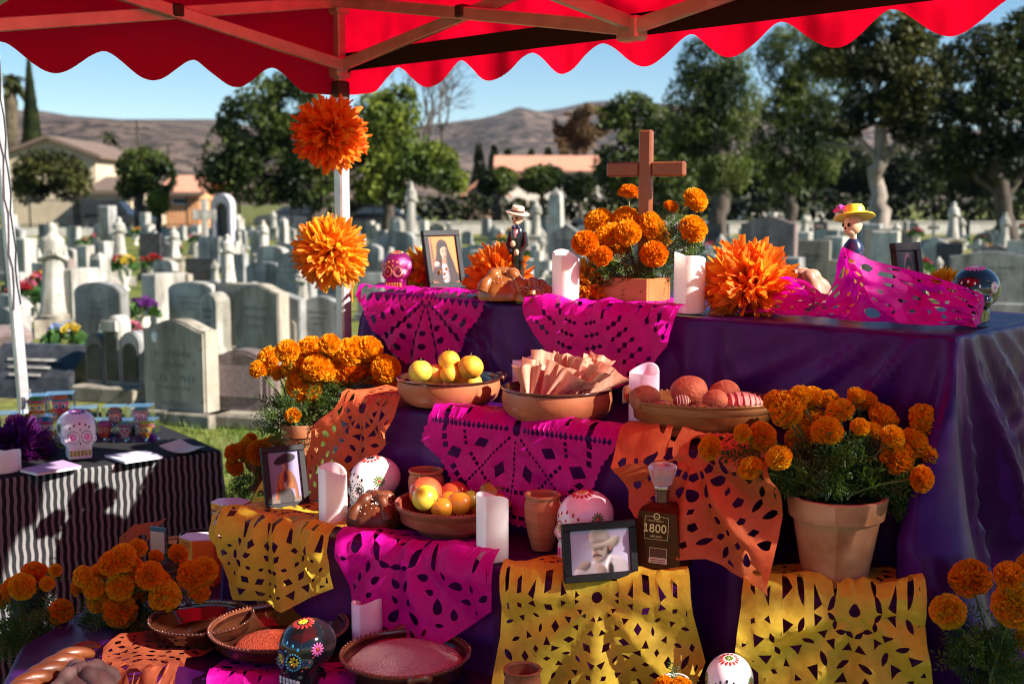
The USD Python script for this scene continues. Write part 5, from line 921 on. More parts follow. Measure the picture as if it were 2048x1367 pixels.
# ---- tissue pompoms
def pompom(label, x, y, r, D, cols, seed, n=400, grp='tissue paper pompoms', rz=1.0, flat=1.0, drop_=0.0):
    q = np.random.default_rng(seed); c = at(x, y, D); R = r * pxm(D); t = Thing('tissue_pompom', label, 'pompom', c, group=grp); per = [[] for _ in cols]
    for i in range(n):
        tt = (i + .5) / n; th = math.acos(1 - 2 * tt); ph = i * 2.39996; d = np.array([math.sin(th) * math.cos(ph), math.sin(th) * math.sin(ph), math.cos(th)]) + q.normal(size=3) * .16
        if d[2] < -.25 and flat < 1: d[2] *= .3
        d /= np.linalg.norm(d); s = np.cross(d, q.normal(size=3)); s /= np.linalg.norm(s); u = np.cross(s, d); L = R * q.uniform(.70, 1.08); w = R * q.uniform(.065, .125); bend = q.uniform(-.28, .32) * R
        v = np.linspace(.22, 1, 6)[:, None]; prof = np.array([.45, .8, 1.0, 1.0, .85, .28])[:, None] * w
        mid = d * L * v + u * bend * v ** 2.5; fold = q.uniform(.25, .55) * w
        g = np.stack([mid - s * prof + u * fold * v + q.normal(size=(6, 3)) * R * .012, mid, mid + s * prof + u * fold * v + q.normal(size=(6, 3)) * R * .022], 1); per[min(len(cols) - 1, int((.5 + .5 * (d @ np.array([.75, -.2, .3])) + q.uniform(-.18, .18)) * len(cols)) if len(cols) > 1 else 0)].append(gridm(g * [1, 1, rz]))
    for m, p_ in zip(cols, per):
        if p_: t.part('petals', cat(p_), m, smooth=True)
    t.part('tie', ell((0, 0, 0), R * .2, 1), cols[0]); return t
def tissue(n, c, tc): return M('tissue_' + n, c, rough=.55, transl=.5, tcol=tc, isl=.16, spec=.35)
T_red, T_or, T_yel, T_dy, T_pur = tissue('vermilion', (.95, .14, .02), (1.0, .14, .014)), tissue('orange', (.97, .29, .03), (1.0, .32, .02)), tissue('amber', (.97, .46, .035), (1.0, .48, .025)), tissue('yellow', (.90, .55, .03), (.95, .55, .02)), tissue('purple', (.10, .008, .12), (.14, .008, .15))
pompom('vermilion orange tissue pompom tied near the top of the tent pole', 660, 268, 76, 3.84, [T_red, T_or, T_or], 1, 620)
pompom('yellow-orange tissue pompom tied lower on the tent pole', 661, 504, 76, 3.84, [T_or, T_yel, T_yel], 2, 620)
pompom('amber tissue pompom behind the portrait of the woman', 858, 545, 58, 4.06, [T_yel, T_or], 3, 420, flat=.5)
pompom('orange tissue pompom behind the hatted skeleton figurine', 1000, 556, 72, 3.75, [T_or], 4, 460, flat=.5)
pompom('amber tissue pompom between the left candle and the planter', 1172, 574, 58, 3.50, [T_yel], 5, 380, flat=.5)
pompom('large orange tissue pompom right of the planter on the top step', 1498, 570, 96, 3.13, [T_or], 6, 600, flat=.5)
pompom('small yellow tissue pompom between the dark portrait and the black skull', 1888, 566, 34, 2.98, [T_dy], 7, 260, flat=.5)
pompom('dark purple tissue pompom on the striped table', 38, 900, 72, 4.22, [T_pur], 8, 480, flat=.5)
t = Thing('ribbon', 'thin yellow ribbon ends hanging below the lower pompom', 'ribbon', at(700, 560, 3.9))
for k in range(2): t.wpart('strand', tube([at(700 + 6 * k, 540, 3.86), at(708 - 5 * k, 570, 3.86), at(697 + 8 * k, 590 + 14 * k, 3.87)], .0025, 5), T_yel)

# ---- skulls
def sdf(p):
    x, y, z = np.abs(p[..., 0]), p[..., 1], p[..., 2]
    def el(c, r): q = np.stack([x - c[0], y - c[1], z - c[2]], -1) / r; k = np.linalg.norm(q, axis=-1); return (k - 1) * min(r)
    def sm(a, b, k): h = np.clip(.5 + .5 * (b - a) / k, 0, 1); return b + (a - b) * h - k * h * (1 - h)
    d = el((0, .06, .615), (.405, .47, .385)); d = sm(d, el((0, -.16, .40), (.31, .27, .24)), .08); d = sm(d, el((.23, -.2, .40), (.12, .14, .10)), .06)
    q = np.stack([x - .0, y + .15, z - .13], -1); e = np.abs(q) - np.array([.19, .15, .085]); bx = np.linalg.norm(np.maximum(e, 0), axis=-1) + np.minimum(e.max(-1), 0) - .045; d = sm(d, bx, .07)
    e = np.abs(np.stack([x, y - .02, z - .12], -1)) - np.array([.2, .16, .08]); d = sm(d, np.linalg.norm(np.maximum(e, 0), axis=-1) + np.minimum(e.max(-1), 0) - .03, .06)
    d = -sm(-d, el((.155, -.47, .475), (.105, .13, .10)), .03); d = -sm(-d, el((.0, -.50, .335), (.045, .13, .065)), .015)
    return np.maximum(d, -z)
def skull_mesh(sub):
    v, f = _ICO[sub] if sub in _ICO else arr(trimesh.creation.icosphere(sub)); o = np.array([0, -.06, .42]); lo_, hi_ = np.zeros(len(v)), np.ones(len(v))
    for _ in range(22): m = (lo_ + hi_) / 2; i = sdf(o + v * m[:, None]) < 0; lo_ = np.where(i, m, lo_); hi_ = np.where(i, hi_, m)
    return o + v * lo_[:, None], f
SK, SKL = skull_mesh(5), skull_mesh(3)
def on_skull(d, o=(0, 0, .5)):
    d = np.asarray(d, float) / np.linalg.norm(d); o = np.asarray(o, float); a, b = 0.0, 1.0
    for _ in range(24): m = (a + b) / 2; a, b = (m, b) if sdf(o + d * m) < 0 else (a, m)
    p = o + d * a; e = 1e-3; n = np.array([sdf(p + v) - sdf(p - v) for v in np.eye(3) * e]); return p, n / np.linalg.norm(n)
def petal_at(p, n, ang, L, w, r0):    # flat seed-like petal on the surface
    R = face_to(n); d = R[:, 0] * math.cos(ang) + R[:, 1] * math.sin(ang); c = p + d * (r0 + L / 2); o = np.array([0, 0, .5]) if c[2] > .35 else np.array([0, -.1, .2]); c, n2 = on_skull(c - o, o); s = np.cross(n2, d); s /= np.linalg.norm(s); d = np.cross(s, n2)
    v, f = _ICO[1]; return (v * [L / 2, w / 2, .011]) @ np.array([d, s, n2]) + c, f
def flower_on(d, n, L, w, r0, o=(0, 0, .5)): p, nn = on_skull(d, o); return cat([petal_at(p, nn, 2 * math.pi * k / n, L, w, r0) for k in range(n)]), (p, nn)
def dot_on(d, r, o=(0, 0, .5), e=1.0): p, n = on_skull(d, o); R = face_to(n); v, f = _ICO[1]; return (v * [r, r * e, .011]) @ R.T + p, f
_deco = {}
def once(k, fn):
    if k not in _deco: _deco[k] = fn()
    return _deco[k]
def skull(label, loc, h, rz, body, cols, glitter=False, teeth=None, sx=1.0, gems=None):
    t = Thing('sugar_skull', label, 'skull', loc, rz, group='painted skulls'); S = lambda m: xf((arr(m)[0] * [sx, 1, 1], arr(m)[1]), s=h)
    t.part('cranium', S(SK), body, smooth=60)
    for s in (-1, 1):
        t.part('eye_flower', S(once(('e', s), lambda: flower_on((s * .155, -.42, -.02), 8, .075, .034, .012)[0])), cols[0]); t.part('eye_ring', S(once(('r', s), lambda: cat([dot_on((s * .155 + .135 * math.cos(a), -.42, -.02 + .135 * math.sin(a)), .014) for a in np.linspace(0, 6.283, 19)[:-1]]))), cols[1])
        sf = t.part('side_flower', S(once(('s', s), lambda: flower_on((s * .42, -.12, .17), 12, .085, .030, .03)[0])), cols[2]); t.part('flower_centre', S(once(('c', s), lambda: dot_on((s * .42, -.12, .17), .032))), cols[3], under=sf)
    if gems: t.part('eye_gem', S(cat([ell((s * .155, -.375, .475), (.082, .05, .085), 2) for s in (-1, 1)])), gems)
    t.part('crown_petals', S(once('cp', lambda: cat([petal_at(*on_skull((0, -.03, .45)), 2 * math.pi * k / 14, .09, .05, .10) for k in range(14)]))), cols[3]); t.part('crown_flower', S(once('cf', lambda: flower_on((0, -.03, .45), 9, .07, .04, .012)[0])), cols[0])
    t.part('forehead_drops', S(once('fd', lambda: cat([dot_on((a, -.40, .22 + .05 * math.cos(a * 9)), .020, e=1.5) for a in (-.22, -.12, 0, .12, .22)] + [dot_on((0, -.42, .14), .018)]))), cols[1])
    t.part('nose', S(once('n', lambda: dot_on((0, -.4, -.17), .045, e=1.3))), cols[4])
    t.part('teeth', S(once('t', lambda: cat([xf(bbox((0, 0, 0), (.062, .03, .06), .012), on_skull((x, -.30, 0), (0, -.05, zz))[0], RZ(math.degrees(math.atan2(x, .30)))) for x in (-.19, -.115, -.04, .04, .115, .19) for zz in (.165, .105)]))), teeth or cols[1])
    t.part('cheek_dots', S(once('cd', lambda: cat([dot_on((s * (.27 + .03 * k), -.34 + .05 * k, -.14 + .06 * k), .016) for s in (-1, 1) for k in range(4)]))), cols[3]); return t
P_ = lambda n, c, r=.3, **k: M('paint_' + n, c, rough=r, **k)
black_p, red_p, green_p, gold_p, blue_p, white_p, pink_p, yel_p = P_('black', (.012, .012, .014)), P_('red', (.45, .04, .03)), P_('green', (.10, .17, .02)), P_('gold', (.75, .45, .12), .25, metal=.7), P_('blue', (.03, .25, .45)), P_('white', (.75, .73, .7)), P_('pink', (.75, .15, .45)), P_('yellow', (.75, .55, .04))
cer_w = M('white_ceramic', (.78, .76, .76), rough=.16, coat=.4); cer_b = M('black_ceramic', (.010, .010, .011), rough=.10, coat=.6); cer_m = M('magenta_glitter', (.16, .004, .075), (.24, .008, .11), scale=300, rough=.28, metal=.35, bump=.25, bscale=500, coat=.4)
def stand(x, yb, z, r, back=0.0): return base(x, yb, z + .005, r)
skull('shiny magenta skull with gold dots at the left end of the top step', stand(795, 580, Z4, .05), 80 * pxm(3.75), -12, cer_m, [red_p, gold_p, pink_p, gold_p, black_p], teeth=gold_p, sx=1.0, gems=M('ruby_gem', (.10, .004, .02), rough=.12, coat=.8))
skull('white ceramic skull with a dark green flower beside the left candle, third step', base(746, 1036, Z2 + .005, .05), 112 * pxm(3.28), -48, cer_w, [black_p, black_p, green_p, red_p, black_p], teeth=black_p, sx=.95)
skull('white ceramic skull with a green flower behind the moustached man portrait', base(1166, 1132, Z2 + .005, .07), 134 * pxm(2.82), -42, cer_w, [gold_p, red_p, green_p, red_p, black_p], teeth=pink_p, sx=.95)
skull('glossy black skull with silver lace paint at the right end of the top step', base(1946, 651, Z4 + .005, .06), 111 * pxm(2.9), -38, cer_b, [white_p, white_p, white_p, pink_p, blue_p], teeth=white_p, sx=1.0)
skull('glossy black skull with neon flowers on the lowest step', base(612, 1388, Z1 + .005, .065), 128 * pxm(2.72), -35, cer_b, [yel_p, blue_p, pink_p, red_p, blue_p], teeth=white_p)
skull('white skull with a green crown flower cut by the bottom edge', base(1456, 1458, Z1 + .002, .05), 133 * pxm(2.45), -15, cer_w, [green_p, black_p, green_p, red_p, black_p], sx=.9)
skull('white and lilac skull with yellow teeth on the striped table', base(157, 919, ZT + .005, .06), 94 * pxm(4.28), 28, M('lilac_white', (.72, .68, .74), rough=.25, coat=.3), [pink_p, black_p, green_p, P_('violet', (.15, .03, .25)), black_p], teeth=P_('olive', (.30, .28, .02)), sx=1.0)

# ================================================================== FRAMED PORTRAITS
def chaik(p, k=2):
    p = np.asarray(p, float)
    for _ in range(k): q = np.roll(p, -1, 0); p = np.stack([p * .75 + q * .25, p * .25 + q * .75], 1).reshape(-1, 2)
    return Polygon(p).buffer(0)
frame_m = M('black_frame', (.008, .006, .007), (.012, .010, .010), scale=30, rough=.5, spec=.3)
from PIL import Image, ImageDraw
from scipy.ndimage import gaussian_filter
print_m = usdkit.material(stage, '/World/Looks/photo_print', {'a': ('attribute', dict(attribute='pc')), 'p': ('principled_bsdf', dict(roughness=.45, specular_ior_level=.25))}, [('a.color', 'p.base_color')], surface='p.BSDF')
def flat_(n, c): return tuple(c)
def flatm(n, c): return M('print_' + n, c, rough=.6, spec=.15)
def portrait(label, bl, w, h, yaw, lean, bw, shapes, back, z, fm=None, dim=.8):
    """bl: pixel of the lower left corner; yaw turns the picture, lean tips it back; shapes: (name, outline in 0..1 of the print, material)."""
    loc = onz(*bl, z + .006); R = RZ(yaw) @ RX(-lean); t = Thing('framed_portrait', label, 'picture frame', loc, R=R, group='framed portraits'); d = .018; fm = fm or frame_m
    for (c, s) in (((w / 2, 0, bw / 2), (w, d, bw)), ((w / 2, 0, h - bw / 2), (w, d, bw)), ((bw / 2, 0, h / 2), (bw, d * .98, h - 2 * bw)), ((w - bw / 2, 0, h / 2), (bw, d * .98, h - 2 * bw))): t.part('frame_side', bbox(c, s, .0016), fm)
    t.part('backing', box((w / 2, d * .3, h / 2), (w - .004, .004, h - .004)), fm); iw, ih = w - 2 * bw, h - 2 * bw
    ph = t.part('photograph', box((w / 2, -.001, h / 2), (iw + .002, .002, ih + .002)), fm, smooth=False)
    N_ = 84; Mh = int(N_ * ih / iw); SS = 3; W_px, H_px = N_ * SS, Mh * SS; img = np.ones((H_px, W_px, 3)) * np.array(back); yy, xx = np.mgrid[0:H_px, 0:W_px]; img *= (.78 + .44 * (xx / W_px) * .6 + .2 * (1 - yy / H_px))[..., None]
    for k, (nm, o, col) in enumerate(shapes):
        o = o if not isinstance(o, list) else chaik(o); im_ = Image.new('L', (W_px, H_px))
        for g_ in getattr(o, 'geoms', [o]): ImageDraw.Draw(im_).polygon([(x_ * W_px, (1 - y_) * H_px) for x_, y_ in g_.exterior.coords], fill=255)
        m_ = gaussian_filter(np.asarray(im_) / 255.0, 1.5 * SS / 2); hgt = gaussian_filter(m_, W_px * .035); gx = np.gradient(hgt, axis=1) * W_px * .10; gy = np.gradient(hgt, axis=0) * W_px * .10
        shade = np.clip(.92 + .55 * gx + .45 * gy, .35, 1.45) if max(col) < .9 else 1.0; img = img * (1 - m_[..., None]) + (np.array(col) * np.asarray(shade)[..., None]) * m_[..., None]
    q_ = np.random.default_rng(int(w * 1e4)); img = gaussian_filter(img, (SS * .45, SS * .45, 0)) * (1 + .05 * gaussian_filter(q_.normal(size=img.shape[:2]), SS * .6)[..., None]); img = img[SS // 2::SS, SS // 2::SS][:Mh, :N_][::-1]
    u_, v_ = np.meshgrid(np.linspace(bw, bw + iw, N_), np.linspace(bw, bw + ih, Mh)); pm = UsdGeom.Mesh.Get(stage, t.part('print', gridm(np.stack([u_, 0 * u_ - .0028, v_], -1)), print_m, under=ph, smooth=False)); UsdGeom.PrimvarsAPI(pm).CreatePrimvar('pc', Sdf.ValueTypeNames.Color3fArray, 'vertex').Set(Vt.Vec3fArray.FromNumpy(np.clip(img * dim, 0, 1).reshape(-1, 3).astype(np.float32)))
    t.part('stand', xf(box((0, 0, 0), (.03, .004, h * .75)), (w / 2, .045, h * .36), RX(18)), fm); return t
E_ = lambda x, y, a, b: affinity.scale(Point(x, y).buffer(1, 8), a, b)
skin, skin_d, hair, wht = flat_('skin', (.62, .36, .24)), flat_('shaded_skin', (.40, .20, .13)), flat_('hair', (.030, .012, .012)), flat_('white', (.72, .62, .62))
lip = flat_('lips', (.45, .05, .05))
portrait('framed portrait of a long-haired woman in a dark jacket on an orange background', (858, 579), .150, .196, 40, 12, .019, [
    ('curtain', [(0, 0), (.16, 0), (.14, 1), (0, 1)], flat_('brown_curtain', (.40, .17, .09))), ('hair', [(.24, .28), (.16, .45), (.26, .62), (.28, .84), (.46, .94), (.66, .88), (.72, .66), (.84, .44), (.92, .20), (.70, .16), (.4, .2)], hair), ('neck', [(.42, .34), (.60, .34), (.62, .54), (.42, .54)], skin_d), ('face', [(.40, .72), (.42, .56), (.54, .47), (.63, .55), (.65, .72), (.56, .80), (.46, .80)], skin),
    ('fringe', [(.36, .68), (.38, .86), (.54, .90), (.68, .84), (.68, .72), (.60, .78), (.48, .76)], hair), ('eye', E_(.475, .675, .040, .011), hair), ('eye', E_(.595, .675, .034, .011), hair), ('lips', E_(.545, .555, .045, .016), lip),
    ('jacket', [(0, 0), (.02, .28), (.26, .40), (.46, .34), (.62, .34), (.88, .28), (1, .14), (1, 0)], flat_('dark_jacket', (.05, .016, .022))), ('blouse', [(.38, 0), (.42, .30), (.40, .40), (.60, .40), (.62, .30), (.66, 0)], flat_('pinkish_white', (.66, .45, .50))), ('flower', E_(.24, .40, .10, .055), flat_('pale_rose', (.7, .5, .45)))], flat_('amber_background', (.74, .26, .06)), Z4, dim=.5)  # dim darkens this print in place of shade falling on it
portrait('framed portrait of a man in a wide black sombrero and orange charro jacket', (533, 1022), .120, .172, 27, 17, .017, [
    ('ground', [(-.1, -.1), (1.1, -.1), (1.1, .12), (-.1, .18)], flat_('dry_ground', (.30, .22, .17))), ('trousers', [(.24, -.1), (.28, .32), (.72, .30), (.74, -.1)], flat_('dark_trousers', (.07, .05, .05))), ('sleeve', [(.14, .06), (.20, .34), (.30, .56), (.40, .58), (.32, .30), (.24, .06)], flat_('rust_sleeve', (.50, .14, .03))), ('sleeve', [(.74, .56), (.84, .46), (.90, .06), (.80, .06), (.74, .30)], flat_('rust_sleeve', (.50, .14, .03))), ('jacket', [(.28, .24), (.30, .46), (.38, .60), (.50, .64), (.68, .62), (.78, .54), (.80, .24), (.62, .28), (.5, .26)], flat_('orange_jacket', (.70, .24, .06))), ('shirt', [(.44, .28), (.46, .60), (.58, .60), (.58, .28)], wht), ('tie', [(.44, .40), (.46, .62), (.56, .62), (.56, .46), (.48, .38)], flat_('wine_tie', (.20, .02, .04))),
    ('face', [(.44, .66), (.50, .60), (.60, .62), (.63, .72), (.60, .80), (.46, .80)], skin), ('hat', [(.14, .78), (.30, .90), (.46, .94), (.60, .98), (.78, .95), (.90, .90), (.84, .82), (.62, .77), (.46, .76), (.30, .74)], hair), ('eye', E_(.57, .735, .02, .008), hair)], flat_('lilac_sky', (.42, .38, .62)), Z2, dim=.45)  # print colours lowered here too, standing in for shade
cw_h = flat_('pale_hat', (.60, .53, .44)); lil = flat_('lilac_backdrop', (.47, .41, .56)); suit = flat_('pale_suit', (.52, .44, .47)); hand_m = flat_('hand', (.36, .25, .21))
portrait('framed black-bordered portrait of a moustached man in a pale cowboy hat', (1129, 1166), .170, .128, 15, 11, .0165, [
    ('suit', [(.02, -.1), (.06, .16), (.30, .22), (.42, .36), (.70, .42), (.92, .30), (1.05, -.1)], suit), ('shirt_collar', [(.54, -.1), (.58, .28), (.72, .46), (.66, .10), (.64, -.1)], wht), ('face', [(.36, .56), (.36, .34), (.44, .22), (.56, .26), (.66, .44), (.68, .68), (.50, .72), (.38, .66)], flat_('grey_skin', (.48, .36, .31))), ('hair', [(.60, .42), (.64, .68), (.72, .70), (.72, .50), (.66, .40)], hair), ('hat_crown', [(.34, .66), (.32, .92), (.40, 1.02), (.58, 1.02), (.68, .84), (.70, .68), (.50, .70)], cw_h), ('hat_brim', [(.18, .80), (.22, .68), (.38, .62), (.56, .68), (.74, .84), (.84, .82), (.82, .64), (.72, .54), (.66, .60), (.52, .58), (.36, .58), (.22, .64)], flat_('hat_brim', (.50, .43, .35))),
    ('moustache', [(.36, .40), (.43, .46), (.54, .40), (.52, .36), (.43, .40), (.38, .36)], hair), ('eyebrow', [(.36, .57), (.44, .56), (.58, .60), (.58, .57), (.44, .53)], hair), ('eye', E_(.41, .525, .024, .014), hair), ('eye', E_(.53, .535, .026, .014), hair), ('mouth', E_(.44, .345, .04, .010), lip), ('nose', [(.42, .52), (.40, .44), (.46, .43), (.46, .52)], skin_d), ('ear', E_(.675, .56, .022, .06), skin_d),
    ('left_hand', [(.06, .14), (.14, .20), (.18, .30), (.34, .30), (.34, .16), (.22, .06), (.18, .12)], hand_m), ('right_hand', [(.40, .24), (.50, .22), (.60, .12), (.60, -.06), (.46, -.04), (.40, .10)], hand_m), ('bolo_tie', [(.62, -.1), (.62, .20), (.68, .24), (.72, .12), (.70, -.1)], hair)], lil, Z2)
portrait('framed reddish portrait of a dark-haired person half hidden by the lifted magenta paper', (1800, 626), .120, .182, 40, 10, .022, [
    ('veil', [(.18, -.1), (.20, .6), (.36, .92), (.62, .98), (.84, .74), (.90, -.1)], flat_('rose_veil', (.26, .06, .09))), ('hair', [(.26, .1), (.28, .66), (.40, .86), (.62, .90), (.78, .66), (.78, .1)], hair), ('face', [(.34, .60), (.34, .36), (.44, .18), (.60, .20), (.68, .40), (.68, .62), (.56, .72), (.42, .70)], flat_('rose_skin', (.55, .10, .12))), ('eyebrow', [(.36, .56), (.46, .57), (.46, .54)], hair), ('eyebrow', [(.54, .57), (.64, .58), (.64, .54)], hair), ('eye', E_(.42, .50, .035, .014), hair), ('eye', E_(.59, .51, .035, .014), hair), ('lips', E_(.51, .30, .06, .018), lip)], flat_('dark_backdrop', (.035, .02, .03)), Z4, M('brown_frame', (.016, .006, .006), (.026, .010, .009), scale=20, rough=.45, spec=.3))

# ---- skeleton figurines
bone = M('painted_bone', (.66, .42, .24), (.72, .48, .3), scale=20, rough=.4, coat=.3); blk = M('black_gloss', (.010, .010, .012), rough=.18, coat=.5)
def head(t, c, r, face):              # face: angle of the gaze
    R = RZ(face); m = cat([ell((0, 0, 0), (r * .86, r * .95, r), 3), ell((0, -r * .34, -r * .62), (r * .56, r * .6, r * .5), 2)]); h = t.part('head', xf(m, c, R), bone, smooth=60)
    for s in (-1, 1): t.part('eye', xf(ell((s * r * .36, -r * .84, -.02 * r), (r * .2, r * .14, r * .22), 1), c, R), black_p, under=h)
    t.part('nose', xf(ell((0, -r * .95, -r * .34), (r * .09, r * .08, r * .14), 1), c, R), black_p, under=h); t.part('mouth', xf(cat([box((0, -r * .93, -r * .68), (r * .6, r * .06, r * .05))]), c, R), black_p, under=h); return h
k = pxm(3.62); c = base(1035, 593, Z4 + .003, .02); k = pxm(c[1]); t = Thing('skeleton_figurine', 'skeleton figurine in a black suit and brimmed hat behind the bread', 'figurine', c, -20); H = 186 * k
t.part('robe', lathe([(.022, 0), (.025, .01), (.020, H * .25), (.0175, H * .42), (.021, H * .55), (.0225, H * .66), (.017, H * .72), (.008, H * .755)], 24), blk, smooth=60)
for s in (-1, 1): t.part('sleeve', tube([(s * .021, 0, H * .68), (s * .028, -.006, H * .55), (s * .012, -.022, H * .46)], [.009, .0095, .007], 10), blk, smooth=60); t.part('hand', ell((s * .006, -.027, H * (.47 + .09 * (s < 0))), (.008, .006, .010), 2), bone)
t.part('shirt_front', ell((0, -.0165, H * .655), (.009, .006, .022), 2), M('pink_shirt', (.7, .35, .4), rough=.4)); t.part('bow_tie', cat([ell((s * .007, -.018, H * .735), (.007, .005, .006), 1) for s in (-1, 1)]), M('navy', (.02, .03, .10), rough=.3))
head(t, (0, -.002, H * .83), .020, -10)
hb = xf(cat([lathe([(.0, 0), (.036, -.003), (.037, .0), (.036, .002), (.020, .003), (.0195, .018), (.017, .021), (0.0001, .021)], 28, False)]), (0, 0, H * .885), RX(6) @ RY(10)); ht = t.part('hat', hb, M('cream_hat', (.62, .5, .36), rough=.45), smooth=30); t.part('hat_band', xf(lathe([(.0205, .003), (.0208, .009), (.0204, .0095)], 24, False), (0, 0, H * .885), RX(6) @ RY(10)), M('brown_band', (.09, .02, .015), rough=.4), under=ht)
c = base(1702, 630, Z4 + .003, .03); k = pxm(c[1]); H = 222 * k; t = Thing('skeleton_figurine', 'skeleton figurine in a wide yellow hat rising behind the lifted magenta paper', 'figurine', c, -62); yel_m = M('yellow_dress', (.85, .52, .03), (.9, .6, .05), scale=30, rough=.35, coat=.3)
t.part('dress', lathe([(.035, 0), (.036, .01), (.028, H * .3), (.020, H * .46), (.024, H * .56), (.020, H * .63), (.010, H * .67)], 28), yel_m, smooth=60)
sh = t.part('shawl', lathe([(.0265, H * .50), (.028, H * .55), (.024, H * .62), (.012, H * .672), (.010, H * .675)], 28, False), M('navy_shawl', (.015, .018, .07), rough=.3, coat=.4), smooth=60); t.part('shawl_dots', cat([ell((.027 * math.cos(a), .027 * math.sin(a), H * .55 + .008 * math.sin(a * 3)), .0018, 1) for a in np.linspace(0, 6.1, 12)]), P_('coral', (.8, .2, .1)), under=sh)
t.part('neck', tube([(0, 0, H * .66), (0, -.002, H * .74)], .009, 10), bone, smooth=True); head(t, (0, -.004, H * .80), .0265, 0)
hm = lathe([(.0, -.002), (.05, -.008), (.053, -.006), (.050, -.002), (.028, .002), (.027, .016), (.022, .025), (.0001, .027)], 32, False); Rt = RY(0) @ RX(-6) @ RY(-14); ht = t.part('hat', xf(hm, (0, 0, H * .885), Rt), yel_m, smooth=30); t.part('hat_flower', xf(puff((-.018, -.026, .014), .018, 40, 3), (0, 0, H * .885), Rt), P_('hot_pink', (.75, .08, .5)), under=ht, smooth=False)

# ---- bread
crust = M('baked_crust', (.20, .062, .012), (.37, .15, .035), scale=12, rough=.33, coat=.35, bump=.12, lo=.4, hi=.62); crust_d = M('dark_crust', (.075, .017, .005), (.15, .04, .011), scale=14, rough=.42, coat=.12, bump=.15); sugar_m = M('sugar_grains', (.8, .72, .6), rough=.35)
def loaf(label, c, rx, ry, h, seed, mat=crust, sugar=90, rz=0):
    q = np.random.default_rng(seed); t = Thing('bread_of_the_dead', label, 'bread', c, rz, group='round sweet breads with crossed strips')
    dome = lambda x, y: h * np.sqrt(np.maximum(0, 1 - (x / rx) ** 2 - (y / ry) ** 2))
    t.part('loaf', disp(lathe([(.001, h), (.3, h * .97), (.55, h * .86), (.78, h * .66), (.93, h * .4), (1.0, h * .18), (.97, .02 * h), (.85, 0)][::-1], 40, True), 0, 1) if False else (lambda m: disp((m[0] * [rx, ry, 1], m[1]), .0035, 22, seed))(lathe([(.85, 0), (.97, .02 * h), (1.0, .2 * h), (.93, .45 * h), (.78, .70 * h), (.55, .88 * h), (.3, .97 * h), (.001, h)], 40)), mat, smooth=60)
    for k in range(4):
        a = k * math.pi / 2 + .4 + q.uniform(-.1, .1); s = np.linspace(.12, .97, 14); x, y = np.cos(a) * rx * s, np.sin(a) * ry * s; rr = .0125 * (.75 + .45 * np.abs(np.cos(s * 7))) * rx / .06
        t.part('bone_strip', tube(np.stack([x, y, dome(x * .98, y * .98) + .003], 1), rr, 10), mat, smooth=60)
    t.part('knob', ell((0, 0, h + .004), (.018 * rx / .06, .018 * rx / .06, .014), 2), mat)
    if sugar:
        a, s = q.random(sugar) * 6.28, np.sqrt(q.random(sugar)) * .9; t.part('sugar', cat([ell((math.cos(i) * rx * j, math.sin(i) * ry * j, dome(math.cos(i) * rx * j, math.sin(i) * ry * j) + q.uniform(.003, .012)), .0016, 0) for i, j in zip(a, s)]), sugar_m, smooth=False, kind='stuff')
    return t
loaf('golden sugared bread with crossed strips in front of the hatted figurine', base(1008, 602, Z4 + .006, .055), .080, .07, .078, 1, rz=20); loaf('smaller golden bread leaning beside the left candle on the top step', base(1066, 604, Z4 + .006, .045), .058, .055, .052, 2, rz=60)
loaf('shiny brown sugared bread beside the skull on the third step', base(752, 1060, Z2 + .006, .06), .072, .068, .072, 3, crust_d, 120, rz=10); loaf('brown bread half hidden behind the mango bowl', base(808, 1056, Z2 + .006, .05) + [.01, .06, 0], .05, .05, .05, 4, crust_d, 60)
loaf('pinkish bread peeping over the lifted magenta paper', base(1592, 618, Z4 + .006, .06) + [.03, .07, 0], .085, .06, .085, 5, M('pink_crust', (.34, .15, .09), (.45, .24, .16), scale=10, rough=.5), 0)
loaf('mauve floured bread with a lobed top at the lower left edge', base(168, 1422, Z1 + .006, .06), .075, .075, .07, 6, M('floured_crust', (.085, .04, .036), (.14, .075, .068), scale=12, rough=.7, bump=.2), 0, rz=25)
s_ = np.linspace(0, 1, 60); p0, p1 = base(2, 1415, Z1 + .03, 0), base(186, 1300, Z1 + .03, 0); tw = []
t = Thing('braided_bread', 'long braided brown loaf lying at the lower left corner', 'bread', (p0 + p1) / 2 * [1, 1, 0] + [0, 0, Z1]); ax = (p1 - p0) / np.linalg.norm(p1 - p0); nn = np.cross(ax, [0, 0, 1])
for k in range(3): a = s_ * 14 + k * 2.094; P = p0 + (p1 - p0) * s_[:, None] + nn * (np.sin(a) * .017)[:, None] + np.array([0, 0, 1]) * (np.cos(a) * .012 + .012)[:, None]; t.wpart('strand', tube(P,   .019 * np.sin(np.pi * np.clip(s_ * .94 + .03, 0, 1)) ** .5, 10), crust_d, smooth=60)

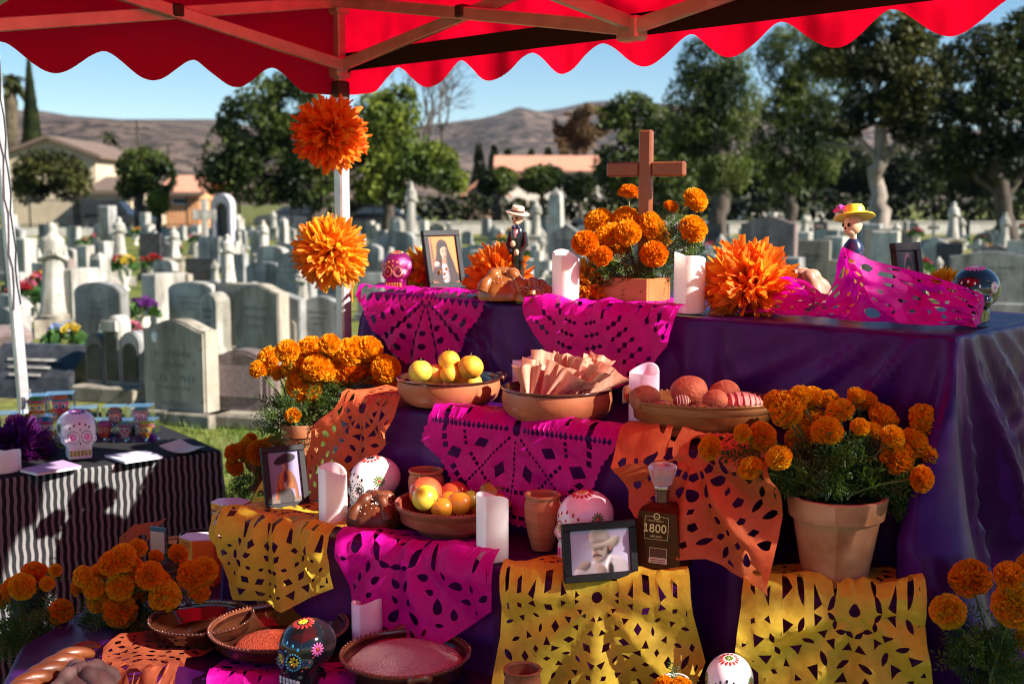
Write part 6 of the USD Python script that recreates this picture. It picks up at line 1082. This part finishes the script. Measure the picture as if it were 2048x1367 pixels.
# ---- clay bowls, jars, fruit, husks
def bowl(label, c, rx, ry, h, mout, mrim, rz=0, prof=None, beads=0, handles=(), inner=None):
    t = Thing('clay_bowl', label, 'bowl', c, rz); pr = prof or [(.62, 0), (.80, .03), (.94, .28), (1.0, .62), (.985, .90)]; S = lambda m: (arr(m)[0] * [rx, ry, h], arr(m)[1])
    t.part('body', disp(S(lathe(pr, 56)), .0012, 18, 1), mout, smooth=50)
    a, b_ = pr[-1]; t.part('rim', disp(S(lathe([(a, b_ - .02), (a + .025, b_ + .02), (a + .03, b_ + .07), (a + .01, b_ + .10), (a - .035, b_ + .09), (a - .045, b_ + .0)], 56, False)), .0012, 25, 2), mrim, smooth=60)
    t.part('inside', S(lathe([(a - .045, b_ + .01), (a - .07, b_ * .5), (.6, .12), (.001, .08)], 48, False)), inner or mrim, smooth=60)
    if beads: t.part('rim_beads', cat([ell((rx * (a + .012) * math.cos(i), ry * (a + .012) * math.sin(i), h * (b_ + .10)), .0032, 1) for i in np.linspace(0, 6.2832, beads + 1)[:-1]]), mrim)
    for (ang, rr, up) in handles:
        x, y = rx * (a + .02) * math.cos(ang), ry * (a + .02) * math.sin(ang); tx, ty = -math.sin(ang), math.cos(ang); th = np.linspace(0, math.pi, 12)
        t.part('handle', tube(np.stack([x + tx * np.cos(th) * rr + math.cos(ang) * np.sin(th) * rr * (1 - up), y + ty * np.cos(th) * rr + math.sin(ang) * np.sin(th) * rr * (1 - up), h * b_ * .95 + np.sin(th) * rr * up], 1), .0085, 10), mrim, smooth=60)
    return t
def round_fruit(nm, label, x, y, r, D, mat, seed, sc=(1, 1, .93), grp=None):
    c = at(x, y, D); R = r * pxm(D); q = np.random.default_rng(seed); Rm = rotm(q.normal(size=3), q.uniform(0, 60)); t = Thing(nm, label, nm.replace('_', ' '), c, group=grp)
    v, f = _ICO[3]; v = v * sc; dz = np.exp(-((v[:, 0] ** 2 + v[:, 1] ** 2) / .03)) * np.sign(v[:, 2]) * -.12; v = v + np.stack([0 * dz, 0 * dz, dz], 1); t.part('flesh', disp(xf((v, f), s=R, R=Rm), R * .02, 30, seed), mat, smooth=True); t.part('stem', tube(np.array([(0, 0, .8), (.03, 0, .98), (.08, .02, 1.1)]) @ Rm.T * R, R * .05, 6), M('fruit_stem', (.12, .09, .04), rough=.8)); return t
guava = M('yellow_guava', (.50, .17, .008), (.78, .42, .04), scale=26, rough=.55, spec=.3, sss=.1); guava_g = M('pale_guava', (.48, .30, .02), (.76, .55, .07), scale=20, rough=.55, spec=.3); guava_o = M('orange_guava', (.60, .20, .05), (.72, .32, .06), scale=14, rough=.45)
mango_r = M('red_mango', (.42, .03, .03), (.62, .16, .03), scale=8, rough=.28, coat=.3); mango_y = M('yellow_green_mango', (.55, .42, .02), (.66, .50, .05), scale=10, rough=.28, coat=.3); mango_o = M('orange_mango', (.72, .22, .02), (.8, .38, .03), scale=7, rough=.28, coat=.3); mango_g = M('green_mango', (.20, .24, .02), (.46, .34, .04), scale=8, rough=.28, coat=.3)
b1 = base(898, 819, Z3 + .004, .11); bowl('round terracotta bowl of yellow guavas on the second step', b1, 104 * pxm(b1[1]), 104 * pxm(b1[1]), .074, M('terracotta_bowl', (.32, .085, .032), (.40, .13, .055), scale=7, rough=.45, bump=.1, coat=.2), glaze, handles=[(.35, .026, .35)])
for k, (x, y, r, m, l) in enumerate([(841, 742, 24, guava_g, 'pale yellow guava at the left of the bowl, in sunlight'), (873, 746, 19, guava_o, 'small orange guava behind the pale one'), (898, 721, 22, guava, 'yellow guava on top of the pile with a stalk'), (899, 747, 20, guava, 'orange-yellow guava at the front of the pile'), (941, 734, 26, guava, 'large yellow guava at the right of the bowl')]): round_fruit('guava', l, x, y, r, b1[1] - .03 + .03 * (k in (1, 2)), m, k, grp='guavas in the terracotta bowl')
for k, (x, y, r) in enumerate([(865, 768, 22), (915, 768, 22), (945, 766, 20)]): round_fruit('guava', f'guava low in the terracotta bowl, {nth(k + 1)} from the left of the half-hidden ones', x, y, r, b1[1] + .02, guava, 40 + k, grp='guavas in the terracotta bowl')
b2 = base(1114, 850, Z3 + .004, .12); rb = 112 * pxm(b2[1]); bowl('terracotta bowl with a dripping dark rim holding corn husks', b2, rb, rb, .080, M('stained_terracotta', (.27, .07, .028), (.38, .12, .05), scale=8, rough=.42, bump=.12, coat=.2), glaze, prof=[(.70, 0), (.86, .05), (.97, .3), (1.0, .6), (.97, .90)])
husk = M('corn_husk', (.62, .27, .16), (.85, .48, .33), scale=5, rough=.55, transl=.25, stretch=(22, 22, 2), space='object', lo=.3, hi=.7)
q = np.random.default_rng(9); us = sorted(np.r_[q.uniform(-.75, .8, 11), [-.7, -.4, .2, .75]])
for k in range(15):
    u = us[k]; dep = q.uniform(-.5, .55); bx = b2 + [u * rb * .75, dep * rb * .7, .062]; L = q.uniform(.075, .105); w = q.uniform(.026, .045); lean = -.55 + q.uniform(-.45, .45) + u * -.3; v = np.linspace(-.25, 1, 8)[:, None]; uu = np.linspace(-1, 1, 7)[None]
    X = (uu * w * (.30 + .70 * v) + v * L * math.sin(-lean) * .95); Zh = v * L * math.cos(lean) + uu * w * math.sin(lean) * .8 * v + .003 * np.cos(uu * 5 + k) * v; Y = .010 * np.sin(uu * 5 + k) + .012 * uu ** 2 + v * q.uniform(-.02, .02)
    g = np.stack([X, Y + 0 * X, Zh], -1) @ RZ(q.uniform(-30, 30)).T; m1 = gridm(g); m2 = gridm(g + [0, .0035, 0]); single('corn_husk', f'folded dry corn husk, {nth(k + 1)} from the left in the dark-rimmed bowl', 'corn husk', cat([(m1[0] + bx, m1[1]), (m2[0] + bx, m2[1][:, ::-1])]), husk, 'folded corn husks in the bowl', smooth=True)
b3 = base(1402, 886, Z3 + .004, .11); k3 = pxm(b3[1]); boat = [(.55, 0), (.66, .06), (.74, .3), (.80, .55), (.95, .70), (1.0, .86), (1.0, .92)]
bowl('boat-shaped clay bowl with two raised handles full of sweet breads', b3, 146 * k3, 100 * k3, .086, M('worn_clay', (.25, .09, .035), (.36, .15, .06), scale=6, rough=.4, bump=.15, coat=.25), M('honey_glaze', (.16, .045, .014), (.28, .10, .03), scale=8, rough=.25, coat=.4), rz=-8, prof=boat, beads=70, handles=[(math.pi * .97, .032, .9), (0.02, .038, .75)])
concha = M('cocoa_concha', (.24, .06, .02), (.36, .12, .05), scale=30, rough=.7, bump=.4); concha_p = M('rose_concha', (.50, .13, .12), (.62, .22, .19), scale=30, rough=.7, bump=.3); roll_m = M('red_roll', (.34, .06, .025), (.48, .12, .05), scale=30, rough=.75, bump=.5)
for k, (x, y, r, m, l, st) in enumerate([(1290, 796, 32, concha, 'dark oblong sweet roll at the left end of the boat-shaped bowl', 0), (1378, 782, 38, roll_m, 'large crumb-covered sweet roll at the back of the boat-shaped bowl', 0), (1450, 786, 32, roll_m, 'second crumb-covered roll at the back right of the boat-shaped bowl', 0), (1484, 808, 42, concha_p, 'rose-coloured shell roll with ridges at the right of the boat-shaped bowl', 7), (1364, 806, 19, concha, 'small roll with white sugar stripes in the boat-shaped bowl', 5), (1410, 816, 24, crust, 'flat golden roll at the front of the boat-shaped bowl', 0), (1325, 812, 24, crust, 'golden biscuit at the front left of the boat-shaped bowl', 0), (1430, 800, 26, roll_m, 'small reddish roll in the middle of the boat-shaped bowl', 0)]):
    D = b3[1] + (.04 if k in (1, 2) else -.05 if k > 4 else -.02); c = at(x, y, D); R = r * pxm(D); t = Thing('sweet_roll', l, 'bread', c, group='sweet rolls in the boat-shaped bowl'); t.part('roll', disp(ell((0, 0, 0), (R, R * .9, R * (.55 if k in (3, 5, 6) else .85)), 3), R * .07, 40, k), m, smooth=True)
    for j in range(st): a = (j - (st - 1) / 2) * .30; th = np.linspace(.1, 2.7, 12); zz = R * (.55 if k == 3 else .85); t.part('ridge', tube(np.stack([R * 1.01 * np.sin(a) + 0 * th, -R * .92 * np.cos(th) * math.cos(a), zz * 1.02 * np.sin(th) * math.cos(a)], 1), R * .055, 6), m if k == 3 else sugar_m, smooth=True)
b4 = base(908, 1086, Z2 + .006, .10); bowl('brown clay bowl with a beaded rim full of mangoes', b4, 116 * pxm(b4[1]), 116 * pxm(b4[1]), .078, M('brown_clay', (.18, .045, .02), (.27, .085, .04), scale=7, rough=.4, bump=.12, coat=.2), M('red_glaze', (.22, .055, .03), (.34, .10, .05), scale=8, rough=.3, coat=.3), prof=[(.52, 0), (.62, .05), (.78, .4), (.90, .6), (.92, .68), (1.0, .86), (1.0, .92)], beads=90)
for k, (x, y, r, m, l, d) in enumerate([(852, 985, 36, mango_r, 'red mango at the back left of the beaded bowl', .05), (850, 995, 28, mango_y, 'yellow-green mango at the front left of the beaded bowl', -.05), (908, 988, 30, mango_r, 'red mango behind the orange ones', .06), (900, 1004, 24, mango_o, 'orange fruit in the middle of the beaded bowl', 0), (918, 1006, 26, mango_o, 'bright orange mango at the front of the beaded bowl', -.05), (942, 998, 20, mango_g, 'small green mango left of the white candle', -.02), (884, 1016, 24, mango_o, 'orange mango low at the front of the beaded bowl', -.06), (984, 984, 27, mango_g, 'olive mango behind the white candle', .05), (962, 1012, 22, mango_o, 'orange fruit beside the white candle', .0), (1005, 1003, 22, mango_r, 'reddish mango right of the white candle', .02)]): round_fruit('mango', l, x, y, r, b4[1] + d, m, 60 + k, (1.0, .86, .92), 'mangoes in the beaded bowl')
def jar(label, x, yt, yb, w, z, mat, prof, cat_='jar', nm='clay_jar', D=None):
    r = w / 2 * pxm(onz(x, yb, z)[1]); c = base(x, yb, z + .004, r * .6); H = (yb - yt) * pxm(c[1]); t = Thing(nm, label, cat_, c); S = lambda m: (arr(m)[0] * [r, r, H], arr(m)[1])
    t.part('body', disp(S(lathe(prof, 48)), .0008, 40, 3), mat, smooth=50); a = prof[-1][0]; t.part('rim', S(lathe([(a, .94), (a + .05, .97), (a + .03, 1.0), (a - .06, 1.0), (a - .10, .96)], 48, False)), mat, smooth=60); t.part('inside', S(lathe([(a - .09, .965), (a - .06, .7), (.5, .1), (.001, .08)], 32, False)), mat, smooth=60); return t
orange_clay = M('orange_clay', (.42, .13, .05), (.52, .19, .08), scale=5, rough=.6, bump=.25, bscale=30, stretch=(1, 1, 9))
jp = [(.56, 0), (.60, .02), (.78, .25), (.95, .55), (1.0, .74), (.95, .85), (.87, .91), (.93, .95)]
jar('tall orange clay jar with turning rings beside the white candle', 1085, 988, 1103, 76, Z2, orange_clay, jp); jar('orange clay jar behind the mango bowl, its mouth showing', 853, 940, 1042, 74, Z2, orange_clay, jp)
cp = [(.78, 0), (.84, .03), (.96, .4), (.98, .62), (.92, .80), (.90, .88), (.96, .95)]
jar('small brown clay cup beside the glazed dishes on the lowest step', 550, 1176, 1242, 74, Z1, clay, cp, 'cup', 'clay_cup'); jar('brown clay cup cut by the bottom edge below the yellow paper', 1045, 1338, 1432, 80, Z1, clay, cp, 'cup', 'clay_cup')
wide = [(.62, 0), (.68, .06), (.78, .35), (.90, .62), (.97, .82), (1.0, .90)]
b5 = base(405, 1306, Z1 + .006, .10); bowl('wide dark glazed dish, empty, at the left of the lowest step', b5, 104 * pxm(b5[1]), 104 * pxm(b5[1]), .058, glaze, glaze, prof=wide, beads=80, inner=glaze_in)
b6 = base(560, 1336, Z1 + .006, .12); bowl('wide glazed dish of red chilli powder behind the black skull', b6, 140 * pxm(b6[1]), 140 * pxm(b6[1]), .062, glaze, M('copper_glaze', (.10, .028, .012), (.17, .05, .022), scale=9, rough=.16, coat=.6), prof=wide, beads=100, inner=glaze_in)
chilli = M('chilli_powder', (.30, .03, .012), (.55, .08, .02), scale=180, rough=.9, bump=1, bscale=300); single('chilli_powder', 'heap of coarse red chilli powder in the glazed dish', 'spice', disp(xf(lathe([(.085, .0), (.07, .010), (.04, .022), (.001, .030)], 32), (b6[0] - .02, b6[1] + .0, b6[2] + .016)), .006, 60, 3), chilli)
b7 = base(812, 1402, Z1 + .006, .11); r7 = 132 * pxm(b7[1]); bowl('glazed dish with two lug handles heaped with pinkish salt', b7, r7, r7, .070, glaze, M('copper_glaze', (.10, .028, .012)), rz=-30, prof=wide, beads=70, handles=[(2.2, .020, .5), (-.75, .020, .5)], inner=glaze_in)
single('salt', 'heap of coarse pinkish salt in the dish with lug handles', 'salt', disp(xf(lathe([(r7 * .90, .046), (r7 * .8, .058), (r7 * .5, .074), (.001, .080)], 40, False), b7), .004, 70, 5), M('coarse_salt', (.55, .36, .33), (.72, .52, .48), scale=260, rough=.7, bump=1, bscale=420))
for k, (x, yb, w, l) in enumerate([(395, 1098, 68, 'small dark glazed dish behind the lower yellow box'), (352, 1112, 56, 'small dark glazed dish beside the propped paper')]): c = at(x, yb, 3.5 - .1 * k); bowl(l, c, w / 2 * pxm(3.5), w / 2 * pxm(3.5), .05, glaze, glaze, prof=wide, inner=glaze_in); single('crate', ['low dark crate under the small glazed dish by the yellow boxes', 'low dark crate under the dish by the propped paper'][k], 'crate', bbox((c[0], c[1], (Z1 + c[2]) / 2 - .002), (.12, .12, c[2] - Z1 - .006), .004), M('dark_wood', (.05, .03, .02), rough=.7))

# ---- yellow boxes
ybox = M('yellow_card', (.78, .30, .02), (.82, .36, .03), scale=3, rough=.4, coat=.2); ybox_r = M('maroon_card', (.14, .025, .03), (.2, .04, .04), scale=20, rough=.4, coat=.2); pale_c = M('pale_card', (.62, .58, .66), rough=.4, coat=.2)
def choc(label, x, yt, D, h, seed, rz=-14, art=True):
    c = at(x, yt, D) - [0, 0, h]; w = .062; t = Thing('yellow_box', label, 'box', c, rz, group='yellow cardboard boxes left of the altar'); a = np.arange(6) * math.pi / 3 + math.pi / 6
    hexa = np.stack([w * 1.0 * np.cos(a), w * .75 * np.sin(a)], 1); t.part('carton', extr(Polygon(hexa), h - .002), ybox, smooth=False); t.part('lid', extr(Polygon(hexa * 1.01), .003, h - .002), pale_c, smooth=False)
    mid = (hexa[3] + hexa[4]) / 2; d = hexa[4] - hexa[3]; ang = math.degrees(math.atan2(d[1], d[0])); Rz = RZ(ang)
    mid2 = (hexa[4] + hexa[5]) / 2; d2 = hexa[5] - hexa[4]; R2 = RZ(math.degrees(math.atan2(d2[1], d2[0])))
    t.part('side_panel', xf(box((0, -.0006, h / 2), (np.linalg.norm(d2) * .96, .001, h * .96)), (*mid2, 0), R2), ybox_r if seed != 2 else ybox, smooth=False)
    fr = lambda m: xf(m, (*mid, 0), Rz)
    if art:
        L = t.part('label_oval', fr(xf(ell((0, 0, 0), (.020, .0008, .034), 2), (-.004, -.0012, h * .40))), ybox_r); t.part('printed_face', fr(xf(ell((0, 0, 0), (.011, .0006, .015), 2), (-.004, -.0022, h * .42))), flatm('skin', (.62, .36, .24)), under=L); t.part('printed_hair', fr(xf(ell((0, 0, 0), (.012, .0005, .008), 2), (-.004, -.0026, h * .53))), flatm('grey_hair', (.5, .45, .45)), under=L)
        t.part('band', fr(box((-.002, -.0016, h * .76), (.046, .0012, .020))), ybox_r, smooth=False); t.part('lettering', fr(xf(meshkit.text_mesh('ABUELITA', .0075, .0006, True), (-.022, -.0022, h * .76 - .0038), RX(90))), flatm('cream', (.8, .72, .55)), smooth=False)
    t.part('small_print', fr(cat([box((.006, -.0012, h * .93 - .006 * j), (.03 - .006 * (j == 2), .0006, .0018)) for j in range(3)])), flatm('print_red', (.3, .06, .03)), smooth=False)
choc('upright yellow box with a maroon oval portrait label beside the mariachi frame', 462, 1002, 3.52, .125, 1); choc('yellow box standing under the upright one, partly hidden by yellow paper', 466, 1084, 3.50, .15, 3, art=False); choc('yellow box with a pale lid in front of the small dishes', 400, 1072, 3.34, .15, 2, art=False)
# propped paper and booklet, folded yellow paper
p = [at(x, y, D) for x, y, D in ((238, 1095, 3.32), (236, 1068, 3.34), (268, 1046, 3.36), (310, 1050, 3.36), (326, 1040, 3.34), (300, 1064, 3.30), (270, 1095, 3.28))]; pc = np.mean(p, 0); o = Polygon([(-.06, -.03), (-.06, .01), (-.02, .045), (.04, .04), (.07, .055), (.03, .01), (.0, -.03)])
g = cut(o, (0, 0), pat_mosaic(.07, 14, 'dl', 6, 2.0, .5), .006); v, f = sheet_mesh(g, .012); single('paper_cutout', 'small rust paper propped upright behind the golden marigolds', 'paper', (np.stack([v[:, 0], .02 * np.sin(v[:, 0] * 40), v[:, 1]], 1) @ RZ(12).T + at(284, 1076, 3.32), f), PM['rust'], 'tissue paper cut-outs draped over the altar', smooth=40)
t = Thing('booklet', 'small teal booklet leaning by the propped rust paper', 'book', at(318, 1100, 3.30), -20); t.part('cover', bbox((0, 0, .03), (.05, .008, .075), .001), P_('teal', (.05, .20, .24))); t.part('pages', bbox((0, -.0045, .025), (.046, .003, .06), .0005), P_('pale_yellow', (.6, .6, .4)))
o = Polygon([(-.03, -.05), (.0, .01), (.03, .05), (.06, .05), (.06, -.05)]); g = cut(o, (.015, 0), pat_mosaic(.06, 15, 'l', 5, .7, 1.4), .006); v, f = sheet_mesh(g, .012); single('paper_cutout', 'piece of yellow paper standing up behind the mariachi portrait', 'paper', (np.stack([v[:, 0], .012 * np.sin(v[:, 0] * 60), v[:, 1]], 1) @ RZ(25).T + at(512, 990, 3.36), f), PM['yellow'], 'tissue paper cut-outs draped over the altar', smooth=40)

# ---- the liquor bottle
c = base(1322, 1152, Z2 + .006, .05); k = pxm(c[1]); amber = usdkit.material(stage, '/World/Looks/amber_liquor', {'p': ('principled_bsdf', dict(base_color=(.45, .07, .004), roughness=.06, transmission_weight=.9, ior=1.36, specular_ior_level=.2)), 'b': ('principled_bsdf', dict(base_color=(.045, .010, .003), roughness=.22, specular_ior_level=.25)), 'm': ('mix_closure', dict(fac=.6))}, [('p.BSDF', 'm.closure1'), ('b.BSDF', 'm.closure2')], surface='m.closure')
clear = usdkit.material(stage, '/World/Looks/clear_glass', {'p': ('principled_bsdf', dict(base_color=(.95, .85, .86), roughness=.03, transmission_weight=.72, ior=1.47))}, surface='p.BSDF')
t = Thing('liquor_bottle', 'tapered square bottle of amber liquor with a faceted glass stopper', 'bottle', c, -24); B_, T_, Hb = .060, .043, 138 * k
t.part('bottle', hull([(sx * r_, sy * r_ * .8, z) for (r_, z) in ((B_ - .004, 0), (B_, .006), (T_, Hb - .012), (T_ - .008, Hb - .002)) for sx in (-1, 1) for sy in (-1, 1)] + [(.018 * math.cos(a), .018 * math.sin(a), Hb + .006) for a in np.linspace(0, 6.1, 12)]), amber, smooth=False)
t.part('neck', lathe([(.0165, Hb), (.0165, Hb + .026), (.018, Hb + .027), (.018, Hb + .032), (.014, Hb + .034)], 28, True, True), M('neck_glass', (.10, .03, .03), rough=.1, coat=1.0, metal=.2), smooth=35); t.part('collar', lathe([(.0185, Hb + .034), (.0195, Hb + .036), (.0195, Hb + .041), (.0185, Hb + .043)], 28, True, True), M('silver_foil', (.55, .42, .42), rough=.25, metal=.9))
oct_ = lambda r, z: [(r * math.cos(a), r * math.sin(a), z) for a in np.arange(8) * math.pi / 4 + .39]
t.part('stopper', hull(oct_(.020, Hb + .044) + oct_(.0245, Hb + .054) + oct_(.0335, Hb + .082) + oct_(.029, Hb + .090)), clear, smooth=False)
tilt = math.degrees(math.atan2((B_ - T_) * .8, Hb)); FR = lambda m: xf(m, (0, -B_ * .8 - .0006, .006), RX(-tilt)); gold_l = M('gold_print', (.85, .60, .30), rough=.35, metal=.5); cream = M('cream_label', (.7, .52, .40), rough=.6)
def ring(w, h, z, b=.0008): return cat([box((0, -.0008, z - h / 2), (w, .0006, b)), box((0, -.0008, z + h / 2), (w, .0006, b)), box((-w / 2, -.0008, z), (b, .0006, h)), box((w / 2, -.0008, z), (b, .0006, h))])
t.part('label_border', FR(ring(.054, Hb * .33, Hb * .66)), gold_l, smooth=False); t.part('crest', FR(xf(lathe([(.0055, 0), (.0075, 0), (.0075, .0008), (.0055, .0008)], 20, False), (0, -.0006, Hb * .83), RX(90))), gold_l)
v, f = arr(meshkit.text_mesh('1800', .0175, .0008, True)); v = v - [v[:, 0].mean(), 0, 0]; v[:, 0] *= .88; t.part('lettering', FR(xf((v, f), (-.0, -.0008, Hb * .60), RX(90))), gold_l, smooth=False)
v, f = arr(meshkit.text_mesh('TEQUILA RESERVA', .0030, .0006)); v = v - [v[:, 0].mean(), 0, 0]; t.part('lettering', FR(xf((v, f), (0, -.0008, Hb * .755), RX(90))), gold_l, smooth=False); v, f = arr(meshkit.text_mesh('AÑEJADO', .0042, .0006)); v = v - [v[:, 0].mean(), 0, 0]; t.part('lettering', FR(xf((v, f), (0, -.0008, Hb * .525), RX(90))), gold_l, smooth=False)
t.part('lower_label', FR(box((.006, -.0004, Hb * .30), (.040, .0006, Hb * .14))), M('maroon_label', (.10, .02, .015), rough=.4), smooth=False); t.part('label_border', FR(xf(ring(.040, Hb * .14, Hb * .30), (.006, 0, 0))), gold_l, smooth=False); t.part('tax_strip', FR(box((.006, -.0006, Hb * .185), (.042, .0006, Hb * .075))), cream, smooth=False); t.part('small_print', FR(cat([box((.006, -.0011, Hb * (.20 - .03 * j)), (.034, .0004, .0022)) for j in range(2)])), ybox_r, smooth=False)

# ================================================================== THINGS ON THE STRIPED TABLE
pane = usdkit.material(stage, '/World/Looks/clear_plastic', {'t': ('transparent_bsdf', dict(color=(.97, .98, 1.0))), 'g': ('glossy_bsdf', dict(color=(.9, .92, .95), roughness=.06)), 'f': ('fresnel', dict(IOR=1.5)), 'a': ('math', dict(math_type='multiply_add', value2=1.2, value3=.06)), 'm': ('mix_closure', {})}, [('f.fac', 'a.value1'), ('a.value', 'm.fac'), ('t.BSDF', 'm.closure1'), ('g.BSDF', 'm.closure2')], surface='m.closure')
VIV = dict(orange=(.85, .18, .03), green=(.12, .35, .05), teal=(.02, .28, .36), pink=(.75, .06, .22), purple=(.14, .02, .30), yellow=(.85, .52, .02), white=(.75, .7, .66), blue=(.05, .12, .4))
V_ = {n: P_('vivid_' + n, c, .35) for n, c in VIV.items()}
def skullbox(x, yt, yb, w, D, hairc, face, base_c, rz, word):
    c = at(x, yb, D); c[2] = max(c[2], ZT + .004); s = w * pxm(D); h = (yb - yt) * pxm(D) * .96; t = Thing('boxed_skull', f'boxed skull, {word}', 'boxed skull', c, rz, group='clear boxes of painted skulls')
    t.part('clear_box', box((0, 0, h / 2), (s, s, h)), pane, smooth=False); S = lambda m: xf(m, (0, -.004, h * .10), s=h * .86)
    t.part('skull', S((SKL[0] * [.95, .8, 1], SKL[1])), V_[['white', 'yellow', 'pink', 'orange'][int(x) % 4] if word.find('lilac') < 0 else 'white'], smooth=60); v, f = SKL; cap = v[f].mean(1)[:, 2] > .62; t.part('hair', S((v * [.98, .83, 1.02], f[cap])), V_[hairc], smooth=60)
    t.part('eye_rims', S(cat([ell((sx * .15, -.315, .46), (.125, .05, .13), 1) for sx in (-1, 1)])), V_['white']); t.part('eyes', S(cat([ell((sx * .15, -.33, .46), (.08, .065, .09), 1) for sx in (-1, 1)])), V_[face]); t.part('nose', S(ell((0, -.36, .31), (.04, .03, .06), 1)), V_['pink']); t.part('headband', S(lathe([(.41, .70), (.44, .74), (.42, .79)], 20, False)), V_['pink' if hairc != 'orange' else 'teal']); t.part('cheek', S(cat([ell((sx * .25, -.26, .26), (.07, .05, .07), 1) for sx in (-1, 1)])), V_['orange'])
    t.part('shredded_nest', puff((0, 0, h * .06), s * .42, 90, int(x), .5), V_[base_c], smooth=False)
for a_ in [(73, 786, 836, 50, 4.62, 'green', 'green', 'yellow', 18, 'green cap and yellow nest, upper left of the pile'), (122, 782, 834, 54, 4.72, 'orange', 'teal', 'yellow', 16, 'orange cap and teal band, second in the upper row'), (170, 816, 864, 52, 4.70, 'orange', 'purple', 'purple', 16, 'orange cap, just behind the lilac skull'), (92, 834, 884, 46, 4.52, 'teal', 'teal', 'yellow', 22, 'teal cap and red band, below the green-capped one'), (32, 828, 880, 56, 4.56, 'pink', 'pink', 'white', 18, 'behind the purple pompom at the left edge'), (231, 808, 850, 44, 4.56, 'orange', 'orange', 'purple', 8, 'orange cap and purple nest, upper left of the right pile'), (282, 807, 850, 48, 4.56, 'teal', 'pink', 'pink', 6, 'teal cap and pink face, upper right of the right pile'), (211, 850, 894, 42, 4.50, 'pink', 'orange', 'purple', 6, 'pink cap, lower left of the right pile'), (252, 850, 893, 44, 4.50, 'teal', 'pink', 'purple', 10, 'dark teal cap, lower middle of the right pile'), (293, 848, 892, 46, 4.50, 'yellow', 'green', 'purple', 4, 'yellow flower cap and green eyes, lower right of the right pile'), (118, 884, 918, 34, 4.40, 'yellow', 'green', 'green', 20, 'partly hidden left of the lilac skull')]: skullbox(*a_)
def sheetbox(name, label, quad, z, h, mat, edge):
    P = np.array([onz(x, y, z)[:2] for x, y in quad]); t = Thing(name, label, 'booklet', (*P.mean(0), z)); t.wpart('pages', (np.vstack([np.c_[P, np.full(4, z)], np.c_[P, np.full(4, z + h)]]), quads([[3, 2, 1, 0], [4, 5, 6, 7], [0, 1, 5, 4], [1, 2, 6, 5], [2, 3, 7, 6], [3, 0, 4, 7]])), edge, smooth=False)
    c_ = P.mean(0); Q = c_ + (P - c_) * 1.02; t.wpart('cover', (np.vstack([np.c_[Q, np.full(4, z + h)], np.c_[Q, np.full(4, z + h + .002)]]), quads([[3, 2, 1, 0], [4, 5, 6, 7], [0, 1, 5, 4], [1, 2, 6, 5], [2, 3, 7, 6], [3, 0, 4, 7]])), mat, smooth=False)
sheetbox('booklet', 'thin stack of white leaflets on the black cloth right of the lilac skull', [(250, 927), (325, 916), (292, 904), (210, 914)], ZT + .005, .006, pale_c, M('white_paper', (.72, .7, .7), rough=.6)); sheetbox('booklet', 'mauve booklet at the front edge of the striped table', [(74, 951), (162, 936), (125, 925), (40, 943)], ZT + .005, .008, M('mauve_card', (.42, .28, .44), rough=.5), M('white_paper', (.72, .7, .7)))
P = np.array([onz(x, y, ZT + .01) for x, y in ((318, 900), (395, 907), (424, 895), (362, 886))]); u_, v_ = np.meshgrid(np.linspace(0, 1, 12), np.linspace(0, 1, 8)); G = ((1 - u_) * (1 - v_))[..., None] * P[0] + (u_ * (1 - v_))[..., None] * P[1] + (u_ * v_)[..., None] * P[2] + ((1 - u_) * v_)[..., None] * P[3]; G[..., 2] += .02 * (2 * u_ - 1) ** 2 - .002
m1, m2 = gridm(G), gridm(G - [0, 0, .003]); single('tray', 'shallow curved cream tray at the right end of the striped table', 'tray', cat([m1, (m2[0], m2[1][:, ::-1])]), M('cream_card', (.66, .56, .38), rough=.5), smooth=True)
